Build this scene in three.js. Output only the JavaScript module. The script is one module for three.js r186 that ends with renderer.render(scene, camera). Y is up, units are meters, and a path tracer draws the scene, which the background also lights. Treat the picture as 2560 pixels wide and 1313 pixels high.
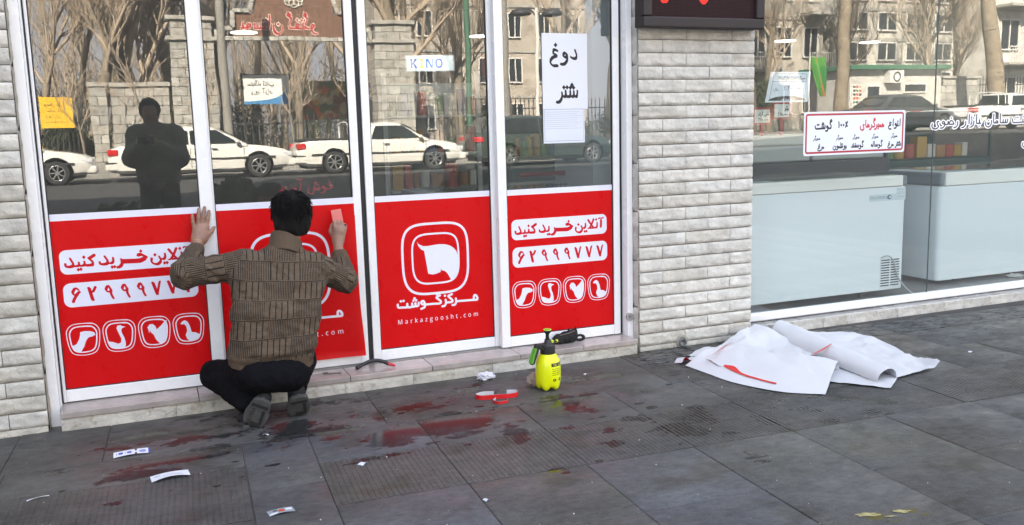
import * as THREE from 'three';
import { mergeGeometries, mergeVertices, toCreasedNormals } from 'three/addons/utils/BufferGeometryUtils.js';
import { RoundedBoxGeometry } from 'three/addons/geometries/RoundedBoxGeometry.js';
import { ImprovedNoise } from 'three/addons/math/ImprovedNoise.js';

// ---------------------------------------------------------------- camera, sky, sun, exposure
const scene = new THREE.Scene();
const camera = new THREE.PerspectiveCamera(32.82, 1024 / 525, 0.05, 900);
camera.position.set(0, 1.385, 4.8);
camera.rotation.set(THREE.MathUtils.degToRad(-8.55), THREE.MathUtils.degToRad(-22.12), THREE.MathUtils.degToRad(-1.49), 'YXZ');
const renderer = new THREE.WebGLRenderer({ antialias: true });
renderer.toneMapping = THREE.LinearToneMapping;
renderer.toneMappingExposure = 9.8;
renderer.shadowMap.enabled = true;
{
  const w = 64, h = 128, d = new Float32Array(w * h * 4), k = 0.3;
  for (let j = 0; j < h; j++) {
    const e = Math.max(0, Math.sin(((j + 0.5) / h - 0.5) * Math.PI)), t = Math.pow(1 - e, 3);
    const low = j < h / 2 ? 0.35 : 1;
    for (let i = 0; i < w; i++) {
      const o = (j * w + i) * 4;
      d[o] = k * low * (0.72 + 0.28 * t); d[o + 1] = k * low * (0.81 + 0.17 * t); d[o + 2] = k * low * (0.98 + 0.01 * t); d[o + 3] = 1;
    }
  }
  const t = new THREE.DataTexture(d, w, h, THREE.RGBAFormat, THREE.FloatType);
  t.mapping = THREE.EquirectangularReflectionMapping; t.magFilter = THREE.LinearFilter; t.needsUpdate = true;
  scene.background = t; scene.environment = t;
}
const sun = new THREE.DirectionalLight(new THREE.Color(1, 0.91, 0.77), 4.6);
sun.name = 'sun';
sun.position.set(-18, 42, -34); sun.target.position.set(8, 0, 14);
sun.castShadow = true; sun.shadow.radius = 1; sun.shadow.mapSize.set(4096, 4096);
Object.assign(sun.shadow.camera, { left: -60, right: 60, top: 60, bottom: -60, near: 1, far: 160 });
scene.add(sun, sun.target);

// ---------------------------------------------------------------- helpers
const rng = (s) => () => { s = (s + 0x6d2b79f5) | 0; let t = Math.imul(s ^ (s >>> 15), 1 | s); t = (t + Math.imul(t ^ (t >>> 7), 61 | t)) ^ t; return ((t ^ (t >>> 14)) >>> 0) / 4294967296; };
const R0 = rng(7), rr = (a, b, r = R0) => a + (b - a) * r();
const PN = new ImprovedNoise();
const noise = (x, y, z = 0.37) => PN.noise(x, y, z);
const fbm = (x, y, n = 4, z = 0.37) => { let s = 0, a = 0.5; for (let i = 0; i < n; i++) { s += a * PN.noise(x, y, z + i * 7.3); x *= 2.03; y *= 2.03; a *= 0.5; } return s; };
const clamp = THREE.MathUtils.clamp, lerp = THREE.MathUtils.lerp, sstep = (x, a, b) => THREE.MathUtils.smoothstep(x, a, b);
const V = (x, y, z) => new THREE.Vector3(x, y, z);
const taken = new Map();
const numbered = (n) => { const k = taken.get(n) || 0; taken.set(n, k + 1); return k ? `${n}_${String(k).padStart(3, '0')}` : n; };
function mesh(name, geo, mat, parent) {
  const m = new THREE.Mesh(geo, mat); m.name = parent ? name : numbered(name); m.castShadow = m.receiveShadow = true;
  (parent || scene).add(m); return m;
}
function tag(o, label, category, group) { o.userData.label = label; o.userData.category = category; if (group) o.userData.group = group; return o; }
function thing(name, label, category, group, at = [0, 0, 0], ry = 0) {
  const g = new THREE.Group(); g.name = numbered(name); g.position.set(...at); g.rotation.y = ry; scene.add(g); return tag(g, label, category, group);
}
function struct(name, label) { const g = new THREE.Group(); g.name = numbered(name); g.userData.kind = 'structure'; if (label) g.userData.label = label; scene.add(g); return g; }
const smesh = (name, geo, mat, label) => { const m = mesh(name, geo, mat); m.userData.kind = 'structure'; if (label) m.userData.label = label; return m; };
const lin = (r, g, b) => new THREE.Color().setRGB(r, g, b);
const mat = (c, rough = 0.6, o = {}) => new THREE.MeshStandardMaterial({ color: Array.isArray(c) ? lin(...c) : c, roughness: rough, ...o });
const phys = (c, rough = 0.6, o = {}) => new THREE.MeshPhysicalMaterial({ color: Array.isArray(c) ? lin(...c) : c, roughness: rough, ...o });
function clean(g) {
  g = g.index ? g.toNonIndexed() : g.clone();
  for (const k of Object.keys(g.attributes)) if (!['position', 'normal', 'uv'].includes(k)) g.deleteAttribute(k);
  if (!g.attributes.normal) g.computeVertexNormals();
  if (!g.attributes.uv) g.setAttribute('uv', new THREE.BufferAttribute(new Float32Array(g.attributes.position.count * 2), 2));
  g.morphAttributes = {}; return g;
}
const merge = (gs) => mergeGeometries(gs.map(clean));
// uv in metres, by the axis each face looks along
function uvm(g, s = 1, ou = 0, ov = 0) {
  g = g.index ? g.toNonIndexed() : g; const p = g.attributes.position, n = g.attributes.normal, uv = new Float32Array(p.count * 2);
  for (let i = 0; i < p.count; i += 3) {
    let ax = 0, ay = 0, az = 0; for (let k = 0; k < 3; k++) { ax += Math.abs(n.getX(i + k)); ay += Math.abs(n.getY(i + k)); az += Math.abs(n.getZ(i + k)); }
    for (let k = 0; k < 3; k++) {
      const x = p.getX(i + k), y = p.getY(i + k), z = p.getZ(i + k);
      const [u, v] = ay >= ax && ay >= az ? [x, z] : ax >= az ? [z, y] : [x, y];
      uv[(i + k) * 2] = u * s + ou; uv[(i + k) * 2 + 1] = v * s + ov;
    }
  }
  g.setAttribute('uv', new THREE.BufferAttribute(uv, 2)); return g;
}
const bx = (x0, x1, y0, y1, z0, z1) => uvm(new THREE.BoxGeometry(x1 - x0, y1 - y0, z1 - z0).translate((x0 + x1) / 2, (y0 + y1) / 2, (z0 + z1) / 2));
const rb = (x0, x1, y0, y1, z0, z1, r = 0.004, seg = 2) => uvm(new RoundedBoxGeometry(x1 - x0, y1 - y0, z1 - z0, seg, Math.min(r, (x1 - x0) / 2.01, (y1 - y0) / 2.01, (z1 - z0) / 2.01)).translate((x0 + x1) / 2, (y0 + y1) / 2, (z0 + z1) / 2));
function limb(a, b, r0, r1, n = 6, caps = false) {
  const d = b.clone().sub(a), L = d.length(), g = new THREE.CylinderGeometry(r1, r0, L, n, 1, !caps);
  g.translate(0, L / 2, 0); g.applyQuaternion(new THREE.Quaternion().setFromUnitVectors(V(0, 1, 0), d.normalize())); g.translate(a.x, a.y, a.z); return g;
}
const tube = (pts, r, seg = 24, n = 6) => new THREE.TubeGeometry(new THREE.CatmullRomCurve3(pts.map((p) => V(...p))), seg, r, n, false);
const cyl = (r0, r1, h, x, y, z, n = 20) => new THREE.CylinderGeometry(r1, r0, h, n).translate(x, y + h / 2, z);
const lathe = (pts, n = 32) => new THREE.LatheGeometry(pts.map(([x, y]) => new THREE.Vector2(x, y)), n);
function poly(pts, depth, bevel = 0) {
  const s = new THREE.Shape(pts.map(([x, y]) => new THREE.Vector2(x, y)));
  return new THREE.ExtrudeGeometry(s, { depth, bevelEnabled: bevel > 0, bevelSize: bevel, bevelThickness: bevel, bevelSegments: 1, curveSegments: 8 });
}
function quadSheet(fn, nu, nv) { // fn(u,v) -> Vector3; indexed sheet with uv
  const P = [], U = [], I = [];
  for (let j = 0; j <= nv; j++) for (let i = 0; i <= nu; i++) { const q = fn(i / nu, j / nv); P.push(q.x, q.y, q.z); U.push(i / nu, j / nv); }
  for (let j = 0; j < nv; j++) for (let i = 0; i < nu; i++) { const a = j * (nu + 1) + i, b = a + nu + 1; I.push(a, a + 1, b, b, a + 1, b + 1); }
  const g = new THREE.BufferGeometry(); g.setAttribute('position', new THREE.Float32BufferAttribute(P, 3)); g.setAttribute('uv', new THREE.Float32BufferAttribute(U, 2)); g.setIndex(I); g.computeVertexNormals(); return g;
}
// textures
function dtex(w, h, fn, srgb = true) { // fn(u,v)->[r,g,b] 0..1
  const d = new Uint8Array(w * h * 4);
  for (let j = 0; j < h; j++) for (let i = 0; i < w; i++) { const c = fn((i + 0.5) / w, (j + 0.5) / h, i, j), o = (j * w + i) * 4; d[o] = clamp(c[0], 0, 1) * 255; d[o + 1] = clamp(c[1], 0, 1) * 255; d[o + 2] = clamp(c[2], 0, 1) * 255; d[o + 3] = 255; }
  const t = new THREE.DataTexture(d, w, h); t.magFilter = THREE.LinearFilter; t.wrapS = t.wrapT = THREE.RepeatWrapping; if (srgb) t.colorSpace = THREE.SRGBColorSpace; t.needsUpdate = true; return t;
}
const rep = (t, s) => { const c = t.clone(); c.repeat.set(s, s); c.needsUpdate = true; return c; };
function canvasTex(w, h, draw, srgb = true) {
  const c = document.createElement('canvas'); c.width = w; c.height = h; draw(c.getContext('2d'), w, h);
  const t = new THREE.CanvasTexture(c); if (srgb) t.colorSpace = THREE.SRGBColorSpace; t.needsUpdate = true; return t;
}
// seamless noise on a torus-free cheap way: blend two shifted copies
const tn = (u, v, f, n = 4, z = 0.5) => { const a = fbm(u * f, v * f, n, z), b = fbm((u - 1) * f, v * f, n, z), c = fbm(u * f, (v - 1) * f, n, z), d = fbm((u - 1) * f, (v - 1) * f, n, z); return lerp(lerp(a, b, u), lerp(c, d, u), v); };
const grainR = rng(99);
const T = {};
T.grain = dtex(512, 512, (u, v) => { const n = tn(u, v, 9, 5) * 0.55 + (grainR() - 0.5) * 0.18; const g = 0.82 + n * 0.55; return [g, g, g]; });
T.fine = dtex(256, 256, (u, v) => { const g = 0.9 + tn(u, v, 6, 4) * 0.28 + (grainR() - 0.5) * 0.07; return [g, g, g]; });
T.chip = dtex(512, 512, (u, v) => { const n = tn(u, v, 14, 4, 2.2), m = Math.abs(tn(u, v, 7, 3, 5.1)); const g = 0.5 + n * 0.7 + (m < 0.03 ? -0.22 : 0) + (grainR() - 0.5) * 0.1; return [g, g, g]; }, false);
T.rough = dtex(256, 256, (u, v) => { const g = 0.72 + tn(u, v, 5, 4, 9.4) * 0.6; return [g, g, g]; }, false);
T.blot = dtex(512, 512, (u, v) => { const n = tn(u, v, 5, 5, 3.3), s = sstep(tn(u, v, 11, 4, 6.6), 0.05, 0.3); const g = 0.9 + n * 0.3 - s * 0.12 + (grainR() - 0.5) * 0.05; return [g, g * (1 - s * 0.03), g * (1 - s * 0.07)]; });

// ---------------------------------------------------------------- lettering (strokes drawn by hand; no font holds the script)
function spline(pts) { // Catmull-Rom through [x,y] points
  if (pts.length < 3) return pts; const out = [];
  for (let i = 0; i < pts.length - 1; i++) {
    const p0 = pts[Math.max(0, i - 1)], p1 = pts[i], p2 = pts[i + 1], p3 = pts[Math.min(pts.length - 1, i + 2)];
    for (let k = 0; k < 8; k++) { const t = k / 8, a = t * t, b = a * t; out.push([0, 1].map((c) => 0.5 * (2 * p1[c] + (p2[c] - p0[c]) * t + (2 * p0[c] - 5 * p1[c] + 4 * p2[c] - p3[c]) * a + (3 * p1[c] - p0[c] - 3 * p2[c] + p3[c]) * b))); }
  }
  out.push(pts[pts.length - 1]); return out;
}
// broad-nib stroke: nib of half-length w, held at angle a, plus a thin round pen
function nib(ctx, pts, w, a = 1.05, thin = 0.45, smooth = true) {
  const q = smooth ? spline(pts) : pts, dx = Math.cos(a) * w, dy = Math.sin(a) * w;
  ctx.lineCap = ctx.lineJoin = 'round'; ctx.lineWidth = w * 2 * thin;
  ctx.beginPath(); q.forEach((p, i) => (i ? ctx.lineTo(...p) : ctx.moveTo(...p))); ctx.stroke();
  for (let i = 0; i < q.length - 1; i++) { const [x, y] = q[i], [X, Y] = q[i + 1]; ctx.beginPath(); ctx.moveTo(x - dx, y - dy); ctx.lineTo(x + dx, y + dy); ctx.lineTo(X + dx, Y + dy); ctx.lineTo(X - dx, Y - dy); ctx.closePath(); ctx.fill(); ctx.lineWidth = 1; ctx.stroke(); }
  ctx.lineWidth = w * 2 * thin;
}
const dia = (ctx, x, y, r) => { ctx.beginPath(); ctx.moveTo(x - r, y); ctx.lineTo(x, y - r * 1.15); ctx.lineTo(x + r, y); ctx.lineTo(x, y + r * 1.15); ctx.closePath(); ctx.fill(); };
// a small joined alphabet, right to left; unit = tooth height; y up; strokes start at the pen's place x=0 and run to negative x
const DOT = { b: [[0, -0.55]], p: [[-0.22, -0.5], [0.22, -0.5], [0, -0.85]], t: [[-0.22, 1.15], [0.22, 1.15]], s3: [[-0.22, 1.1], [0.22, 1.1], [0, 1.45]], n: [[0, 1.2]], y: [[-0.22, -0.5], [0.22, -0.5]] };
function glyph(ch, jr, jl) { // -> {w, s: strokes, d: dots}
  const tooth = (d) => ({ w: 0.62, s: [[[0, 0], [-0.18, 0.02], [-0.3, 0.75], [-0.32, 0.05], [-0.62, 0]]], d: d.map(([x, y]) => [x - 0.3, y]) });
  const boat = (d) => ({ w: 2.1, s: [[...(jr ? [[0, 0]] : [[-0.05, 0.75], [-0.12, 0.1]]), [-0.5, -0.04], [-1.4, -0.06], [-1.85, 0.05], [-2, 0.7]]], d: d.map(([x, y]) => [x - 1, y - (y < 0 ? 0.1 : 0.15)]) });
  const bowl = (d, x0 = 0) => ({ s: [[[x0, 0.55], [x0 - 0.02, -0.2], [x0 - 0.35, -0.72], [x0 - 0.85, -0.75], [x0 - 1.2, -0.3], [x0 - 1.18, 0.3]]], d });
  const loop = (x, y, r) => [[x + r, y], [x, y + r], [x - r, y], [x, y - r], [x + r, y], [x, y + r]];
  switch (ch) {
    case 'ا': return { w: jr ? 0.45 : 0.5, s: [jr ? [[0, 0], [-0.22, 0.05], [-0.3, 0.6], [-0.3, 1.85]] : [[-0.2, 1.85], [-0.22, 0]]], d: [] };
    case 'آ': return { w: 0.9, s: [[[-0.4, 1.6], [-0.42, 0]], [[0, 2.05], [-0.3, 2.2], [-0.5, 2.0], [-0.85, 2.1]]], d: [] };
    case 'ب': return jl ? tooth(DOT.b) : boat(DOT.b);
    case 'پ': return jl ? tooth(DOT.p) : boat(DOT.p);
    case 'ت': return jl ? tooth(DOT.t) : boat(DOT.t);
    case 'ن': return jl ? tooth(DOT.n) : { w: 1.45, ...bowl([[-0.7, 0.55]], jr ? -0.12 : -0.1), ...(jr ? {} : {}) };
    case 'ی': return jl ? tooth(DOT.y) : { w: 1.7, s: [[...(jr ? [[0, 0]] : [[-0.15, 0.6], [-0.5, 0.55]]), [-0.45, 0.05], [-0.2, -0.35], [-0.6, -0.8], [-1.3, -0.7], [-1.55, -0.2], [-1.45, 0.2]]], d: [] };
    case 'ر': case 'ز': return { w: 0.75, s: [[...(jr ? [[0, 0], [-0.15, 0.25]] : []), [-0.18, 0.5], [-0.2, -0.1], [-0.5, -0.6], [-0.95, -0.72]]], d: ch === 'ز' ? [[-0.25, 1.05]] : [] };
    case 'د': return { w: 0.95, s: [[...(jr ? [[0, 0], [-0.15, 0.5]] : []), [-0.3, 0.95], [-0.1, 0.35], [-0.2, 0], [-0.6, -0.02], [-0.85, 0.15]]], d: [] };
    case 'و': return { w: 0.95, s: [loop(-0.4, 0.35, 0.26), [[-0.14, 0.35], [-0.14, -0.2], [-0.5, -0.65], [-1, -0.7]]], d: [] };
    case 'س': case 'ش': { const d = ch === 'ش' ? DOT.s3.map(([x, y]) => [x - 0.75, y]) : []; const s = [[[0, 0.7], [-0.08, 0.05], [-0.42, 0.05], [-0.5, 0.65], [-0.54, 0.05], [-0.92, 0.05], [-1, 0.7], [-1.04, 0.05], [-1.35, 0]]]; if (jl) return { w: 1.35, s, d }; const b = bowl([], -1.05); return { w: 2.35, s: [...s, ...b.s], d }; }
    case 'ص': case 'ض': return { w: 1.75, s: [[[0, 0], [-0.15, 0.45], [-0.55, 0.75], [-0.85, 0.5], [-0.95, 0.05], [-0.3, 0], [0, 0.05]], [[-0.95, 0], [-1.2, 0.6], [-1.25, 0.03], [-1.75, 0]]], d: ch === 'ض' ? [[-0.55, 1.25]] : [] };
    case 'ع': case 'غ': { const d = ch === 'غ' ? [[-0.45, 1.5]] : []; if (jl) return { w: 1, s: [[[-0.1, 0.85], [-0.55, 0.9], [-0.65, 0.5], [-0.2, 0.15], [-1, 0]]], d }; return { w: 1.35, s: [[...(jr ? [[0, 0], [-0.5, 0.2], [-0.8, 0.6], [-0.4, 0.75], [-0.55, 0.2]] : [[-0.2, 0.85], [-0.65, 0.95], [-0.75, 0.55], [-0.3, 0.3]]), [-0.85, 0.05], [-1.15, -0.4], [-0.85, -0.85], [-0.2, -0.85]]], d }; }
    case 'خ': return { w: 1.3, s: [[[-0.9, 0.95], [-0.5, 0.9], [0, 0.45], [-0.4, 0.1], [-1.3, 0]]], d: [[-0.5, 1.45]] };
    case 'ف': case 'ق': { const d = ch === 'ف' ? [[-0.35, 1.25]] : DOT.t.map(([x, y]) => [x - 0.35, y + 0.15]); return { w: 0.85, s: [loop(-0.35, 0.45, 0.24), [[-0.1, 0.4], [-0.2, 0.05], [-0.85, 0]], ...(jr ? [[[0, 0], [-0.3, 0]]] : [])], d }; }
    case 'ک': case 'گ': { const s = [[[0.25, 1.95], [-0.4, 1.4], [-0.05, 0.75], [0, 0.2], [-0.25, 0.02], [-0.85, 0]]]; if (ch === 'گ') s.push([[0.1, 2.3], [-0.35, 1.95]]); return { w: 0.85, s, d: [] }; }
    case 'ل': if (jl) return { w: 0.55, s: [[...(jr ? [[0, 0], [-0.15, 0.05]] : []), [-0.2, 1.85], [-0.22, 0.08], [-0.55, 0]]], d: [] }; return { w: 1.5, s: [[...(jr ? [[0, 0]] : []), [-0.1, 1.8], [-0.14, 0], [-0.4, -0.6], [-0.95, -0.6], [-1.3, -0.1], [-1.25, 0.3]]], d: [] };
    case 'م': return jl ? { w: 0.75, s: [loop(-0.32, 0.2, 0.24), [[-0.1, 0], [-0.75, 0]]], d: [] } : { w: 0.8, s: [loop(-0.32, 0.2, 0.24), [[-0.5, 0.1], [-0.62, -0.8]]], d: [] };
    case 'ه': return jl ? { w: 1, s: [[[0, 0], [-0.3, 0.6], [-0.7, 0.35], [-0.3, 0.05], [-0.1, 0.3], [-0.6, 0.7]], [[-0.2, 0], [-1, 0]]], d: [] } : { w: 0.75, s: [[[0, 0], [-0.2, 0.6], [-0.6, 0.5], [-0.5, 0.05], [-0.1, 0.1]]], d: [] };
    case '۰': return { w: 0.6, s: [loop(-0.3, 0.6, 0.12)], d: [] };
    case '۱': return { w: 0.6, s: [[[-0.4, 1.5], [-0.25, 1.1], [-0.25, 0]]], d: [] };
    case '۲': return { w: 0.8, s: [[[-0.65, 1.5], [-0.5, 1.1], [-0.5, 0]], [[-0.55, 1.2], [-0.3, 1.15], [-0.15, 1.5]]], d: [] };
    case '۷': return { w: 0.9, s: [[[-0.75, 1.5], [-0.45, 0]], [[-0.45, 0], [-0.12, 1.5]]], d: [] };
    case '۴': return { w: 0.8, s: [[[-0.6, 1.5], [-0.45, 1], [-0.45, 0]], [[-0.1, 1.4], [-0.4, 1.2], [-0.15, 0.95], [-0.45, 0.95]]], d: [] };
    case '۵': return { w: 0.8, s: [[[-0.4, 1.4], [-0.7, 0.5], [-0.5, 0.2], [-0.4, 0.5], [-0.25, 0.2], [-0.1, 0.5], [-0.4, 1.4]]], d: [] };
    case '٪': return { w: 0.9, s: [[[-0.1, 1.5], [-0.75, 0]]], d: [[-0.65, 1.2], [-0.2, 0.3]] };
    case '.': return { w: 0.4, s: [], d: [[-0.2, 0.1]] };
    default: return { w: 0.8, s: [], d: [] };
  }
}
const NOLEFT = 'اآدرزوژ ۰۱۲۴۵۷.٪';
function persian(ctx, text, xr, yb, u, w, opt = {}) { // right edge xr, baseline yb, unit u px
  let x = xr; const L = [...text], digits = /[۰-۹.٪]/;
  // digit runs read left to right: reverse each run before laying out right to left
  const seq = []; for (let i = 0; i < L.length; i++) { if (digits.test(L[i])) { let j = i; while (j < L.length && digits.test(L[j])) j++; seq.push(...L.slice(i, j).reverse()); i = j - 1; } else seq.push(L[i]); }
  seq.forEach((c, i) => {
    const jr = i > 0 && !NOLEFT.includes(seq[i - 1]), jl = i < seq.length - 1 && seq[i + 1] !== ' ' && !digits.test(seq[i + 1]) && !NOLEFT.includes(c);
    if (c === ' ') { x -= 0.7 * u; return; }
    const g = glyph(c, jr, jl);
    for (const s of g.s) nib(ctx, s.map(([a, b]) => [x + a * u, yb - b * u]), w, opt.a ?? 1.2, opt.thin ?? 0.7);
    for (const [a, b] of g.d) dia(ctx, x + a * u, yb - b * u, w * 1.25);
    x -= (g.w + (jl ? 0 : 0.22)) * u;
  });
  return x;
}
// ---------------------------------------------------------------- the printed films
const FW = 1024, FH = 1284, RED = '#c91216', WHITE = '#dfe1f0';
const stroke = (x, pts, w) => { x.lineWidth = w; x.lineCap = x.lineJoin = 'round'; const q = spline(pts); x.beginPath(); q.forEach((p, i) => (i ? x.lineTo(...p) : x.moveTo(...p))); x.stroke(); };
const fillPoly = (x, pts, smooth = false) => { const q = smooth ? spline([...pts, pts[0]]) : pts; x.beginPath(); q.forEach((p, i) => (i ? x.lineTo(...p) : x.moveTo(...p))); x.closePath(); x.fill(); };
const pill = (x, a, b, w, h, r) => { x.beginPath(); x.roundRect(a, b, w, h, r); x.fill(); };
function filmBase(x) { x.fillStyle = WHITE; x.fillRect(0, 0, FW, FH); x.fillStyle = RED; x.fillRect(0, 49, FW, FH - 49); }
const filmText = canvasTex(FW, FH, (x) => {
  filmBase(x); x.fillStyle = WHITE; pill(x, 36, 262, 930, 178, 48); pill(x, 40, 505, 930, 178, 52);
  // first line: traced strokes
  const m = ([a, b]) => [36 + ((a - 85) / 1970) * 930, 262 + ((b + 0.0795 * (a - 85) - 228) / 437) * 178];
  x.fillStyle = x.strokeStyle = '#c41a26';
  const n = (pts, w = 9.5, ang = 1.0, thin = 0.6) => nib(x, pts.map(m), w, ang, thin), dd = (a, b) => dia(x, ...m([a, b]), 12.5);
  n([[1936, 200], [1934, 300], [1928, 372]], 10, 0.2); n([[1880, 185], [1908, 165], [1945, 172], [1988, 150]], 6);
  n([[1852, 268], [1850, 340], [1830, 378], [1770, 385]], 10, 0.8); dd(1832, 198);
  n([[1662, 210], [1700, 280], [1765, 372]], 12, 0.2); n([[1780, 185], [1740, 290], [1692, 385], [1655, 405]], 9, 0.3); n([[1690, 395], [1790, 385]], 8);
  n([[1604, 290], [1600, 360], [1570, 395], [1530, 380]], 10, 0.8); dd(1586, 466); dd(1624, 461);
  n([[1512, 345], [1535, 420], [1490, 482], [1430, 480], [1392, 430], [1405, 380]], 11, 1.0); dd(1452, 314);
  n([[1198, 320], [1250, 305], [1328, 352]], 13, 1.2); n([[1318, 362], [1240, 412], [1180, 422], [960, 430]], 17, 1.45, 0.5); dd(1250, 243);
  n([[955, 390], [968, 450], [940, 515], [890, 543]], 12, 0.7); 
  n([[842, 360], [838, 430], [812, 460], [770, 462]], 10, 0.8); dd(817, 531); dd(852, 526);
  n([[722, 335], [760, 420], [748, 465], [690, 480], [650, 470], [648, 440]], 12, 0.9);
  n([[585, 305], [498, 372]], 11, 1.0); n([[492, 365], [545, 430], [536, 485], [440, 495]], 12, 1.0);
  n([[432, 425], [428, 480], [400, 500], [352, 503]], 10, 0.8); dd(428, 347); n([[352, 440], [348, 495], [300, 510], [260, 505]], 10, 0.8); dd(336, 571); dd(372, 563);
  n([[236, 372], [272, 470], [255, 510], [190, 522], [162, 500], [166, 470]], 12, 0.9);
  // the number
  const dg = (cx, cy, k) => { const q = (pts, w = 13, a = 0.35, t = 0.5) => nib(x, pts.map(([p, r]) => [cx + p * 58, cy + r * 110]), w, a, t, false), qs = (pts, w = 10, a = 0.5, t = 0.6) => nib(x, pts.map(([p, r]) => [cx + p * 58, cy + r * 110]), w, a, t);
    if (k === 7) { q([[-0.42, -0.42], [0.02, 0.42]]); q([[0.02, 0.42], [0.42, -0.45]], 11, 2.6); }
    if (k === 9) { qs([[0.28, -0.1], [0, -0.44], [-0.3, -0.2], [-0.05, -0.03], [0.25, -0.08]]); qs([[0.28, -0.2], [0.25, 0.1], [0.48, 0.45]], 9, 0.3); }
    if (k === 2) { q([[-0.35, -0.42], [-0.02, 0.45]], 13); qs([[-0.3, -0.2], [0.05, -0.12], [0.42, -0.45]], 9); }
    if (k === 6) { qs([[0.35, -0.32], [0, -0.45], [-0.35, -0.15], [-0.05, 0], [0.45, -0.2]], 10); qs([[0.2, -0.05], [-0.15, 0.2], [-0.4, 0.48]], 10); } };
  [6, 2, 9, 9, 9, 7, 7, 7].forEach((k, i) => dg(122 + i * 110.5, 594, k));
  // four badges
  const badge = (i, pts, dx = 0) => {
    const X = 30 + i * 245, Y = 806, f = ([a, b]) => [X + a * 2.28, Y + b * 2.42];
    x.strokeStyle = WHITE; const ring = (k, w) => { const o = [[0.5, 0], [0.82, 0.03], [0.98, 0.2], [0.99, 0.45], [0.93, 0.78], [0.8, 0.95], [0.5, 1], [0.2, 0.95], [0.07, 0.78], [0.01, 0.45], [0.02, 0.2], [0.18, 0.03]].map(([a, b]) => f([50 + (a - 0.5) * k, 50 + (b - 0.5) * k])); x.lineWidth = w; const q = spline([...o, o[0], o[1]]); x.beginPath(); q.forEach((p, j) => (j ? x.lineTo(...p) : x.moveTo(...p))); x.stroke(); };
    ring(98, 6); ring(80, 9); x.fillStyle = WHITE; fillPoly(x, pts.map(f));
  };
  badge(0, [[42, 27], [55, 25], [72, 27], [83, 32], [86, 40], [76, 44], [64, 46], [57, 55], [50, 72], [42, 84], [36, 91], [26, 88], [18, 76], [14, 68], [28, 63], [36, 50], [40, 38]]);
  badge(1, [[42, 26], [46, 18], [54, 17], [60, 21], [70, 24], [60, 27], [56, 33], [57, 42], [63, 56], [66, 70], [66, 82], [62, 90], [40, 91], [22, 84], [13, 64], [28, 68], [44, 75], [52, 72], [54, 60], [48, 44]]);
  badge(2, [[28, 34], [36, 24], [46, 24], [54, 32], [56, 42], [70, 32], [84, 18], [89, 15], [89, 40], [86, 62], [82, 80], [68, 90], [60, 84], [52, 74], [46, 58], [38, 50], [35, 42], [33, 52], [31, 44], [30, 37]]);
  badge(3, [[24, 32], [32, 24], [40, 22], [48, 28], [54, 42], [58, 62], [70, 64], [84, 72], [80, 84], [68, 90], [52, 91], [42, 82], [38, 70], [44, 56], [42, 42], [36, 34], [30, 35]]);
});
const filmLogo = canvasTex(FW, FH, (x) => {
  filmBase(x); x.fillStyle = x.strokeStyle = WHITE;
  const ring = (cx, cy, hw, hh, w) => { const o = []; for (let i = 0; i <= 72; i++) { const a = (i / 72) * Math.PI * 2, c = Math.cos(a), s = Math.sin(a), e = 0.5; o.push([cx + hw * Math.sign(c) * Math.abs(c) ** e * (s > 0 ? 1 - 0.06 * s : 1), cy + hh * Math.sign(s) * Math.abs(s) ** e]); } x.lineWidth = w; x.lineJoin = 'round'; x.beginPath(); o.forEach((p, j) => (j ? x.lineTo(...p) : x.moveTo(...p))); x.closePath(); x.stroke(); };
  ring(512, 553, 293, 300, 21); ring(512, 553, 207, 213, 16);
  const m = ([a, b]) => [512 + (a - 635) * 0.536, 553 + (b + 0.08 * (a - 635) - 662) * 0.54];
  fillPoly(x, [[335, 395], [362, 440], [440, 470], [520, 465], [610, 448], [700, 435], [800, 435], [880, 455], [940, 490], [985, 540], [1012, 620], [1024, 720], [1015, 850], [985, 930], [930, 985], [880, 1000], [850, 950], [820, 900], [785, 865], [722, 850], [715, 812], [708, 878], [640, 905], [570, 920], [500, 905], [490, 840], [470, 700], [445, 540], [400, 525], [355, 470]].map(m));
  const q = ([a, b]) => [150 + ((a - 130) / 2240) * 738, 937 + (b + 0.105 * (a - 1250) - 420) * 0.33];
  const s = (pts, w = 19) => stroke(x, pts.map(q), w), dt = (a, b) => { const [X, Y] = q([a, b]); x.beginPath(); x.arc(X, Y, 11, 0, 7); x.fill(); };
  s([[2240, 325], [2255, 225], [2305, 215], [2345, 270], [2335, 330], [2240, 340]]); s([[2300, 335], [2050, 355], [1760, 380]]);
  s([[1740, 305], [1745, 400], [1705, 470], [1640, 482]]); s([[1635, 192], [1540, 238], [1560, 275], [1640, 350], [1625, 398], [1480, 415]]);
  s([[1458, 345], [1462, 430], [1425, 500], [1362, 518]]); dt(1442, 236);
  s([[1308, 228], [1212, 280], [1230, 310], [1322, 385], [1290, 440], [1100, 455], [890, 475]]); s([[1288, 182], [1212, 218]], 13);
  s([[880, 430], [850, 385], [800, 395], [790, 440], [830, 470], [880, 460], [875, 540], [785, 588]]);
  s([[720, 425], [708, 500], [640, 515], [632, 440], [625, 515], [550, 525], [542, 450], [535, 530], [420, 545], [412, 460], [405, 545], [280, 556], [190, 560], [160, 535], [160, 482]]);
  dt(612, 316); dt(582, 374); dt(654, 364); dt(245, 394); dt(316, 385);
  x.font = '52px sans-serif'; const t = 'Markazgoosht.com'; let w = 0; for (const c of t) w += x.measureText(c).width; const gap = (732 - w) / (t.length - 1); let p = 152;
  for (const c of t) { x.fillText(c, p, 1090); p += x.measureText(c).width + gap; }
});
const filmRough = 0.34;
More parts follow.
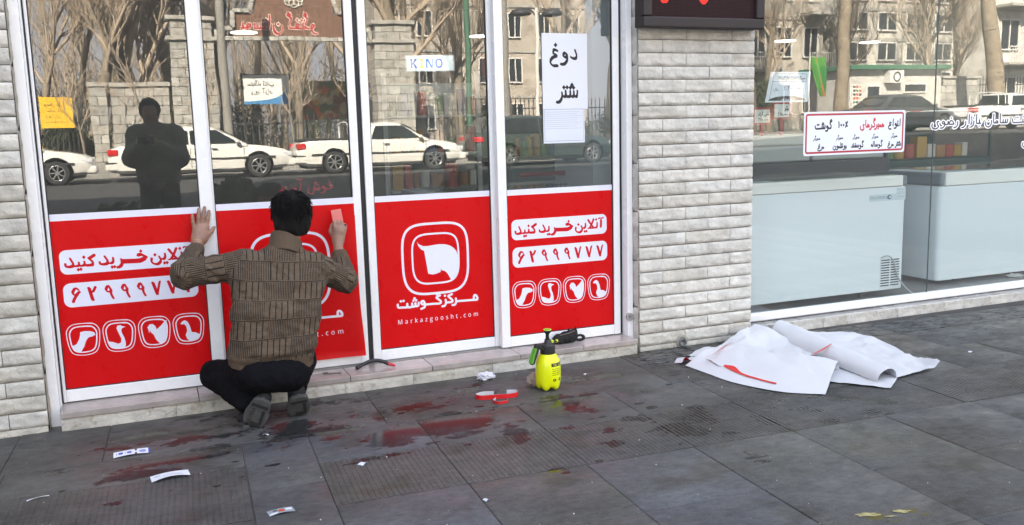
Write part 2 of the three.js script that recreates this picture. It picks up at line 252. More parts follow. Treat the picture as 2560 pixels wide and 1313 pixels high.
const filmBump = dtex(512, 512, (u, v) => { let b = 0.5 + 0.5 * tn(u, v, 4, 3, 7.1) + 0.25 * Math.max(0, tn(u, v * 0.4, 16, 2, 2.9)); const c = Math.hypot(((u * 23) % 1) - 0.5, ((v * 23) % 1) - 0.5), k = Math.abs(Math.sin(Math.floor(u * 23) * 12.9 + Math.floor(v * 23) * 78.2) * 437) % 1; if (k > 0.93 && c < 0.22) b += 0.4 * (1 - c / 0.22); return [b, b, b]; }, false);
const filmOpt = { specularIntensity: 0.28, roughnessMap: rep(T.rough, 1.3), bumpMap: filmBump, bumpScale: 0.0012 };
const mFilmText = phys(0xffffff, filmRough * 1.3, { map: filmText, ...filmOpt }), mFilmLogo = phys(0xffffff, filmRough * 1.3, { map: filmLogo, ...filmOpt });

// ---------------------------------------------------------------- shared materials of the front
const mAlu = mat([0.82, 0.825, 0.84], 0.38, { roughnessMap: T.rough });
const mGasket = mat([0.012, 0.013, 0.016], 0.55);
const wave = (() => { const n = 256, d = new Float32Array(n * n * 4); for (let j = 0; j < n; j++) for (let i = 0; i < n; i++) { const b = 0.5 + 0.5 * noise((i / n) * 3.1, (j / n) * 5.3, 3.7) + 0.12 * noise((i / n) * 8, (j / n) * 13, 9.1), o = (j * n + i) * 4; d[o] = d[o + 1] = d[o + 2] = b; d[o + 3] = 1; } const t = new THREE.DataTexture(d, n, n, THREE.RGBAFormat, THREE.FloatType); t.magFilter = THREE.LinearFilter; t.needsUpdate = true; return t; })(); // float glass is never quite flat
const mGlass = phys([0.9, 0.945, 0.93], 0.0, { transmission: 0.968, thickness: 0, ior: 2.2, bumpMap: wave, bumpScale: 0.0002 });
const stoneC = [[0.72, 0.70, 0.64], [0.68, 0.66, 0.605], [0.735, 0.71, 0.645], [0.70, 0.685, 0.635], [0.65, 0.62, 0.55]];
const mStone = stoneC.map((c) => mat(c, 0.92, { map: rep(T.fine, 2.3), bumpMap: rep(T.chip, 3), bumpScale: 0.005 }));
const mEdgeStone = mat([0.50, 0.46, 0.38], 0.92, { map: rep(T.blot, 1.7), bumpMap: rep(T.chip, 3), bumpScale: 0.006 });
const mMortar = mat([0.2, 0.185, 0.165], 1);
const mCream = [[0.66, 0.63, 0.565], [0.6, 0.575, 0.5], [0.68, 0.66, 0.61]].map((c) => mat(c, 0.9, { map: rep(T.blot, 2.2), bumpMap: rep(T.chip, 3), bumpScale: 0.008 }));
const mPinkStone = [[0.44, 0.39, 0.365], [0.49, 0.425, 0.395], [0.42, 0.375, 0.355]].map((c) => mat(c, 0.3, { map: rep(T.fine, 2), roughnessMap: rep(T.rough, 1.3) }));
const mGreyMarble = [[0.36, 0.355, 0.345], [0.31, 0.305, 0.295]].map((c) => mat(c, 0.4, { map: rep(T.blot, 1.4), roughnessMap: T.rough }));

// split-face stone tile: front (z=+) broken, edges drawn back unevenly
function splitTile(w, h, d, r, amp = 0.007, nx = 10, ny = 4) {
  const ox = r() * 50, oy = r() * 50, X = (i) => (i / nx - 0.5) * w;
  const front = quadSheet((u, v) => {
    const e = Math.min(u * w, (1 - u) * w) , f = Math.min(v, 1 - v) * h, edge = sstep(e, 0, 0.006) , low = v < 0.5, fe = low ? sstep(f, 0, 0.012 + 0.010 * noise(u * w * 26 + ox, 3.3)) : sstep(f, 0, 0.0045 + 0.004 * noise(u * w * 30 + ox, 9));
    const fac = noise(u * w * 9 + ox, v * h * 16 + oy, 7.7), bulge = (Math.abs(noise(u * w * 15 + ox, v * h * 30 + oy, 1.2)) * -1.1 + (fac > 0.12 ? 0.5 : fac < -0.15 ? -0.35 : 0)) * amp * 0.8 + 0.002;
    return V((u - 0.5) * w, (v - 0.5) * h, d - (low ? 0.0095 : 0.004) * (1 - fe) - 0.002 * (1 - edge) + bulge * fe * edge);
  }, nx, ny);
  const body = bx(-w / 2, w / 2, -h / 2, h / 2, 0, d - 0.012);
  return uvm(merge([front, body]), 1, ox, oy);
}
const tileR = rng(21), tileLib = new Map();
function tileGeo(w, h) { const k = w.toFixed(3) + h.toFixed(3); if (!tileLib.has(k)) tileLib.set(k, Array.from({ length: 7 }, () => splitTile(w - 0.0035, h - 0.004, 0.03, tileR, 0.0075, Math.max(8, Math.round(w / 0.018)), 7))); const a = tileLib.get(k); return a[Math.floor(tileR() * a.length)]; }
const pitch = 0.0773, zFace = 0.10;
function stonePillar(label, x0, x1, rows, edgeX, edgeDir) {
  const g = thing('stone_pillar', label, 'pillar');
  mesh('core', bx(x0 + 0.012, x1 - 0.012, -0.05, 3.2, -0.25, zFace + 0.004), mMortar, g);
  for (let r = 0; r < 40; r++) {
    let x = x0; const y = 0.028 + r * pitch;
    for (const w of rows(r)) {
      const m = mesh('stone_tile', tileGeo(w, pitch), mStone[Math.floor(tileR() * 5 * 0.999)], g);
      m.position.set(x + w / 2, y + pitch / 2, zFace + (tileR() - 0.5) * 0.004); m.rotation.z = (tileR() - 0.5) * 0.006; x += w;
    }
  }
  const b = mesh('base_course', uvm(splitTile(x1 - x0 - 0.01, 0.05, 0.032, tileR, 0.006, 24, 3)), mCream[1], g); b.position.set((x0 + x1) / 2, 0.003, zFace - 0.003);
  // side pieces along the door reveal
  let y = -0.02; let k = 0;
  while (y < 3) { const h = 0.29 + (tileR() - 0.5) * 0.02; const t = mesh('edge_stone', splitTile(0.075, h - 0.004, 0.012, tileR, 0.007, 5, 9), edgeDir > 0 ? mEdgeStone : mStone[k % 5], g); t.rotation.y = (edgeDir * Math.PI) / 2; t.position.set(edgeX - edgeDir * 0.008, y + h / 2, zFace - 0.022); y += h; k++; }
  return g;
}
const rowsR = (r) => (r % 2 ? [0.165, 0.33, 0.335] : [0.33, 0.33, 0.17]);
stonePillar('pale split-stone tiled pillar under the dark LED sign', 2.735, 3.565, rowsR, 2.735, -1);
stonePillar('pale split-stone tiled wall strip beside the leftmost door leaf', -1.66, -0.525, (r) => (r % 2 ? [0.145, 0.33, 0.33, 0.33] : [0.31, 0.33, 0.33, 0.165]), -0.525, 1);

// drain pipe stub in the pillar foot
{ const g = thing('drain_pipe', 'grey plastic drain pipe end poking from the foot of the stone pillar', 'pipe', null, [3.035, 0.03, 0.08]);
  const p = lathe([[0.020, 0], [0.0245, 0], [0.0245, 0.072], [0.020, 0.072], [0.020, 0.004]], 28).rotateX(Math.PI / 2); mesh('pipe_wall', p, mat([0.22, 0.22, 0.24], 0.5), g);
  mesh('dark_bore', new THREE.CircleGeometry(0.0202, 24).translate(0, 0, 0.006), mat([0.01, 0.01, 0.012], 0.9), g);
  mesh('cement_collar', toCreasedNormals(new THREE.TorusGeometry(0.031, 0.009, 6, 18).scale(1.05, 1.1, 0.8).translate(0.002, 0.002, 0.052), 0.5), mCream[1], g); }

// ---------------------------------------------------------------- step and sills
{
  const g = struct('door_step', 'pinkish polished stone door step with rough cream riser');
  const cuts = [-0.47, 0.16, 0.93, 1.39, 1.92, 2.33, 2.70];
  for (let i = 0; i < cuts.length - 1; i++) mesh('step_slab', rb(cuts[i] + 0.0012, cuts[i + 1] - 0.0012, 0.062, 0.093, -0.32, 0.168, 0.004), mPinkStone[(i * 2) % 3], g);
  const rise = [-0.47, 0.05, 0.38, 0.9, 1.28, 1.75, 2.06, 2.4, 2.7], rs = rng(5);
  for (let i = 0; i < rise.length - 1; i++) { const w = rise[i + 1] - rise[i]; const m = mesh('riser_stone', splitTile(w - 0.002, 0.088, 0.05, rs, 0.004, Math.max(8, Math.round(w * 40)), 6), mCream[i % 3], g); m.position.set(rise[i] + w / 2, 0.0165, 0.11); }
  mesh('step_bed', bx(-0.47, 2.7, -0.03, 0.0615, -0.32, 0.11), mMortar, g);
  const s = struct('window_sill', 'low cream stone kerb under the right shop window'), rs2 = rng(6);
  let x = 3.572; let i = 0;
  for (const w of [0.60, 0.66, 0.64, 0.62, 0.66, 0.64, 0.62, 0.66]) {
    const m = mesh('kerb_stone', uvm(rb(x + 0.0015, x + w - 0.0015, -0.03, 0.062 + (rs2() - 0.5) * 0.003, 0.085, 0.115, 0.004)), mCream[2 - (i % 2) * 2 * 0 ], s);
    mesh('sill_slab', rb(x - 0.18 + 0.0015, x + w - 0.18 - 0.0015, 0.045, 0.064 + (rs2() - 0.5) * 0.002, -0.12, 0.084, 0.003), mGreyMarble[i % 2], s).position.x = i ? 0 : 0.0; x += w; i++;
  }
}

// ---------------------------------------------------------------- doors
const DH = 2.62, yRail = 0.098, yF0 = 0.159, yF1 = 1.031;
{
  const f = thing('door_frame', 'white aluminium outer frame around the four door leaves', 'door frame');
  mesh('jamb', merge([rb(-0.522, -0.478, -0.01, DH + 0.06, -0.09, 0.062, 0.003), rb(-0.478, -0.47, -0.01, DH, -0.09, 0.03, 0.002)]), mAlu, f);
  mesh('jamb', merge([rb(2.69, 2.728, -0.0, DH + 0.06, -0.09, 0.062, 0.003)]), mAlu, f);
  mesh('seal', bx(-0.4705, -0.4655, 0.1, DH, -0.05, 0.012), mGasket, f);
  mesh('seal', bx(2.676, 2.6895, 0.1, DH, -0.05, -0.004), mGasket, f);
  mesh('head', rb(-0.477, 2.689, DH, DH + 0.06, -0.1, 0.062, 0.004), mAlu, f);
}
function leaf(label, x0, x1, f0, f1, z, open) { // x0..x1 outer edges, f0..f1 visible pane, z front
  const g = thing('sliding_door_leaf', label, 'door leaf', 'white framed door leaves');
  const d = 0.042; const r = 0.0035;
  mesh('stile', rb(x0, f0, yRail, DH - 0.004, z - d, z, r), mAlu, g); mesh('stile', rb(f1, x1, yRail, DH - 0.004, z - d, z, r), mAlu, g);
  mesh('bottom_rail', rb(f0 + 0.0004, f1 - 0.0004, yRail + 0.0005, yF0, z - d + 0.002, z - 0.0015, r), mAlu, g);
  mesh('top_rail', rb(f0 + 0.0004, f1 - 0.0004, DH - 0.09, DH - 0.005, z - d + 0.002, z - 0.0015, r), mAlu, g);
  const gk = 0.0045; mesh('gasket', merge([bx(f0, f0 + gk, yF0, DH - 0.09, z - 0.026, z - 0.009), bx(f1 - gk, f1, yF0, DH - 0.09, z - 0.026, z - 0.009), bx(f0 + gk, f1 - gk, yF0, yF0 + gk, z - 0.026, z - 0.009)]), mGasket, g);
  const pg = new THREE.PlaneGeometry(f1 - f0 + 0.004, DH - 0.09 - yF0).translate((f0 + f1) / 2, (DH - 0.09 + yF0) / 2, z - 0.018); mesh('glass_pane', pg, mGlass, g);
  return g;
}
leaf('leftmost door leaf, its stile pressed by the crouching man\'s hand', -0.4645, 0.306, -0.450, 0.245, 0.0, 0);
leaf('door leaf in front of the crouching man, its film still loose', 0.262, 1.086, 0.3195, 1.042, -0.052, 1);
leaf('door leaf with the whole bull logo film', 1.114, 1.93, 1.158, 1.852, -0.052, 1);
leaf('rightmost door leaf with white papers taped above its film', 1.876, 2.675, 1.930, 2.632, 0.0, 0);
{ const m = mesh('meeting_seal', rb(1.087, 1.113, 0.105, DH - 0.01, -0.088, -0.062, 0.004), mGasket); tag(m, 'black rubber seal between the two middle door leaves', 'seal'); }
{ const g = thing('threshold_track', 'thin metal sliding track under the door leaves', 'track'); mesh('track', bx(-0.46, 2.67, 0.0935, 0.0965, -0.09, -0.02), mat([0.25, 0.25, 0.24], 0.4, { metalness: 0.6 }), g); mesh('rib', bx(-0.46, 2.67, 0.0966, 0.0978, -0.05, -0.046), mat([0.3, 0.3, 0.3], 0.4, { metalness: 0.6 }), g); }
{ const g = thing('floor_lock', 'round steel lock boss low on the white jamb beside the pillar', 'lock', null, [2.7, 0.215, 0.0625]); mesh('boss', new THREE.CylinderGeometry(0.024, 0.026, 0.014, 24).rotateX(Math.PI / 2).translate(0, 0, 0.007), mat([0.45, 0.45, 0.46], 0.35, { metalness: 0.7 }), g); mesh('keyhole_disc', new THREE.CylinderGeometry(0.01, 0.011, 0.006, 18).rotateX(Math.PI / 2).translate(-0.004, 0.004, 0.0172), mat([0.3, 0.3, 0.31], 0.3, { metalness: 0.8 }), g); }

// films on the leaves: thin vinyl with a little slack
function film(label, x0, x1, y0, y1, z, m, seed, peel) {
  const w = x1 - x0, h = y1 - y0;
  const fn = (off) => (u, v) => {
    let dz = 0.0016 + 0.0007 * Math.max(0, fbm(u * 3 + seed, v * 4, 2));
    let X = x0 + u * w, Y = y0 + v * h;
    if (peel) { const c = sstep(u, 0.72, 1) * sstep(1 - v, 0.45, 1); dz += 0.035 * c * c + 0.012 * sstep(u, 0.9, 1) * (0.4 + 0.6 * Math.sin(v * 5)); const b = sstep(1 - v, 0.975, 1); dz += 0.010 * b * (0.6 + 0.4 * Math.sin(u * 9)); X += 0.012 * c * c; Y += 0.006 * c; }
    return V(X, Y, z + dz - off);
  };
  const g = mesh('printed_film', quadSheet(fn(0), 40, 50), m); tag(g, label, 'film', 'printed vinyl films on the doors'); return g;
}
{ const t = canvasTex(512, 256, (x, w, h) => { x.clearRect(0, 0, w, h); x.fillStyle = x.strokeStyle = '#8e1a22'; persian(x, 'خوش آمدید', 490, 200, 34, 6); x.fillStyle = x.strokeStyle = '#22262a'; persian(x, 'گوشت', 330, 70, 22, 4); });
  const m = mesh('welcome_lettering', new THREE.PlaneGeometry(0.42, 0.21).translate(0.745, 1.145, -0.0715), mat(0xffffff, 0.6, { map: t, transparent: true, side: THREE.DoubleSide })); tag(m, 'dim red welcome lettering on the pane above the crouching man', 'lettering'); }
film('red film with white number bubbles on the leftmost door leaf', -0.4455, 0.2415, yF0 + 0.0045, yF1, -0.0165, mFilmText, 1);
film('red bull logo film still loose at its corner in front of the crouching man', 0.3235, 1.047, yF0 - 0.012, yF1 + 0.004, -0.0515, mFilmLogo, 2, true);
film('fully smoothed red film with bull logo and web address', 1.1625, 1.8485, yF0 + 0.0045, yF1, -0.0685, mFilmLogo, 3);
film('red film with white number bubbles below the taped papers', 1.9345, 2.6285, yF0 + 0.0045, yF1, -0.0165, mFilmText, 4);
// ---------------------------------------------------------------- pavement: every slab a piece, wet where the spray ran
const PX0 = -1.2, PX1 = 5.6, PZ1 = 3.4;
const blobs = [[1.16, 0.93, 0.30, 0.12, 1.25], [1.32, 0.88, 0.16, 0.07, 1.2], [0.98, 1.0, 0.14, 0.09, 1.1], [1.28, 1.05, 0.12, 0.05, 0.9], [0.05, 0.80, 0.24, 0.06, 1.1], [-0.12, 0.92, 0.16, 0.05, 1.1], [0.16, 0.74, 0.10, 0.05, 1.0], [-0.06, 0.47, 0.26, 0.08, 0.72], [0.08, 0.57, 0.2, 0.07, 0.75], [0.52, 0.60, 0.2, 0.2, 0.8], [0.72, 0.74, 0.15, 0.1, 0.75], [1.18, 0.58, 0.3, 0.11, 0.72], [1.45, 0.45, 0.3, 0.1, 0.7], [2.1, 0.49, 0.22, 0.09, 0.78], [2.32, 0.52, 0.06, 0.04, 1.0], [1.93, 0.80, 0.16, 0.1, 0.85], [1.88, 0.98, 0.08, 0.07, 1.0], [2.05, 0.86, 0.06, 0.03, 1], [1.47, 1.16, 0.06, 0.09, 1.0], [0.82, 1.17, 0.14, 0.03, 0.95], [0.7, 1.2, 0.06, 0.02, 0.9], [2.1, 1.24, 0.05, 0.03, 0.9], [2.36, 1.35, 0.07, 0.09, 0.75], [2.62, 1.5, 0.05, 0.03, 0.7], [2.27, 1.86, 0.07, 0.05, 0.72], [2.9, 1.1, 0.09, 0.07, 0.6], [0.32, 0.35, 0.2, 0.1, 0.65], [0.85, 0.3, 0.4, 0.08, 0.55], [-0.4, 0.75, 0.1, 0.04, 0.6]];
{ const r = rng(404); for (let i = 0; i < 60; i++) { const x = 1.4 + r() * 1.9, z = 0.75 + r() * 0.95, s = 0.012 + 0.03 * r() * r(); blobs.push([x, z, s * 1.6, s, 0.75 + 0.25 * r()]); } for (let i = 0; i < 50; i++) { const x = -0.5 + r() * 2, z = 0.2 + r() * 1.0, s = 0.01 + 0.03 * r() * r(); blobs.push([x, z, s * 1.8, s, 0.75 + 0.25 * r()]); } }
for (const b of [[2.2, 1.42, 0.1, 0.12], [2.38, 1.33, 0.06, 0.12], [2.05, 1.2, 0.06, 0.05], [2.62, 1.52, 0.06, 0.06]]) blobs.push([...b, 0.95]);
function wetness(x, z) { // 0 dry .. 1 standing water
  let b = 0; for (const [cx, cz, rx, rz, s] of blobs) { const d = ((x - cx) / rx) ** 2 + ((z - cz) / rz) ** 2; if (d < 9) b = Math.max(b, s * Math.exp(-d * 0.75)); }
  const n = fbm(x * 7 + 3.1, z * 11 + 1.5 * x, 5), m = fbm(x * 24 + 7, z * 40, 3, 4.4);
  return clamp((b + n * 1.05 + m * 0.5 - 0.42) * 3.6, 0, 1) * (b > 0.06 ? 1 : 0);
}
const wetGrid = (() => { const w = 2048, h = 1024, a = new Float32Array(w * h); for (let j = 0; j < h; j++) for (let i = 0; i < w; i++) a[j * w + i] = wetness(PX0 + ((i + 0.5) / w) * (PX1 - PX0), ((j + 0.5) / h) * PZ1); return a; })();
const pgR = rng(31);
const paveCol = dtex(2048, 1024, (u, v, i, j) => {
  const x = PX0 + u * (PX1 - PX0), z = v * PZ1, wet = wetGrid[j * 2048 + i];
  let g = 0.80 + fbm(x * 2.1, z * 2.9, 4) * 0.24 + fbm(x * 26, z * 34, 2, 1.1) * 0.15 + (pgR() - 0.5) * 0.17;
  const near = Math.exp(-Math.max(0, z - 0.35) * 3.2) * sstep(x, 2.6, 1.6); // broken, cleft stone along the step
  const chip = sstep(fbm(x * 16 + 40, z * 52, 3, 8.8), 0.15 - near * 0.08, 0.21 - near * 0.08) * (0.1 + 0.9 * near);
  g *= 1 - 0.62 * chip; const lightchip = sstep(fbm(x * 15 + 11, z * 44, 3, 3.8), 0.2, 0.26) * near; g += 0.2 * lightchip;
  const tint = fbm(x * 1.3 + 20, z * 1.7, 3, 6.1); let c = [g * (1 + tint * 0.06), g * (1 + tint * 0.01), g * (1.02 - tint * 0.07)];
  const dirt = sstep(fbm(x * 3.3 + 60, z * 4.4, 4, 2.9), 0.12, 0.34); c = [c[0] * (1 - 0.12 * dirt), c[1] * (1 - 0.13 * dirt), c[2] * (1 - 0.17 * dirt)];
  const k = 1 - 0.42 * wet; c = c.map((q) => q * k);
  // dried paint spots
  const py = (cx, cz, rx, rz) => Math.abs((x - cx) / rx) < 1 && Math.abs((z - cz) / rz) < 1 && fbm(x * 45, z * 60, 3, 5.5) + 0.5 * (1 - ((x - cx) / rx) ** 2 - ((z - cz) / rz) ** 2) > 0.1;
  if (py(2.285, 2.53, 0.05, 0.025) || py(2.43, 2.545, 0.028, 0.02) || py(2.33, 2.58, 0.03, 0.006) || py(2.45, 2.585, 0.02, 0.01)) c = [0.86, 0.8, 0.55];
  if (pgR() < 0.00055) c = [1.0, 0.98, 0.93];
  return c;
}, true);
const paveRough = dtex(2048, 1024, (u, v, i, j) => { const x = PX0 + u * (PX1 - PX0), z = v * PZ1, w = wetGrid[j * 2048 + i]; const d = 0.46 + fbm(x * 9, z * 12, 3, 7.7) * 0.3; const r = lerp(d, 0.15 + 0.16 * Math.max(0, fbm(x * 30, z * 40, 2)), sstep(w, 0.1, 0.75)); return [r, r, r]; }, false);
const paveBump = dtex(2048, 1024, (u, v, i, j) => { const x = PX0 + u * (PX1 - PX0), z = v * PZ1, w = wetGrid[j * 2048 + i], near = Math.exp(-Math.max(0, z - 0.35) * 3.2) * sstep(x, 2.6, 1.6); let b = 0.5 + fbm(x * 20, z * 36, 4, 2.2) * (0.35 + 0.9 * near) + (pgR() - 0.5) * 0.1; b = lerp(b, 0.5, 0.93 * sstep(w, 0.2, 0.8)); return [b, b, b]; }, false);
for (const t of [paveCol, paveRough, paveBump]) t.wrapS = t.wrapT = THREE.MirroredRepeatWrapping;
const slabTone = [[0.143, 0.14, 0.132], [0.13, 0.126, 0.116], [0.144, 0.144, 0.145], [0.134, 0.13, 0.119], [0.142, 0.144, 0.133]];
const mSlab = slabTone.map((c) => phys(c, 1, { ior: 1.33, specularIntensity: 0.62, map: paveCol, roughnessMap: paveRough, bumpMap: paveBump, bumpScale: 0.003 }));
const PROT = 0.042;
{
  const g = struct('pavement', 'dark grey stone paving slabs in front of the shop');
  const toWorld = (x, z) => [x - PROT * z, z + PROT * x];
  const R = rng(77);
  const slab = (x0, x1, z0, z1, tone, ribbed) => {
    const gap = 0.0017, a = x0 + gap, b = x1 - gap, c = z0 + gap, d = z1 - gap, dy = (R() - 0.5) * 0.0035; let geo;
    if (!ribbed) { geo = new RoundedBoxGeometry(b - a, 0.05, d - c, 2, 0.004).translate((a + b) / 2, -0.025, (c + d) / 2); geo = geo.index ? geo.toNonIndexed() : geo; } else {
      const n = Math.round((b - a) / 0.0225), s = new THREE.Shape(); s.moveTo(a, -0.05); s.lineTo(a, 0);
      for (let k = 0; k < n; k++) { const q = a + ((b - a) * (k + 0.62)) / n, r2 = a + ((b - a) * (k + 0.74)) / n, r3 = a + ((b - a) * (k + 0.9)) / n, r4 = a + ((b - a) * (k + 1)) / n; s.lineTo(q, 0); s.lineTo(r2, -0.002); s.lineTo(r3, -0.002); s.lineTo(r4, 0); }
      s.lineTo(b, -0.05); geo = new THREE.ExtrudeGeometry(s, { depth: d - c, bevelEnabled: false }).translate(0, 0, c);
    }
    const p = geo.attributes.position, uv = new Float32Array(p.count * 2);
    for (let i = 0; i < p.count; i++) { const [X, Z] = toWorld(p.getX(i), p.getZ(i)); p.setX(i, X); p.setZ(i, Z); uv[i * 2] = (X - PX0) / (PX1 - PX0); uv[i * 2 + 1] = Z / PZ1; }
    geo.setAttribute('uv', new THREE.BufferAttribute(uv, 2)); geo.computeVertexNormals(); if (!ribbed) geo = toCreasedNormals(geo, 0.5);
    const m = mesh(ribbed ? 'ribbed_slab' : 'paving_slab', geo, mSlab[tone], g); m.position.y = dy; return m;
  };
  // row against the front, irregular lengths
  const r1 = [-2.6, -1.5, -0.64, -0.245, 1.005, 2.575, 4.48, 6.1, 7.6, 9.2]; for (let i = 0; i < r1.length - 1; i++) slab(r1[i], r1[i + 1], 0.0, 0.30, [3, 1, 3, 0, 1, 3, 4, 0, 2][i]);
  for (let i = 0; i < r1.length - 1; i++) slab(r1[i] + (i > 2 ? 0.0 : 0), r1[i + 1], 0.30, 0.70, [3, 1, 3, 0, 3, 1, 4, 0, 2][i]);
  // smooth, then ribbed band
  const r2 = [-2.6, -1.2, -0.62, 0.335, 0.63, 1.15, 1.67, 2.18, 2.68, 3.2, 3.7, 4.2, 4.7, 5.2, 5.7, 6.2, 6.7, 7.2, 7.7, 8.2];
  for (let i = 0; i < r2.length - 1; i++) { const mid = i === 3; const tone = mid ? 2 : Math.floor(R() * 5);
    if (mid) { slab(r2[i], r2[i + 1], 0.70, 1.3, 2); slab(r2[i], r2[i + 1], 1.3, 2.07, 2); continue; }
    slab(r2[i], r2[i + 1], 0.70, i < 3 ? 1.0 : 1.10, tone); slab(r2[i], r2[i + 1], i < 3 ? 1.0 : 1.10, 1.57, i < 8 ? 1 : 3, true); }
  for (let k = 0; k < 9; k++) { const z0 = k === 0 ? 1.57 : 1.57 + 0.5 * k, z1 = z0 + 0.5;
    let x = -2.4 + (k % 2) * 0.0; const xs = [-2.4, -1.9, -1.4, -0.9, -0.4, 0.1, 0.335, 0.63, 1.15, 1.66, 2.17, 2.68, 3.2, 3.72, 4.24, 4.76, 5.28, 5.8, 6.3, 6.8, 7.3, 7.8];
    for (let i = 0; i < xs.length - 1; i++) { if (k === 0 && i === 6) continue; slab(xs[i], xs[i + 1], z0, z1, Math.floor(R() * 5)); } }
  mesh('joint_bed', bx(-3, 9.3, -0.06, -0.0042, -0.3, 6.3), mat([0.088, 0.084, 0.078], 1, { map: T.grain }), g);
}

// ---------------------------------------------------------------- shop building shell
const mPlaster = mat([0.55, 0.53, 0.49], 0.95, { map: rep(T.blot, 0.5) });
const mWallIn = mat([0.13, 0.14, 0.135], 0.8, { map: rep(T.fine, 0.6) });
{
  const b = thing('shop_building', 'stone-fronted shop building whose front casts the shade', 'building');
  mesh('upper_wall', bx(-7, 16, 3.12, 16.2, -0.3, 0.02), mPlaster, b);
  mesh('side_wall', bx(-7, -1.62, -0.05, 3.12, -0.3, 0.06), mPlaster, b);
  mesh('end_wall', bx(9.4, 16, -0.05, 3.12, -0.3, 0.06), mPlaster, b);
  mesh('lintel', bx(-1.62, 9.4, 2.7, 3.1195, -0.28, 0.05), mPlaster, b);
  mesh('flank', bx(-7.3, -7, -0.05, 16.2, -10, 0.02), mPlaster, b); mesh('flank', bx(16, 16.3, -0.05, 16.2, -10, 0.02), mPlaster, b);
  mesh('rear_wall', bx(-7, 16, -0.05, 16.2, -10.3, -10), mPlaster, b);
  const rf = mesh('roof', bx(-7.3, 16.3, 16.2, 16.4, -10.3, 0.2), mPlaster, b); mesh('parapet', bx(-7.3, 16.3, 16.4, 17.0, 0, 0.2), mPlaster, rf);
  for (let f = 0; f < 3; f++) for (let i = 0; i < 6; i++) { const x = -5.4 + i * 3.8, y = 4.4 + f * 3.1; const w = mesh('window', bx(x, x + 1.7, y, y + 1.6, 0.021, 0.05), mAlu, b); mesh('pane', bx(x + 0.08, x + 1.62, y + 0.08, y + 1.52, 0.051, 0.056), mat([0.02, 0.025, 0.03], 0.05), w); }
  const nb = thing('neighbour_building', 'plain neighbouring building standing forward of the shop front', 'building'); mesh('wall', bx(-12, -3.4, -0.1, 9.5, 0.07, 3.6), mPlaster, nb); mesh('roof', bx(-12.1, -3.3, 9.5, 9.8, 0.06, 3.8), mPlaster, nb);
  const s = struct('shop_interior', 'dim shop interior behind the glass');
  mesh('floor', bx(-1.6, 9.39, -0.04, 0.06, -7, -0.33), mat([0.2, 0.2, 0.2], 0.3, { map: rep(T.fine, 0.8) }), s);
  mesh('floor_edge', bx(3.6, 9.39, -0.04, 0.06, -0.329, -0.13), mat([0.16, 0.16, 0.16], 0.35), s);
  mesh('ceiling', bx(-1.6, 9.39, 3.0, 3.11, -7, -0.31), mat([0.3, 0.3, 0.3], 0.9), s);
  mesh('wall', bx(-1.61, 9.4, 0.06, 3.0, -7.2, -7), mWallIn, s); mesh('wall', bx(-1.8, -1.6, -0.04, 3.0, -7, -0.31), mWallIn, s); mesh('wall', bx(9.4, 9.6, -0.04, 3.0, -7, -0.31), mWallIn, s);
}

// ---------------------------------------------------------------- right shop window
{
  const g = thing('shop_window', 'wide frameless shop window to the right of the stone pillar', 'window');
  const pane = (x0, x1) => mesh('glass_pane', new THREE.PlaneGeometry(x1 - x0, 2.6).translate((x0 + x1) / 2, 1.4, 0), mGlass, g);
  pane(3.57, 5.218); pane(5.224, 7.3); pane(7.306, 9.38);
  mesh('pane_joint', bx(5.2185, 5.2235, 0.12, 2.7, -0.004, 0.004), mat([0.08, 0.1, 0.1], 0.3), g); mesh('pane_joint', bx(7.3005, 7.3055, 0.12, 2.7, -0.004, 0.004), mat([0.08, 0.1, 0.1], 0.3), g);
  const rail = mesh('bottom_rail', merge([rb(3.6, 9.38, 0.068, 0.121, -0.03, 0.028, 0.012, 3)]), mat([0.8, 0.8, 0.8], 0.4), g);
  mesh('end_plug', new THREE.TorusGeometry(0.02, 0.008, 8, 20).rotateY(Math.PI / 2).translate(3.597, 0.094, 0.0), mat([0.2, 0.2, 0.2], 0.5), rail);
  // plant-height lettering on the glass
  const tex = canvasTex(1024, 384, (x, w, h) => { x.clearRect(0, 0, w, h);
    for (const pass of [0, 1]) { x.fillStyle = x.strokeStyle = pass ? '#23262c' : '#f4f4fa'; const o = { a: 1.3, thin: pass ? 0.9 : 1 }; persian(x, 'گوشت سامان بازار رضوی', 1010, 120, 40, pass ? 5 : 14, o); persian(x, 'تی', 985, 300, 40, pass ? 5 : 14, o); } });
  const m = mesh('window_lettering', new THREE.PlaneGeometry(1.207, 0.34).translate(5.06 + 0.6035, 1.27, 0.003), mat(0xffffff, 0.5, { map: tex, transparent: true, side: THREE.DoubleSide }), g);
  m.userData.label = 'white outlined shop lettering on the glass';
}
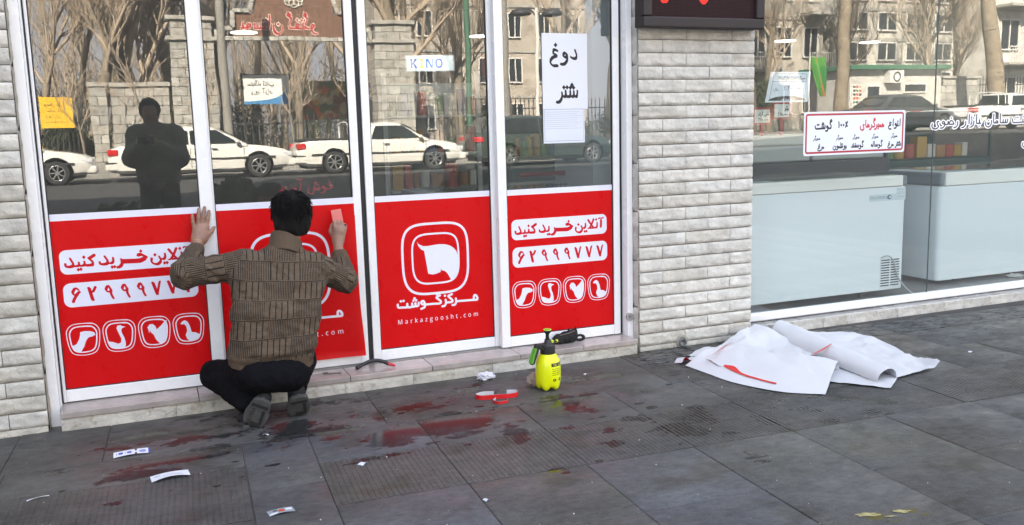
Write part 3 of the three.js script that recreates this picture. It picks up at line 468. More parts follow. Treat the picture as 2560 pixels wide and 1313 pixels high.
// sticker with red border on the window
{
  const tex = canvasTex(1024, 340, (x, w, h) => { x.fillStyle = '#dfe4f0'; x.fillRect(0, 0, w, h); x.strokeStyle = '#a8303c'; x.lineWidth = 15; x.beginPath(); x.roundRect(24, 22, w - 48, h - 44, 16); x.stroke();
    const t = (s, xr, y, u, wd, c) => { x.fillStyle = x.strokeStyle = c; return persian(x, s, xr, y, u, wd); };
    const K = '#23232e', Rr = '#c03a44'; t('انواع', 975, 125, 29, 6.5, K); t('همبرگرهای', 800, 128, 29, 7, Rr); t('۱۰۰٪', 430, 125, 29, 7, K); t('گوشت', 265, 130, 29, 7, K);
    const col = [[955, 'شتر مرغ'], [755, 'گوساله'], [560, 'گوسفند'], [395, 'بوقلمون'], [170, 'مرغ']]; col.forEach(([xr, s]) => { t(s, xr + 30, 285, 21, 5, K); t('همبرگر', xr - 10, 215, 13, 2.8, K); }); });
  const s = new THREE.Shape(); const rw = 0.885, rh = 0.29, q = 0.02; s.moveTo(q, 0); s.lineTo(rw - q, 0); s.quadraticCurveTo(rw, 0, rw, q); s.lineTo(rw, rh - q); s.quadraticCurveTo(rw, rh, rw - q, rh); s.lineTo(q, rh); s.quadraticCurveTo(0, rh, 0, rh - q); s.lineTo(0, q); s.quadraticCurveTo(0, 0, q, 0);
  const geo = new THREE.ShapeGeometry(s, 6); const p = geo.attributes.position, uv = []; for (let i = 0; i < p.count; i++) uv.push(p.getX(i) / rw, p.getY(i) / rh); geo.setAttribute('uv', new THREE.Float32BufferAttribute(uv, 2));
  const m = mesh('window_sticker', geo.translate(4.065, 1.152, 0.002), phys(0xffffff, 0.35, { map: tex })); tag(m, 'white sticker with red border and burger list on the window', 'sticker');
}
// taped papers on the rightmost leaf
function paper(name, label, x0, x1, y0, y1, z, tex, seed, amp = 0.004) {
  const g = mesh(name, quadSheet((u, v) => V(x0 + u * (x1 - x0), y0 + v * (y1 - y0), z + 0.0015 + amp * Math.max(0, noise(u * 2 + seed, v * 2.5)) + amp * 0.5 * (u * u)), 16, 16), mat(0xffffff, 0.75, { map: tex })); return tag(g, label, 'paper');
}
{
  const t1 = canvasTex(512, 768, (x, w, h) => { x.fillStyle = '#dcdfe6'; x.fillRect(0, 0, w, h); x.fillStyle = x.strokeStyle = '#2b2427'; const o = { a: 1.1, thin: 0.55 }; persian(x, 'دوغ', 400, 250, 88, 17, o); persian(x, 'شتر', 395, 640, 82, 17, o); });
  paper('notice_paper', 'white paper with two large black words taped to the rightmost leaf', 2.176, 2.468, 1.49, 1.925, -0.014, t1, 3);
  const t2 = canvasTex(384, 256, (x, w, h) => { x.fillStyle = '#d6dbe6'; x.fillRect(0, 0, w, h); x.strokeStyle = '#6a7080'; x.lineWidth = 2; x.strokeRect(12, 10, w - 24, h - 26); x.lineWidth = 1.2; for (let i = 1; i < 10; i++) { x.beginPath(); x.moveTo(20, 14 + i * 15); x.lineTo(w - 30 - (i % 3) * 20, 14 + i * 15); x.stroke(); } });
  paper('form_paper', 'white printed form taped right under the two-word notice', 2.176, 2.445, 1.292, 1.497, -0.0125, t2, 5, 0.003);
}

// ---------------------------------------------------------------- LED sign on the pillar
{
  const g = thing('led_sign', 'dark framed LED dot sign hung across the top of the stone pillar', 'sign', null, [0, 0, 0]);
  const x0 = 2.70, x1 = 3.55, y0 = 1.94, y1 = 2.3, z0 = 0.14, z1 = 0.245;
  const fm = phys([0.035, 0.029, 0.03], 0.55, { specularIntensity: 0.6 });
  mesh('case', rb(x0 + 0.004, x1 - 0.004, y0 + 0.004, y1, z0, z1 - 0.03, 0.004), fm, g);
  const bar = (a, b, c, d) => mesh('frame_bar', rb(a, b, c, d, z1 - 0.029, z1, 0.01, 3), fm, g);
  bar(x0, x1, y0, y0 + 0.062); bar(x0, x0 + 0.062, y0 + 0.0625, y1); bar(x1 - 0.062, x1, y0 + 0.0625, y1); bar(x0 + 0.0625, x1 - 0.0625, y1 - 0.05, y1);
  const NX = 88, NY = 32, W = 1408, H = 512;
  const dots = canvasTex(W, H, (x) => { x.fillStyle = '#12070a'; x.fillRect(0, 0, W, H); for (let j = 0; j < NY; j++) for (let i = 0; i < NX; i++) { x.fillStyle = (i + j * 3) % 7 ? '#4a1f26' : '#3c1c25'; x.beginPath(); x.arc(i * 16 + 8, j * 16 + 8, 4.1, 0, 7); x.fill(); } });
  const lit = (i, j) => (Math.abs(i - 10.5) < 3.2 && j < 18 && j > 8 && (Math.hypot(i - 10.5, (j - 13)) < 3.6)) || (Math.hypot(i - 43, j - 13) < 3.6);
  const em = canvasTex(W, H, (x) => { x.fillStyle = '#000'; x.fillRect(0, 0, W, H); for (let j = 0; j < NY; j++) for (let i = 0; i < NX; i++) if (lit(i, NY - 1 - j)) { x.fillStyle = '#ff2a1e'; x.beginPath(); x.arc(i * 16 + 8, j * 16 + 8, 7.5, 0, 7); x.fill(); } });
  mesh('led_screen', new THREE.PlaneGeometry(x1 - x0 - 0.124, y1 - y0 - 0.112).translate((x0 + x1) / 2, (y0 + y1 + 0.012) / 2, z1 - 0.02), phys(0xffffff, 0.6, { specularIntensity: 0.4, map: dots, emissive: 0xffffff, emissiveMap: em, emissiveIntensity: 0.35 }), g);
  mesh('bracket', bx(x0 + 0.2, x1 - 0.2, y0 + 0.1, y1 - 0.04, 0.118, z0 + 0.001), fm, g);
}

// ---------------------------------------------------------------- chest freezers behind the window
const mFreezer = phys([0.74, 0.80, 0.835], 0.32), mFreezeTop = phys([0.8, 0.81, 0.78], 0.4), mFreezeCap = mat([0.17, 0.2, 0.22], 0.5);
function freezer(label, x0, x1, z1, depth, y0, yb, yt, badge) {
  const g = thing('chest_freezer', label, 'freezer', 'white chest freezers along the window');
  const R = 0.05, s = new THREE.Shape(), w = x1 - x0; s.moveTo(R, 0); s.lineTo(w - R, 0); s.quadraticCurveTo(w, 0, w, R); s.lineTo(w, depth - R); s.quadraticCurveTo(w, depth, w - R, depth); s.lineTo(R, depth); s.quadraticCurveTo(0, depth, 0, depth - R); s.lineTo(0, R); s.quadraticCurveTo(0, 0, R, 0);
  const ex = (a, b, sc = 0) => { const e = new THREE.ExtrudeGeometry(s, { depth: b - a - 2 * sc, bevelEnabled: sc > 0, bevelSize: 0, bevelThickness: sc, curveSegments: 8 }); return toCreasedNormals(e.rotateX(-Math.PI / 2).translate(x0, a + sc, z1), 0.7); };
  mesh('body', ex(y0, yb), mFreezer, g); 
  mesh('seam', bx(x0 + 0.05, x1 - 0.05, yb - 0.001, yb + 0.003, z1 - 0.03, z1 - 0.004), mGasket, g);
  mesh('rim', rb(x0 + 0.045, x1 - 0.045, yb + 0.003, yt, z1 - depth + 0.02, z1 + 0.006, 0.008), mFreezeTop, g);
  mesh('end_cap', rb(x0 - 0.004, x0 + 0.044, yb + 0.003, yt - 0.002, z1 - depth, z1 + 0.004, 0.02, 3), mFreezeCap, g); mesh('end_cap', rb(x1 - 0.044, x1 + 0.004, yb + 0.003, yt - 0.002, z1 - depth, z1 + 0.004, 0.02, 3), mFreezeCap, g);
  for (const fx of [x0 + 0.3, x1 - 0.32]) mesh('foot', cyl(0.022, 0.022, y0 - 0.06, fx, 0.06, z1 - 0.09, 12), mGasket, g);
  for (const z of [0.14, depth - 0.04]) mesh('sliding_lid', bx(x0 + 0.08 + (z > 0.3 ? 0 : 0.4), x1 - 0.08 - (z > 0.3 ? 0.4 : 0), yt + 0.002, yt + 0.008, z1 - depth + 0.05, z1 - 0.03), mGlass, g).position.y = z > 0.3 ? 0.009 : 0;
  if (badge) {
    const gr = mesh('vent_grille', rb(x1 - 0.235, x1 - 0.045, y0 + 0.018, y0 + 0.238, z1, z1 + 0.004, 0.002), mFreezer, g);
    for (let i = 0; i < 11; i++) for (const c of [0, 1]) mesh('slot', bx(x1 - 0.232 + c * 0.095, x1 - 0.15 + c * 0.095, y0 + 0.028 + i * 0.0192, y0 + 0.0365 + i * 0.0192, z1 + 0.0042, z1 + 0.0052), mGasket, gr);
    const lab = canvasTex(512, 96, (x, W, H) => { x.fillStyle = '#c4d4dc'; x.fillRect(0, 0, W, H); x.fillStyle = '#51606e'; x.font = '52px serif'; x.fillText('CYCLOPENTA', 6, 66); x.beginPath(); x.ellipse(380, 46, 40, 34, 0, 0, 7); x.fill(); x.fillStyle = '#c4d4dc'; x.beginPath(); x.ellipse(392, 46, 22, 18, 0, 0, 7); x.fill(); });
    mesh('brand_label', new THREE.PlaneGeometry(0.26, 0.049).translate(x1 - 0.235, yb - 0.075, z1 + 0.0012), mat(0xffffff, 0.4, { map: lab }), g);
    const sp = canvasTex(160, 160, (x, W, H) => { x.fillStyle = '#ccd8de'; x.fillRect(0, 0, W, H); x.strokeStyle = '#75828c'; for (let i = 0; i < 9; i++) { x.strokeRect(8 + (i % 3) * 50, 8 + Math.floor(i / 3) * 50, 46, 46); x.fillStyle = '#8c98a0'; x.fillRect(14 + (i % 3) * 50, 20 + Math.floor(i / 3) * 50, 30, 6); } });
    mesh('rating_plate', new THREE.PlaneGeometry(0.09, 0.09).translate(x1 - 0.06, yb - 0.055, z1 + 0.0012), mat(0xffffff, 0.4, { map: sp }), g);
    mesh('power_cord', tube([[x1 - 0.235, y0 + 0.243, z1 + 0.002], [x1 - 0.2, y0 + 0.262, z1 + 0.022], [x1 - 0.14, y0 + 0.235, z1 + 0.02], [x1 - 0.06, y0 + 0.06, z1 + 0.025], [x1 + 0.03, 0.068, z1 + 0.1], [x1 + 0.1, 0.066, z1 + 0.19]], 0.0055, 36), mat([0.5, 0.5, 0.49], 0.5), g);
  } else mesh('power_cord', tube(Array.from({ length: 26 }, (_, i) => [x0 + 0.75 + 0.05 * Math.cos(i * 0.9) + i * 0.004, 0.068 + 0.004 * (i % 5), z1 + 0.06 + 0.04 * Math.sin(i * 0.9)]), 0.005, 120), mat([0.5, 0.5, 0.49], 0.5), g);
  return g;
}
freezer('chest freezer with side vent slots, nearest the stone pillar', 3.58, 5.255, -0.25, 0.62, 0.115, 0.885, 0.968, true);
freezer('chest freezer by the right picture edge, set farther from the glass', 5.78, 7.7, -0.42, 0.66, 0.092, 0.845, 0.955, false);
// ---------------------------------------------------------------- the street that the glass mirrors
const groundY = (x, z) => sstep(z, 6.2, 13) * (0.26 + 0.62 * sstep(x, 13, 27));
{
  const xs = [-300, -120, -60, -30, -15, -8, -4, 0, 4, 8, 11, 13, 15, 17, 19, 21, 23, 25, 27, 30, 36, 45, 60, 120, 300], zs = [-200, -60, -20, -11, -8, 0, 3, 5, 6.2, 7, 7.8, 8.6, 9.4, 10.2, 11, 12, 13, 16, 20, 24, 26, 30, 40, 60, 100, 300];
  const sheet = (z0, z1, dy, fn) => { const Z = zs.filter((z) => z > z0 && z < z1); Z.unshift(z0); Z.push(z1); const P = [], U = [], I = []; for (const z of Z) for (const x of xs) { P.push(x, groundY(x, z) + dy, z); U.push(x, z); } const n = xs.length; for (let j = 0; j < Z.length - 1; j++) for (let i = 0; i < n - 1; i++) { const a = j * n + i; I.push(a, a + n, a + 1, a + 1, a + n, a + n + 1); } const g = new THREE.BufferGeometry(); g.setAttribute('position', new THREE.Float32BufferAttribute(P, 3)); g.setAttribute('uv', new THREE.Float32BufferAttribute(U, 2)); g.setIndex(I); g.computeVertexNormals(); return g; };
  smesh('ground', sheet(-200, 300, -0.065), mat([0.16, 0.155, 0.145], 0.95, { map: rep(T.grain, 0.4) }));
  smesh('road', sheet(10.2, 24.2, -0.03), mat([0.055, 0.054, 0.053], 0.9, { map: rep(T.grain, 0.5) }), 'asphalt street seen in the glass');
  smesh('far_pavement', sheet(24.5, 28.0, 0.06), mat([0.3, 0.285, 0.255], 0.9, { map: rep(T.blot, 0.5) }));
  const kerb = struct('kerb'); const mk = [mat([0.4, 0.385, 0.35], 0.9, { map: rep(T.grain, 1) }), mat([0.36, 0.35, 0.32], 0.9, { map: rep(T.grain, 1) })];
  for (const z of [9.95, 24.25]) for (let x = -9; x < 45; x += 0.8) { const y = groundY(x + 0.4, z); const k = mesh('kerb_stone', rb(x + 0.004, x + 0.796, y - 0.2, y + 0.1, z, z + 0.24, 0.02), mk[Math.round(x * 10) % 3 ? 0 : 1], kerb); }
}
// cars -----------------------------------------------------------------------------------------
const mTyre = mat([0.018, 0.018, 0.018], 0.85), mRim = mat([0.5, 0.5, 0.5], 0.3, { metalness: 0.8 }), mCarGlass = phys([0.015, 0.02, 0.022], 0.04), mBlackTrim = mat([0.02, 0.02, 0.02], 0.6), mTail = phys([0.5, 0.01, 0.01], 0.15, { clearcoat: 1 }), mHeadlamp = phys([0.55, 0.56, 0.58], 0.08, { clearcoat: 1 }), mChrome = mat([0.7, 0.7, 0.7], 0.15, { metalness: 1 }), mArch = mat([0.01, 0.01, 0.01], 0.95);
const wheelGeos = (() => { const tyre = lathe([[0.2, -0.09], [0.27, -0.1], [0.305, -0.085], [0.315, -0.04], [0.315, 0.04], [0.305, 0.085], [0.27, 0.1], [0.2, 0.09]], 28).rotateX(Math.PI / 2); const rim = []; rim.push(lathe([[0.2, 0.085], [0.2, 0.04], [0.03, 0.05], [0.0, 0.05]], 24).rotateX(Math.PI / 2)); for (let i = 0; i < 7; i++) { const a = (i / 7) * Math.PI * 2; rim.push(new THREE.BoxGeometry(0.16, 0.032, 0.03).translate(0.11, 0, 0.082).rotateZ(a)); } rim.push(new THREE.CylinderGeometry(0.045, 0.05, 0.03, 16).rotateX(Math.PI / 2).translate(0, 0, 0.085)); rim.push(new THREE.TorusGeometry(0.198, 0.012, 6, 28).translate(0, 0, 0.085)); return [tyre, merge(rim), lathe([[0.2, 0.05], [0.0, 0.045]], 24).rotateX(Math.PI / 2)]; })();
function loft(st) { // stations: [x, ring of [z,y] half profile from bottom to top]
  const n = st[0][1].length, P = [], I = []; for (const [x, ring] of st) { for (const [z, y] of ring) P.push(x, y, z); for (const [z, y] of ring.slice().reverse()) P.push(x, y, -z); }
  const m = n * 2; for (let s = 0; s < st.length - 1; s++) for (let i = 0; i < m; i++) { const a = s * m + i, b = s * m + ((i + 1) % m); I.push(a, b, a + m, b, b + m, a + m); }
  for (const [s, f] of [[0, 1], [st.length - 1, 0]]) for (let i = 1; i < m - 1; i++) { const a = s * m; f ? I.push(a, a + i + 1, a + i) : I.push(a, a + i, a + i + 1); }
  const g = new THREE.BufferGeometry(); g.setAttribute('position', new THREE.Float32BufferAttribute(P, 3)); g.setIndex(I); g.computeVertexNormals(); return toCreasedNormals(g, 0.55);
}
function car(name, label, paint, at, o = {}) {
  const g = thing(name, label, o.cat || 'car', o.group || 'cars parked across the street', at), L = o.L || 4.5, W = o.W || 0.86, belt = o.belt || 0.93, roof = o.roof || 1.44, k = L / 4.5, X = (x) => x * k;
  const m = phys(paint, 0.28, { clearcoat: 0.8, clearcoatRoughness: 0.08 });
  const ring = (w, y0, y1, wt) => [[w * 0.86, y0], [w * 0.97, y0 + 0.08], [w, y0 + (y1 - y0) * 0.4], [w * 0.995, y0 + (y1 - y0) * 0.62], [wt, y1 - 0.06], [wt - 0.07, y1], [0.02, y1 + 0.015]];
  const hood = o.hood || 0.9, bed = o.bed;
  const st = [[X(-2.25), ring(W * 0.86, 0.36, belt - 0.2, W * 0.8)], [X(-2.18), ring(W * 0.93, 0.26, belt - 0.06, W * 0.86)], [X(-1.95), ring(W * 0.98, 0.22, belt + (bed ? 0.02 : 0.02), W * 0.92)], [X(-1.3), ring(W, 0.2, belt + 0.02, W * 0.95)], [X(-0.4), ring(W, 0.19, belt, W * 0.96)], [X(0.7), ring(W, 0.19, belt - 0.01, W * 0.95)], [X(1.2), ring(W, 0.2, hood + 0.0, W * 0.9)], [X(1.75), ring(W * 0.98, 0.22, hood - 0.08, W * 0.84)], [X(2.08), ring(W * 0.92, 0.24, hood - 0.16, W * 0.76)], [X(2.22), ring(W * 0.84, 0.3, hood - 0.27, W * 0.7)], [X(2.27), ring(W * 0.74, 0.38, hood - 0.36, W * 0.62)]];
  mesh('body_shell', loft(st), m, g);
  // cabin: [rear foot, rear roof, front roof, front foot]
  const c = o.cabin || [-1.62, -0.95, 0.28, 1.12], wB = W * 0.93, wR = W * 0.72, yb = belt - 0.02;
  const cr = (w, y) => [[w, yb - 0.04], [lerp(wB, w, 0.5), yb + (y - yb) * 0.5], [w - 0.03 + 0.0, y - 0.05], [w - 0.13, y], [0.02, y + 0.02]];
  const cab = [[X(c[0]), [[wB, yb - 0.04], [wB - 0.005, yb], [wB - 0.02, yb + 0.01], [wB - 0.12, yb + 0.02], [0.02, yb + 0.02]]], [X(lerp(c[0], c[1], 0.5)), cr(lerp(wB, wR, 0.45), lerp(yb, roof, 0.58))], [X(c[1]), cr(wR + 0.02, roof - 0.025)], [X(lerp(c[1], c[2], 0.5)), cr(wR + 0.03, roof)], [X(c[2]), cr(wR + 0.02, roof - 0.03)], [X(lerp(c[2], c[3], 0.5)), cr(lerp(wB, wR, 0.45), lerp(yb, roof, 0.52))], [X(c[3]), [[wB, yb - 0.04], [wB - 0.005, yb], [wB - 0.02, yb + 0.01], [wB - 0.12, yb + 0.02], [0.02, yb + 0.02]]]].map(([x, r]) => [x, r.map(([z, y], i) => (i === 0 ? [wB, yb - 0.04] : [z, y]))]);
  mesh('cabin_shell', loft(cab), m, g);
  const side = (pts, s) => { const z = (y) => lerp(wB + 0.012, wR + 0.03, (y - yb) / (roof - yb)) + 0.012; const q = poly(pts, 0.02), p = q.attributes.position; for (let i = 0; i < p.count; i++) p.setZ(i, s * (z(p.getY(i)) + p.getZ(i) * 0.6 - 0.006)); q.computeVertexNormals(); return q; };
  const y0 = yb + 0.06, y1 = roof - 0.11, rearX = (y) => lerp(X(c[0]), X(c[1]), (y - yb) / (roof - yb)), frontX = (y) => lerp(X(c[3]), X(c[2]), (y - yb) / (roof - yb)), mid = X(o.mid ?? -0.32);
  for (const s of [-1, 1]) {
    if (o.doors !== 2) { mesh('side_window', side([[rearX(y0) + 0.24, y0], [mid - 0.03, y0], [mid - 0.03, y1], [rearX(y1) + 0.17, y1]], s), mCarGlass, g); mesh('side_window', side([[mid + 0.03, y0], [frontX(y0) - 0.17, y0], [frontX(y1) - 0.1, y1], [mid + 0.03, y1]], s), mCarGlass, g); } else mesh('side_window', side([[rearX(y0) + 0.1, y0], [frontX(y0) - 0.17, y0], [frontX(y1) - 0.1, y1], [rearX(y1) + 0.1, y1]], s), mCarGlass, g);
    mesh('side_moulding', rb(X(-1.9), X(1.8), 0.52, 0.575, s > 0 ? W - 0.004 : -W - 0.014, s > 0 ? W + 0.014 : -W + 0.004, 0.006), mBlackTrim, g);
    mesh('mirror', new THREE.SphereGeometry(0.1, 10, 8).scale(0.7, 0.6, 1).translate(X(c[3]) - 0.28, yb + 0.09, s * (wB + 0.1)), o.mirror || m, g);
    for (const dx of o.doors === 2 ? [0.1] : [-0.6, 0.3]) mesh('door_handle', rb(X(dx) - 0.08, X(dx) + 0.06, belt - 0.14, belt - 0.105, s > 0 ? W - 0.01 : -W - 0.014, s > 0 ? W + 0.014 : -W + 0.01, 0.006), mBlackTrim, g);
    for (const dx of [c[3] - 0.1, mid / k, c[0] + 0.5]) mesh('door_gap', bx(X(dx) - 0.005, X(dx) + 0.005, 0.3, belt - 0.06, s > 0 ? W - 0.003 : -W - 0.003, s > 0 ? W + 0.003 : -W + 0.003), mBlackTrim, g);
    for (const wx of [-1.3, 1.38]) { const w = new THREE.Group(); w.name = 'wheel'; w.position.set(X(wx), 0.315, s * (W - 0.1)); w.rotation.y = s > 0 ? 0 : Math.PI; g.add(w); mesh('tyre', wheelGeos[0], mTyre, w); mesh('rim', wheelGeos[1], mRim, w); mesh('hub_well', wheelGeos[2], mArch, w);
      mesh('wheel_arch', new THREE.RingGeometry(0.02, 0.375, 28, 1, 0, Math.PI * 2).translate(X(wx), 0.345, W + 0.004).scale(1, 1, s), mArch, g); w.position.z = s * (W - 0.075); }
    mesh('tail_lamp', rb(X(-2.25), X(-2.0), belt - 0.23, belt - 0.06, s > 0 ? W * 0.62 : -W * 0.97, s > 0 ? W * 0.97 : -W * 0.62, 0.03), mTail, g);
    mesh('headlamp', rb(X(2.0), X(2.24), hood - 0.36, hood - 0.22, s > 0 ? W * 0.45 : -W * 0.88, s > 0 ? W * 0.88 : -W * 0.45, 0.04), mHeadlamp, g);
  }
  const scr = (xa, ya, xb, yb2, w0, w1, off) => { const q = new THREE.BufferGeometry(); q.setAttribute('position', new THREE.Float32BufferAttribute([xa + off, ya, -w0, xa + off, ya, w0, xb + off, yb2, w1, xa + off, ya, -w0, xb + off, yb2, w1, xb + off, yb2, -w1], 3)); q.computeVertexNormals(); return q; };
  mesh('windscreen', scr(X(lerp(c[3], c[2], 0.1)), lerp(yb, roof, 0.1), X(lerp(c[3], c[2], 0.86)), lerp(yb, roof, 0.86), wB * 0.9, wR * 0.93, 0.05), mCarGlass, g);
  mesh('rear_window', scr(X(lerp(c[0], c[1], 0.15)), lerp(yb, roof, 0.15), X(lerp(c[0], c[1], 0.85)), lerp(yb, roof, 0.85), wB * 0.88, wR * 0.93, -0.05), mCarGlass, g);
  mesh('rear_bumper', rb(X(-2.31), X(-2.0), 0.3, 0.52, -W * 0.95, W * 0.95, 0.06), o.bumper || m, g); mesh('front_bumper', rb(X(2.0), X(2.34), 0.26, 0.48, -W * 0.88, W * 0.88, 0.08), o.bumper || m, g);
  mesh('bumper_strip', rb(X(-2.325), X(-1.95), 0.49, 0.53, -W * 0.96, W * 0.96, 0.01), mBlackTrim, g);
  mesh('number_plate', bx(X(-2.33), X(-2.318), 0.36, 0.46, -0.25, 0.25), mat([0.7, 0.7, 0.68], 0.5), g);
  mesh('underbody', bx(X(-2), X(2), 0.15, 0.3, -W * 0.8, W * 0.8), mArch, g);
  if (bed) { mesh('bed_floor', bx(X(-2.12), X(c[0]) - 0.02, belt - 0.0, belt + 0.04, -W * 0.8, W * 0.8), mBlackTrim, g); mesh('bed_rail', merge([tube([[X(-2.1), belt + 0.05, W * 0.88], [X(c[0]), belt + 0.05, W * 0.88]], 0.025, 4), tube([[X(-2.1), belt + 0.05, -W * 0.88], [X(c[0]), belt + 0.05, -W * 0.88]], 0.025, 4)]), mBlackTrim, g);
    const fr = []; for (const x of [X(c[0]) - 0.12, X(c[0]) - 0.5]) fr.push(tube([[x, belt, -W * 0.8], [x, roof - 0.06, -W * 0.75], [x, roof, -W * 0.6], [x, roof, W * 0.6], [x, roof - 0.06, W * 0.75], [x, belt, W * 0.8]], 0.022, 30)); mesh('load_frame', merge(fr), mat([0.65, 0.65, 0.62], 0.4), g); }
  return g;
}
const WP = [0.66, 0.65, 0.60], gy = (x) => groundY(x, 21.5) - 0.03;
car('parked_car', 'pearl white saloon whose nose shows in the leftmost pane', [0.62, 0.61, 0.57], [-3.45, gy(-3), 21.6], { L: 4.45 });
car('parked_car', 'white saloon mirrored across the two left panes', WP, [1.5, gy(1.5), 21.6], { L: 4.75 });
car('pickup_truck', 'white pickup with load frame mirrored in the middle panes', WP, [6.5, gy(6.5), 21.6], { L: 5.0, bed: true, cabin: [-0.42, -0.2, 0.5, 1.25], doors: 2, mid: 0, cat: 'pickup' });
car('parked_car', 'dark green estate car mirrored behind the taped papers', [0.03, 0.045, 0.04], [11.8, gy(11.8), 21.6], { L: 4.85, roof: 1.55, cabin: [-2.05, -1.7, 0.3, 1.15], belt: 0.98, mirror: mBlackTrim });
car('parked_car', 'dark grey saloon mirrored above the red-bordered sticker', [0.04, 0.042, 0.045], [26.9, gy(27), 21.6], { L: 4.7 });
car('pickup_truck', 'pale pickup mirrored above the white window lettering', [0.6, 0.61, 0.6], [32.4, gy(32), 21.6], { L: 5.1, bed: true, cabin: [-0.5, -0.3, 0.45, 1.2], doors: 2, mid: 0, cat: 'pickup' });

// park wall, gate, fences --------------------------------------------------------------------
const mBlock = [[0.46, 0.44, 0.39], [0.41, 0.39, 0.35], [0.49, 0.475, 0.43], [0.38, 0.37, 0.335]].map((c) => mat(c, 0.95, { map: rep(T.blot, 0.7), bumpMap: rep(T.chip, 1), bumpScale: 0.01 })), mCap = mat([0.45, 0.43, 0.385], 0.9, { map: rep(T.blot, 0.8) }), mDarkMortar = mat([0.09, 0.085, 0.075], 1), bR = rng(61);
function blockWork(g, x0, x1, y0, y1, z0, z1, bh = 0.3, bw = 0.46) { // blocks on the front (z0) with joints
  mesh('core', bx(x0 + 0.02, x1 - 0.02, y0, y1, z0 + 0.03, z1 - 0.02), mDarkMortar, g); const rows = Math.max(1, Math.round((y1 - y0) / bh)), h = (y1 - y0) / rows;
  for (let r = 0; r < rows; r++) { let x = x0; let first = r % 2 ? bw * 0.55 : bw; while (x < x1 - 0.02) { let w = Math.min(first, x1 - x); if (x1 - x - w < 0.12) w = x1 - x; mesh('stone_block', rb(x + 0.007, x + w - 0.007, y0 + r * h + 0.007, y0 + (r + 1) * h - 0.007, z0 - bR() * 0.012, z1 - 0.04, 0.012), mBlock[Math.floor(bR() * 4)], g); x += w; first = bw; } }
}
function gatePillar(label, x0, x1) { const g = thing('gate_pillar', label, 'gate pillar', 'block gate pillars across the street'), y0 = 0.3; blockWork(g, x0, x1, y0, 4.62, 27.9, 28.7); mesh('ledge', rb(x0 - 0.12, x1 + 0.12, 4.62, 4.76, 27.8, 28.8, 0.02), mCap, g); blockWork(g, x0 + 0.05, x1 - 0.05, 4.76, 5.3, 27.95, 28.65); mesh('cap', rb(x0 - 0.08, x1 + 0.08, 5.3, 5.44, 27.85, 28.75, 0.02), mCap, g); return g; }
gatePillar('block gate pillar with ledge mirrored beside the first stile', 1.1, 2.55); gatePillar('block gate pillar with ledge mirrored left of the blue letter sign', 8.15, 9.6);
{ const g = thing('park_wall', 'low block wall with cap stones mirrored behind the photographer', 'wall'); blockWork(g, -0.9, 1.0, 0.3, 3.1, 28.1, 28.5); mesh('coping', rb(-0.95, 1.05, 3.1, 3.24, 28.02, 28.58, 0.02), mCap, g); }
{ const g = thing('wall_pier', 'short block pier mirrored at the end of the iron fence', 'pier'); blockWork(g, -1.5, -1.0, 0.3, 3.1, 28.0, 28.55); mesh('coping', rb(-1.56, -0.94, 3.1, 3.24, 27.95, 28.6, 0.02), mCap, g); }
const mIron = mat([0.03, 0.03, 0.032], 0.6), mWhiteIron = mat([0.6, 0.59, 0.55], 0.6), spear = merge([new THREE.BoxGeometry(0.03, 2.4, 0.03).translate(0, 1.2, 0), new THREE.ConeGeometry(0.035, 0.2, 4).translate(0, 2.5, 0)]);
function fence(name, label, x0, x1, z, h, m, y, step = 0.16) { const g = thing(name, label, 'fence'); const s = h / 2.6; for (let x = x0; x <= x1; x += step) { const b = mesh('picket', spear, m, g); b.position.set(x, y, z); b.scale.y = s; } for (const q of [0.15, 0.8]) mesh('rail', bx(x0 - 0.05, x1 + 0.05, y + h * q, y + h * q + 0.05, z + 0.018, z + 0.05), m, g); mesh('plinth', rb(x0 - 0.05, x1 + 0.05, y - 0.1, y + 0.3, z - 0.15, z + 0.15, 0.02), mCap, g); return g; }
fence('iron_fence', 'dark spear-topped iron fence mirrored left of the block pier', -8.5, -1.65, 28.3, 2.65, mIron, 0.3);
fence('iron_gate', 'dark iron park gate mirrored between the block pillars', 2.7, 8.0, 28.6, 1.9, mIron, 0.25, 0.2);
fence('iron_fence', 'dark iron fence mirrored behind the pickup nose', 9.8, 22.5, 28.3, 2.3, mIron, 0.3, 0.2);
fence('iron_fence', 'dark iron fence mirrored at the upper right of the shop window', 36.6, 46, 28.3, 2.6, mIron, 0.85, 0.2);
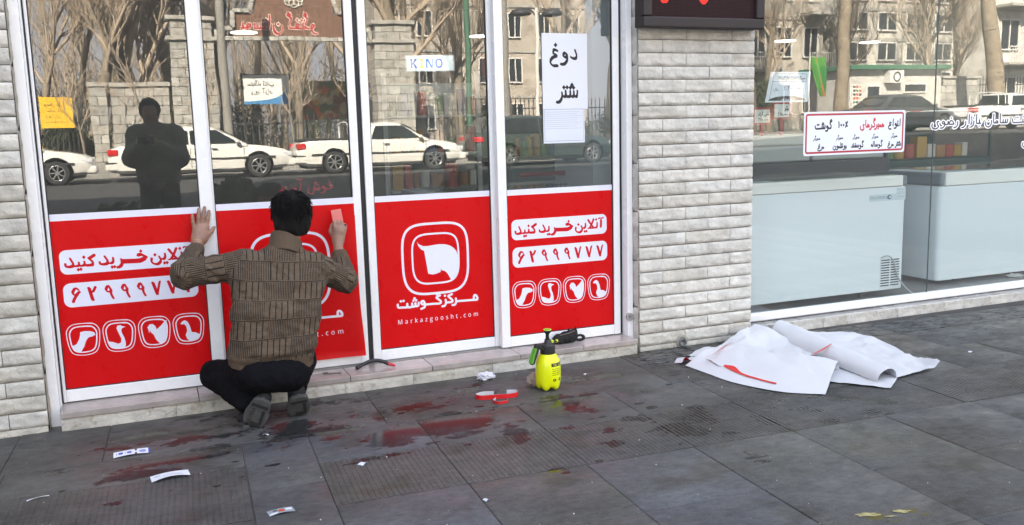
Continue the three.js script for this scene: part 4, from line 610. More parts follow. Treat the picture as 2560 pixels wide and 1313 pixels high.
{ // arched name board over the gate
  const g = thing('gate_arch', 'brown arched park name board with white block border over the gate', 'arch sign');
  const brown = mat([0.25, 0.13, 0.08], 0.7, { map: rep(T.grain, 1) }), y = 4.75, zz = 28.25;
  const out = [[2.65, 0], [8.05, 0], [8.05, 0.35], [7.45, 0.35], [7.45, 0.95], [6.9, 0.95], [6.72, 1.5], [6.3, 1.95], [5.35, 2.2], [4.4, 1.95], [3.98, 1.5], [3.8, 0.95], [3.25, 0.95], [3.25, 0.35], [2.65, 0.35]].map(([a, b]) => [a, b + y]);
  for (let i = 0; i < 18; i++) { const a = 3.27 + i * 0.232, b = a + 0.226, top = (x) => (x < 3.8 || x > 6.9 ? 0.9 : 0.9 + 1.22 * Math.sqrt(Math.max(0, 1 - ((x - 5.35) / 1.56) ** 2))); mesh('board_plank', bx(a, b, y + 0.02, y + Math.min(top(a), top(b)) - 0.03, zz, zz + 0.06), brown, g); }
  for (let i = 0; i < out.length; i++) { const [ax, ay] = out[i], [cx, cy] = out[(i + 1) % out.length], L = Math.hypot(cx - ax, cy - ay), n = Math.max(1, Math.round(L / 0.3)); for (let k = 0; k < n; k++) { const t0 = k / n, t1 = (k + 1) / n, b = mesh('border_block', rb(-L / n / 2 + 0.008, L / n / 2 - 0.008, -0.07, 0.07, -0.09, 0.1, 0.01), mBlock[(i + k) % 4], g); b.position.set(lerp(ax, cx, (t0 + t1) / 2), lerp(ay, cy, (t0 + t1) / 2), zz); b.rotation.z = Math.atan2(cy - ay, cx - ax); } }
  const tx = canvasTex(1024, 256, (x, w, h) => { x.clearRect(0, 0, w, h); for (const pass of [0, 1]) { x.fillStyle = x.strokeStyle = pass ? '#a31c22' : '#e8e2d2'; persian(x, 'بوستان گفتگو', 985, 165, 62, pass ? 11 : 17, { a: 1.0, thin: 0.6 }); } });
  mesh('name_lettering', new THREE.PlaneGeometry(4.0, 1.0).rotateY(Math.PI).translate(5.35, y + 0.5, zz - 0.02), mat(0xffffff, 0.6, { map: tx, transparent: true }), g);
  const ros = []; for (let i = 0; i < 8; i++) { const a = (i / 8) * Math.PI * 2; ros.push(new THREE.TorusGeometry(0.16, 0.025, 5, 10).translate(0.2 * Math.cos(a), 0.2 * Math.sin(a), 0)); } mesh('rosette', merge(ros).translate(5.35, y + 1.45, zz - 0.03), mat([0.6, 0.58, 0.5], 0.7), g);
}
const posted = (name, label, cat, w, h, at, tex, col, rot = 0) => { const g = thing(name, label, cat, null, at, rot); mesh('sign_face', new THREE.PlaneGeometry(w, h).rotateY(Math.PI).translate(0, 0, -0.022), mat(0xffffff, 0.6, { map: tex }), g); mesh('sign_back', bx(-w / 2, w / 2, -h / 2, h / 2, -0.02, 0.02), mat(col, 0.6), g); return g; };
posted('yellow_sign', 'yellow notice board hung on the iron fence mirrored at far left', 'sign', 0.98, 1.0, [-2.5, 2.28, 28.12], canvasTex(256, 256, (x, w, h) => { x.fillStyle = '#d8aa14'; x.fillRect(0, 0, w, h); x.fillStyle = x.strokeStyle = '#6b4f12'; persian(x, 'بوستان شهر', 225, 70, 14, 2.2); persian(x, 'ساعت کار', 205, 120, 14, 2.2); persian(x, 'لطفا آرام', 215, 170, 14, 2.2); x.fillRect(30, 205, 196, 5); }), [0.5, 0.36, 0.04]);
posted('park_banner', 'white and blue cloth banner mirrored inside the park gate', 'banner', 1.6, 1.05, [4.4, 3.05, 29.6], canvasTex(256, 168, (x, w, h) => { x.fillStyle = '#d9dad6'; x.fillRect(0, 0, w, h); x.fillStyle = '#3f7fb0'; x.beginPath(); x.moveTo(0, 168); x.lineTo(0, 70); x.quadraticCurveTo(70, 160, 256, 150); x.lineTo(256, 168); x.fill(); x.fillStyle = x.strokeStyle = '#444'; persian(x, 'نمایشگاه کتاب', 235, 60, 13, 2); persian(x, 'ورود آزاد', 215, 105, 13, 2); }), [0.5, 0.5, 0.5]).children[1].name = 'sign_back';
{ const b = thing('banner_stand', 'dark steel frame that carries the cloth banner', 'frame', null, [4.4, 0.3, 29.66]); for (const s of [-0.84, 0.84]) mesh('post', cyl(0.035, 0.035, 3.4, s, -0.05, 0, 8), mIron, b); mesh('crossbar', bx(-0.8, 0.8, 3.25, 3.31, -0.03, 0.03), mIron, b); }
posted('poster_board', 'orange and green poster board mirrored deeper in the park', 'poster', 2.2, 1.5, [7.1, 2.7, 31.5], canvasTex(256, 176, (x, w, h) => { const r = rng(4); x.fillStyle = '#6c7a58'; x.fillRect(0, 0, w, h); for (let i = 0; i < 70; i++) { x.fillStyle = ['#d0622c', '#d8a63a', '#5c6a44', '#8a4238', '#c9b48c'][Math.floor(r() * 5)]; x.beginPath(); x.ellipse(r() * w, r() * h, 8 + r() * 30, 6 + r() * 22, r() * 3, 0, 7); x.fill(); } }), [0.2, 0.2, 0.15]);
{ const b = thing('poster_stand', 'steel legs under the orange poster board', 'frame', null, [7.1, 0.1, 31.56]); for (const s of [-0.95, 0.95]) mesh('post', cyl(0.04, 0.04, 3.3, s, 0, 0, 8), mIron, b); }
// poles
const mConc = mat([0.36, 0.34, 0.30], 0.9, { map: rep(T.grain, 0.8) });
const pole = (name, label, x, z, r0, r1, h, m) => { const g = thing(name, label, 'pole', null, [x, groundY(x, z) + 0.02, z]); mesh('shaft', new THREE.CylinderGeometry(r1, r0, h, 10).translate(0, h / 2, 0), m, g); return g; };
pole('concrete_pole', 'square concrete utility pole mirrored left of the gate arch', 2.55, 24.9, 0.15, 0.12, 8, mConc); pole('concrete_pole', 'concrete utility pole mirrored in the papers pane', 12.0, 24.9, 0.19, 0.15, 8, mConc); pole('green_pole', 'green painted steel pole mirrored in the third pane', 10.7, 24.9, 0.11, 0.09, 8, mat([0.045, 0.12, 0.07], 0.6));
{ const g = pole('street_lamp', 'double-headed park lamp mirrored above the taped papers', 14.2, 27, 0.08, 0.06, 5.6, mWhiteIron); for (const s of [-1, 1]) { mesh('lamp_head', lathe([[0.02, 0.2], [0.3, 0.12], [0.42, -0.04], [0.3, -0.1], [0.02, -0.12]], 14).translate(s * 0.62, 5.4, 0), mIron, g); mesh('lamp_arm', tube([[0, 5.3, 0], [s * 0.3, 5.55, 0], [s * 0.62, 5.5, 0]], 0.03, 10), mIron, g); } }

// trees ----------------------------------------------------------------------------------------
const mBark = [mat([0.30, 0.245, 0.175], 0.95, { map: rep(T.blot, 0.8), bumpMap: rep(T.chip, 1), bumpScale: 0.02 }), mat([0.235, 0.195, 0.145], 0.95, { map: rep(T.blot, 0.8) }), mat([0.17, 0.135, 0.1], 0.95, { map: rep(T.grain, 1) })], mTwig = mat([0.36, 0.29, 0.215], 0.95);
function bareTree(name, label, x, z, h, r, seed, bark, o = {}) {
  const g = thing(name, label, 'tree', o.group, [x, groundY(x, z) + 0.02, z]), R = rng(seed), trunk = [], crown = [];
  const grow = (p, d, len, rad, lev) => {
    const n = lev === 0 ? 6 : 3; let q = p.clone(), dir = d.clone(); 
    for (let i = 0; i < n; i++) { const nd = dir.clone().add(V(R() - 0.5, (R() - 0.35) * (lev ? 0.7 : 0.25), R() - 0.5).multiplyScalar(lev === 0 ? 0.16 : 0.42)).normalize(), e = q.clone().addScaledVector(nd, len / n), r1 = rad * (1 - (0.42 / n) * (i + 1)), r0 = rad * (1 - (0.42 / n) * i);
      (lev < 1 ? trunk : crown).push(limb(q, e, r0, r1, lev === 0 ? 9 : lev < 3 ? 5 : 3)); q = e; dir = nd;
      if (lev < (o.levels || 4) && (lev > 0 || i >= (o.fork ?? 2))) { const k = lev === 0 ? 2 : lev < 3 ? 2 + (R() < 0.25 ? 1 : 0) : 2; for (let c = 0; c < k; c++) { const sd = V(R() - 0.5, 0.15 + R() * (o.up ?? 0.7), R() - 0.5).normalize(); grow(e, dir.clone().multiplyScalar(0.55).add(sd).normalize(), len * (0.42 + 0.28 * R()) * (lev === 0 ? 0.75 : 1), Math.max(lev < 2 ? 0.014 : 0.0065, r1 * (0.45 + 0.2 * R())), lev + 1); } } }
  };
  grow(V(0, 0, 0), V(o.lean || 0, 1, 0).normalize(), h * 0.62, r, 0);
  mesh('trunk', uvm(merge(trunk)), mBark[bark], g); mesh('crown', merge(crown), bark === 2 ? mBark[2] : mTwig, g); return g;
}
const GT = 'bare plane trees in the park';
const trees = [['leaning bare plane tree mirrored behind the yellow notice', -1.9, 30.5, 11, 0.24, 11, 1, { lean: 0.28 }], ['thick twin-limbed bare plane tree mirrored above the block wall', 0.6, 31.5, 12, 0.34, 12, 1, { lean: -0.3, fork: 1 }], ['pale-barked bare plane tree mirrored above the photographer', 1.35, 34, 13, 0.3, 13, 0, {}], ['slim bare tree mirrored at the far left jamb', -3.6, 32, 10, 0.14, 14, 0, { lean: 0.2 }], ['bare tree mirrored through the gate arch, left of the banner', 3.6, 36, 11, 0.2, 15, 2, {}], ['bare tree mirrored through the gate arch, right of the banner', 6.4, 35, 12, 0.22, 16, 1, {}], ['pale bare tree mirrored just left of the meeting seal', 7.9, 31, 13, 0.22, 17, 0, {}], ['bent pale tree mirrored above the blue letter sign', 10.9, 31, 12, 0.3, 18, 0, { lean: -0.2 }], ['bare tree mirrored left of the double-headed lamp', 13.2, 33, 12, 0.24, 19, 1, {}], ['bare tree mirrored at the edge of the papers pane', 17.5, 32, 11, 0.2, 20, 1, {}], ['bare park tree farthest left behind the iron fence', -6.2, 31, 11, 0.22, 24, 1, {}], ['dark bare tree mirrored left of the price paper', 20.5, 33, 10, 0.2, 25, 2, {}]];
['at the far left edge', 'over the yellow notice', 'above the low wall', 'behind the first gate pillar', 'left inside the gate', 'in the middle of the gate', 'right inside the gate', 'behind the second gate pillar', 'above the pickup', 'behind the green pole'].forEach((l, i) => trees.push(['slender back-row park tree mirrored ' + l, -5.2 + i * 2.15, 37 + (i * 7) % 9, 12 + (i % 3), 0.13 + 0.05 * (i % 3), 140 + i, i % 3, { up: 1.1, lean: ((i * 5) % 7 - 3) * 0.05, fork: 1 + (i % 3) }]));
for (const [l, ...a] of trees) { const o = a.pop(); bareTree('plane_tree', l, ...a, { ...o, group: GT }); }
bareTree('street_tree', 'dark forked bare tree mirrored above the price paper', 24.2, 27, 9, 0.2, 31, 2, { fork: 2, up: 0.9, group: 'street trees over the way' }); bareTree('street_tree', 'grey straight street tree mirrored left of the white kiosk', 27.1, 25, 14, 0.3, 32, 0, { fork: 4, group: 'street trees over the way' }); bareTree('street_tree', 'thick grey street tree mirrored above the white lettering', 36.2, 25, 14, 0.42, 33, 0, { fork: 4, group: 'street trees over the way' });
[[25.4, 30.5, 'twiggy bare tree mirrored behind the cloth flag'], [29.0, 32, 'twiggy bare tree mirrored over the kiosk roof at its near end'], [33.4, 32.5, 'twiggy bare tree mirrored over the kiosk air conditioner'], [38.2, 30.5, 'twiggy bare tree mirrored beside the pale block wall'], [41.5, 32, 'twiggy bare tree mirrored over the upper right fence']].forEach(([x, z, l], i) => bareTree('street_tree', l, x, z, 10 + (i % 3), 0.15 + 0.03 * (i % 2), 210 + i, i % 3, { fork: 1, up: 0.9, lean: (i % 3 - 1) * 0.12, group: 'street trees over the way' }));
for (const [i, [x, l]] of [[-1.6, 'thin sapling mirrored across the yellow notice'], [0.25, 'thin sapling mirrored beside the photographer'], [4.55, 'thin sapling mirrored across the cloth banner'], [6.7, 'thin sapling mirrored left of the pickup cab'], [2.05, 'thin sapling mirrored just right of the first stile']].entries()) bareTree('sapling', l, x, 24.9, 4.4, 0.035, 50 + i, 0, { fork: 2, levels: 2, group: 'saplings along the far kerb' });
// evergreen shrubs: leaf-sized faces through the volume
const mLeaf = [mat([0.045, 0.06, 0.026], 0.8, { side: THREE.DoubleSide }), mat([0.06, 0.072, 0.028], 0.8, { side: THREE.DoubleSide })];
function shrub(label, x, z, rx, ry, rz, n, seed, group, tone = 0) {
  const y = groundY(x, z), g = thing('shrub', label, 'shrub', group, [x, y, z]), R = rng(seed), P = [], N = [], c = Array.from({ length: 9 }, () => V((R() - 0.5) * 1.5, (R() - 0.4) * 1.3, (R() - 0.5) * 1.5));
  for (let i = 0; i < n; i++) { const b = c[i % 9], d = V(R() - 0.5, R() - 0.5, R() - 0.5).normalize().multiplyScalar(0.5 * Math.cbrt(R())), p = V((b.x * 0.55 + d.x) * rx, Math.max(0.02, ry + (b.y * 0.55 + d.y) * ry), (b.z * 0.55 + d.z) * rz), s = 0.035 + 0.04 * R(), u = V(R() - 0.5, R() - 0.5, R() - 0.5).normalize().multiplyScalar(s), w = V(R() - 0.5, R() - 0.5, R() - 0.5).normalize().multiplyScalar(s * 0.6); const q = [p.clone().add(u), p.clone().add(w), p.clone().sub(u), p.clone().add(u), p.clone().sub(u), p.clone().sub(w)]; for (const v of q) P.push(v.x, v.y, v.z); }
  const geo = new THREE.BufferGeometry(); geo.setAttribute('position', new THREE.Float32BufferAttribute(P, 3)); geo.computeVertexNormals(); mesh('foliage', geo, mLeaf[tone], g);
  mesh('stem', merge(Array.from({ length: 6 }, () => limb(V((R() - 0.5) * 0.1, -0.02, (R() - 0.5) * 0.1), V((R() - 0.5) * rx, ry * (0.7 + R()), (R() - 0.5) * rz), 0.018, 0.006, 4))), mBark[2], g);
}
[[-2.5, 8.9, 0.55, 0.42, 0.5, 1600, 'leafy kerbside shrub mirrored low at the left jamb'], [1.25, 9.1, 0.5, 0.36, 0.45, 1400, 'leafy kerbside shrub mirrored right of the photographer'], [-0.4, 9.3, 0.4, 0.2, 0.35, 700, 'low kerbside shrub mirrored at the photographer\'s knees'], [4.9, 9.0, 0.55, 0.38, 0.45, 1500, 'leafy kerbside shrub mirrored under the pickup']].forEach(([x, z, a, b, c, n, l], i) => shrub(l, x, z, a, b, c, n, 70 + i, 'kerbside shrubs'));
[[4.6, 40, 2.6, 1.6, 1.0, 3400, 'grey-green bush mirrored deep inside the gate'], [-3.4, 41, 3.0, 1.9, 1.0, 3600, 'tall bush mirrored deep behind the yellow notice'], [0.9, 42, 2.8, 1.8, 1.0, 3400, 'tall bush mirrored deep behind the block wall'], [8.4, 41, 2.6, 1.7, 1.0, 3400, 'tall bush mirrored deep behind the second gate pillar'], [-4.6, 29.4, 1.6, 0.9, 0.6, 3000, 'dark hedge bush mirrored behind the far-left fence'], [-2.6, 29.6, 1.4, 1.0, 0.6, 3000, 'dark hedge bush mirrored under the yellow notice'], [0.1, 30, 1.6, 1.3, 0.8, 3000, 'dark bush mirrored rising over the block wall'], [3.4, 31.5, 1.2, 0.7, 0.6, 2200, 'bush mirrored behind the gate bars at left'], [13.3, 29.3, 1.8, 1.1, 0.7, 3400, 'dark bush mirrored behind the green estate car'], [16.3, 29.3, 1.8, 0.9, 0.7, 3000, 'bush mirrored right of the taped papers'], [19.2, 29.2, 1.8, 1.0, 0.7, 3000, 'bush mirrored beside the inner wall corner'], [23.5, 29, 1.9, 1.4, 0.9, 3600, 'dark evergreen bush mirrored behind the price paper'], [25.9, 28.6, 1.3, 1.4, 0.8, 3000, 'dark evergreen bush mirrored left of the white kiosk']].forEach(([x, z, a, b, c, n, l], i) => shrub(l, x, z, a, b, c, n, 90 + i, 'bushes over the way', i % 2));

// buildings over the way ------------------------------------------------------------------------
const mPane = phys([0.02, 0.025, 0.03], 0.06), mFrameW = mat([0.62, 0.6, 0.56], 0.6);
function block(name, label, x0, x1, z, h, col, fl, bays, o = {}) {
  const g = thing(name, label, 'building', null, [0, groundY((x0 + x1) / 2, 24), 0]), m = mat(col, 0.92, { map: rep(T.blot, 0.25) });
  mesh('wall', bx(x0, x1, -0.3, h, z, z + 9), m, g); mesh('roof_edge', bx(x0 - 0.2, x1 + 0.2, h, h + 0.35, z - 0.25, z + 9.2), mCap, g);
  const fh = h / fl, bw = (x1 - x0) / bays; for (let f = 0; f < fl; f++) { mesh('floor_band', bx(x0 - 0.05, x1 + 0.05, f * fh - 0.1, f * fh + 0.08, z - 0.08, z - 0.003), mCap, g); for (let b = 0; b < bays; b++) { if (o.skip && (b * 7 + f * 3) % 5 === 0) continue; const cx = x0 + bw * (b + 0.5), w = bw * (o.ww || 0.42), wy = f * fh + fh * 0.32, wh = fh * (o.wh || 0.5); const win = mesh('window', merge([bx(cx - w / 2 - 0.08, cx - w / 2, wy - 0.08, wy + wh + 0.08, z - 0.1, z - 0.002), bx(cx + w / 2, cx + w / 2 + 0.08, wy - 0.08, wy + wh + 0.08, z - 0.1, z - 0.002), bx(cx - w / 2, cx + w / 2, wy + wh, wy + wh + 0.08, z - 0.1, z - 0.002), bx(cx - w / 2, cx + w / 2, wy - 0.08, wy, z - 0.14, z - 0.002), bx(cx - 0.03, cx + 0.03, wy, wy + wh, z - 0.08, z - 0.002)]), mFrameW, g); mesh('pane', bx(cx - w / 2, cx + w / 2, wy, wy + wh, z - 0.03, z - 0.004), mPane, win);
      if (o.balcony && b % 2 === 0 && f > 0) { const bl = mesh('balcony', bx(cx - bw * 0.45, cx + bw * 0.45, f * fh + 0.1, f * fh + 0.25, z - 1.2, z - 0.09), mCap, g); mesh('railing', merge(Array.from({ length: 12 }, (_, k) => bx(cx - bw * 0.44 + k * bw * 0.079, cx - bw * 0.44 + k * bw * 0.079 + 0.03, f * fh + 0.25, f * fh + 1.1, z - 1.18, z - 1.15)).concat([bx(cx - bw * 0.45, cx + bw * 0.45, f * fh + 1.1, f * fh + 1.16, z - 1.2, z - 1.13)])), mWhiteIron, bl); } } }
  return g;
}
block('apartment_block', 'beige four-storey block mirrored behind the blue letter sign', 13.5, 27.5, 49, 17, [0.47, 0.42, 0.355], 6, 7, { ww: 0.4 });
{ // the wood behind the park: one far mass of stems, twigs and dry leaves
  const R = rng(909), G = [], leaf = [];
  for (let t = 0; t < 150; t++) { const x = -26 + R() * 44, z = 46 + R() * 26, h = 6 + R() * 6, b = V(x, 0.2, z), top = V(x + (R() - 0.5) * 2, h, z + (R() - 0.5)); G.push(limb(b, top, 0.09 + R() * 0.1, 0.03, 5)); for (let k = 0; k < 22; k++) { const f = 0.2 + 0.8 * R(), p = b.clone().lerp(top, f), d = V(R() - 0.5, 0.2 + R() * 0.6, R() - 0.5).normalize(), e = p.clone().addScaledVector(d, (1.2 + R() * 1.8) * (1.15 - f * 0.6)); G.push(limb(p, e, 0.03, 0.012, 3)); for (let q = 0; q < 3; q++) { const p2 = p.clone().lerp(e, 0.3 + 0.7 * R()), e2 = p2.clone().add(V(R() - 0.5, R() * 0.8, R() - 0.5).multiplyScalar(1.3)); G.push(limb(p2, e2, 0.016, 0.007, 3)); } } }
  for (let i = 0; i < 16000; i++) { const c = Math.floor(R() * 60), cx = -26 + ((c * 37) % 60) * 0.73, cy = 1 + ((c * 13) % 7) * 0.6, cz = 45 + ((c * 29) % 23), p = V(cx + (R() + R() - 1) * 1.9, Math.max(0.25, cy + (R() + R() - 1) * 1.6), cz + (R() - 0.5) * 3), u = V(R() - 0.5, R() - 0.5, R() - 0.5).multiplyScalar(0.22), w = V(R() - 0.5, R() - 0.5, R() - 0.5).multiplyScalar(0.22); leaf.push(p.x, p.y, p.z, p.x + u.x, p.y + u.y, p.z + u.z, p.x + w.x, p.y + w.y, p.z + w.z); }
  const g = new THREE.Group(); g.name = 'far_wood'; g.userData = { kind: 'stuff', label: 'far bare winter wood behind the park, mirrored in the left panes' }; scene.add(g); mesh('stems', merge(G), mat([0.3, 0.25, 0.19], 0.95), g); const lg = new THREE.BufferGeometry(); lg.setAttribute('position', new THREE.Float32BufferAttribute(leaf, 3)); lg.computeVertexNormals(); mesh('dry_leaves', lg, mat([0.17, 0.12, 0.085], 0.95, { side: THREE.DoubleSide }), g); }
block('apartment_block', 'cream balcony block mirrored above the price paper', 28.2, 37.5, 38, 16, [0.52, 0.48, 0.41], 5, 5, { balcony: true, ww: 0.5 });
block('apartment_block', 'pale block with wide windows mirrored above the white kiosk', 38, 47, 37, 8.6, [0.6, 0.57, 0.5], 5, 4, { ww: 0.62, wh: 0.55 });
block('apartment_block', 'bright stone block mirrored at the upper right corner', 47.6, 62, 35, 17, [0.68, 0.66, 0.61], 5, 5, { balcony: true, ww: 0.5 });
{ // white guard kiosk
  const x0 = 30.0, x1 = 35.6, z0 = 27.6, z1 = 30.6, y = groundY(32, 26), g = thing('guard_kiosk', 'white guard kiosk with green roof edge mirrored above the burger sticker', 'kiosk', null, [0, y, 0]), w = mat([0.62, 0.6, 0.55], 0.7, { map: rep(T.fine, 0.6) });
  mesh('wall', bx(x0, x1, 0, 2.75, z0, z1), w, g); mesh('roof', rb(x0 - 0.25, x1 + 0.25, 2.75, 2.95, z0 - 0.35, z1 + 0.2, 0.03), mat([0.04, 0.14, 0.08], 0.6), g);
  const d = mesh('door', bx(x0 + 0.9, x0 + 1.8, 0.02, 2.1, z0 - 0.06, z0 - 0.003), mFrameW, g); mesh('door_glass', bx(x0 + 1.0, x0 + 1.7, 0.9, 2.0, z0 - 0.075, z0 - 0.062), mPane, d);
  const wi = mesh('window', bx(x0 + 3.2, x0 + 4.6, 1.7, 2.15, z0 - 0.08, z0 - 0.003), mFrameW, g); mesh('pane', bx(x0 + 3.28, x0 + 4.52, 1.77, 2.08, z0 - 0.09, z0 - 0.082), mPane, wi);
  const nb = canvasTex(96, 256, (x, a, b) => { x.fillStyle = '#d8d4c8'; x.fillRect(0, 0, a, b); const r = rng(3); for (let i = 0; i < 24; i++) { x.fillStyle = ['#b04c44', '#3d4a55', '#a79f8a', '#5a7a54'][Math.floor(r() * 4)]; x.fillRect(8 + (i % 3) * 28, 8 + Math.floor(i / 3) * 30, 22, 20); } });
  mesh('notice_case', new THREE.PlaneGeometry(0.6, 1.5).rotateY(Math.PI).translate(x0 + 0.42, 1.35, z0 - 0.03), mat(0xffffff, 0.5, { map: nb }), g);
  const ac = mesh('air_conditioner', rb(x0 + 2.0, x0 + 2.85, 2.15, 2.7, z0 - 0.4, z0 - 0.03, 0.02), mFrameW, g); mesh('fan_grille', new THREE.TorusGeometry(0.19, 0.03, 6, 24).translate(x0 + 2.4, 2.42, z0 - 0.41), mIron, ac);
}
{ const g = thing('block_wall', 'pale block wall mirrored right of the white kiosk', 'wall'); g.position.y = 0.85; blockWork(g, 35.8, 38.6, 0, 2.4, 28.1, 28.5, 0.36, 0.7); mesh('coping', rb(35.7, 38.7, 2.4, 2.52, 28, 28.6, 0.02), mCap, g); }
{ const fg = thing('green_flag', 'green and orange cloth flag mirrored beside the grey street tree', 'flag', null, [26.2, 3.2, 25.6]); const t = canvasTex(64, 128, (x) => { x.fillStyle = '#4b8f3a'; x.fillRect(0, 0, 64, 128); x.fillStyle = '#b0693c'; x.fillRect(22, 0, 14, 128); x.fillStyle = '#2f7a3a'; x.fillRect(44, 30, 20, 98); }); mesh('cloth', quadSheet((u, v) => V((u * 0.75 - 0.2) * (0.35 + 0.65 * v) + 0.5 * (1 - v) - 0.0, v * 1.6 - 0.8, 0.1 * Math.sin(u * 9 + v * 3)), 14, 10), mat(0xffffff, 0.8, { map: t, side: THREE.DoubleSide }), fg); mesh('pole', cyl(0.025, 0.025, 4.2, -0.2, -3.2, 0, 8), mWhiteIron, fg); }
// ---------------------------------------------------------------- people
// surface nets over a distance field
function sdfMesh(f, lo, hi, cell) {
  const n = [0, 1, 2].map((k) => Math.ceil((hi[k] - lo[k]) / cell) + 1), [nx, ny, nz] = n, val = new Float32Array(nx * ny * nz), at = (i, j, k) => (k * ny + j) * nx + i;
  for (let k = 0; k < nz; k++) for (let j = 0; j < ny; j++) for (let i = 0; i < nx; i++) val[at(i, j, k)] = f(lo[0] + i * cell, lo[1] + j * cell, lo[2] + k * cell);
  const id = new Int32Array(nx * ny * nz).fill(-1), P = [], N = [], I = [];
  for (let k = 0; k < nz - 1; k++) for (let j = 0; j < ny - 1; j++) for (let i = 0; i < nx - 1; i++) {
    let mask = 0; const c = []; for (let q = 0; q < 8; q++) { const v = val[at(i + (q & 1), j + ((q >> 1) & 1), k + (q >> 2))]; c.push(v); if (v < 0) mask |= 1 << q; }
    if (mask === 0 || mask === 255) continue;
    let sx = 0, sy = 0, sz = 0, m = 0;
    for (const [a, b] of EDGES) if (c[a] < 0 !== c[b] < 0) { const t = c[a] / (c[a] - c[b]); sx += (a & 1) + t * ((b & 1) - (a & 1)); sy += ((a >> 1) & 1) + t * (((b >> 1) & 1) - ((a >> 1) & 1)); sz += (a >> 2) + t * ((b >> 2) - (a >> 2)); m++; }
    const x = lo[0] + (i + sx / m) * cell, y = lo[1] + (j + sy / m) * cell, z = lo[2] + (k + sz / m) * cell, e = cell * 0.35;
    id[at(i, j, k)] = P.length / 3; P.push(x, y, z);
    const g = V(f(x + e, y, z) - f(x - e, y, z), f(x, y + e, z) - f(x, y - e, z), f(x, y, z + e) - f(x, y, z - e)).normalize(); N.push(g.x, g.y, g.z);
  }
  const quad = (a, b, c, d, flip) => { if (a < 0 || b < 0 || c < 0 || d < 0) return; if (flip) I.push(a, c, b, a, d, c); else I.push(a, b, c, a, c, d); };
  for (let k = 1; k < nz - 1; k++) for (let j = 1; j < ny - 1; j++) for (let i = 1; i < nx - 1; i++) {
    const v = val[at(i, j, k)] < 0;
    if (v !== val[at(i + 1, j, k)] < 0) quad(id[at(i, j - 1, k - 1)], id[at(i, j, k - 1)], id[at(i, j, k)], id[at(i, j - 1, k)], !v);
    if (v !== val[at(i, j + 1, k)] < 0) quad(id[at(i - 1, j, k - 1)], id[at(i - 1, j, k)], id[at(i, j, k)], id[at(i, j, k - 1)], !v);
    if (v !== val[at(i, j, k + 1)] < 0) quad(id[at(i - 1, j - 1, k)], id[at(i, j - 1, k)], id[at(i, j, k)], id[at(i - 1, j, k)], !v);
  }
  const g = new THREE.BufferGeometry(); g.setAttribute('position', new THREE.Float32BufferAttribute(P, 3)); g.setAttribute('normal', new THREE.Float32BufferAttribute(N, 3)); g.setIndex(I); return g;
}
const EDGES = [[0, 1], [2, 3], [4, 5], [6, 7], [0, 2], [1, 3], [4, 6], [5, 7], [0, 4], [1, 5], [2, 6], [3, 7]];
// tapered capsule a->b
const cap = (a, b, r0, r1 = r0) => { const [ax, ay, az] = a, dx = b[0] - ax, dy = b[1] - ay, dz = b[2] - az, L = dx * dx + dy * dy + dz * dz || 1e-9; return (x, y, z) => { const px = x - ax, py = y - ay, pz = z - az, t = Math.min(1, Math.max(0, (px * dx + py * dy + pz * dz) / L)), qx = px - dx * t, qy = py - dy * t, qz = pz - dz * t; return Math.sqrt(qx * qx + qy * qy + qz * qz) - (r0 + (r1 - r0) * t); }; };
const ell = (c, r, rot) => { const q = rot ? new THREE.Quaternion().setFromEuler(new THREE.Euler(...rot)).invert() : null, v = V(), m = Math.min(...r); return (x, y, z) => { v.set(x - c[0], y - c[1], z - c[2]); if (q) v.applyQuaternion(q); const k = Math.hypot(v.x / r[0], v.y / r[1], v.z / r[2]); return (k - 1) * m * (k > 1 ? 1 + 0.3 * (k - 1) : 1); }; };
const smin = (a, b, k) => { const h = Math.max(0, k - Math.abs(a - b)) / k; return Math.min(a, b) - h * h * k * 0.25; };
const uni = (fs, k) => (x, y, z) => { let d = fs[0](x, y, z); for (let i = 1; i < fs.length; i++) d = smin(d, fs[i](x, y, z), k); return d; };
const chain = (pts, rs) => pts.slice(1).map((p, i) => cap(pts[i], p, rs[i], rs[i + 1]));
const boundsOf = (pts, pad) => [[0, 1, 2].map((k) => Math.min(...pts.map((p) => p[k])) - pad), [0, 1, 2].map((k) => Math.max(...pts.map((p) => p[k])) + pad)];

const mSkin = phys([0.34, 0.19, 0.135], 0.5, { map: rep(T.fine, 3), sheen: 0.2, sheenColor: lin(0.4, 0.2, 0.15) });
const hairT = dtex(256, 256, (u, v) => { const n = 0.5 + 0.9 * fbm(u * 90, v * 6, 3, 2.2); return [n, n, n]; }, false); const mHair = phys([0.0055, 0.0048, 0.0048], 0.75, { bumpMap: rep(hairT, 5), bumpScale: 0.006, specularIntensity: 0.5 });
const mTrouser = phys([0.006, 0.006, 0.0085], 0.95, { specularIntensity: 0.3, map: rep(T.fine, 4) });
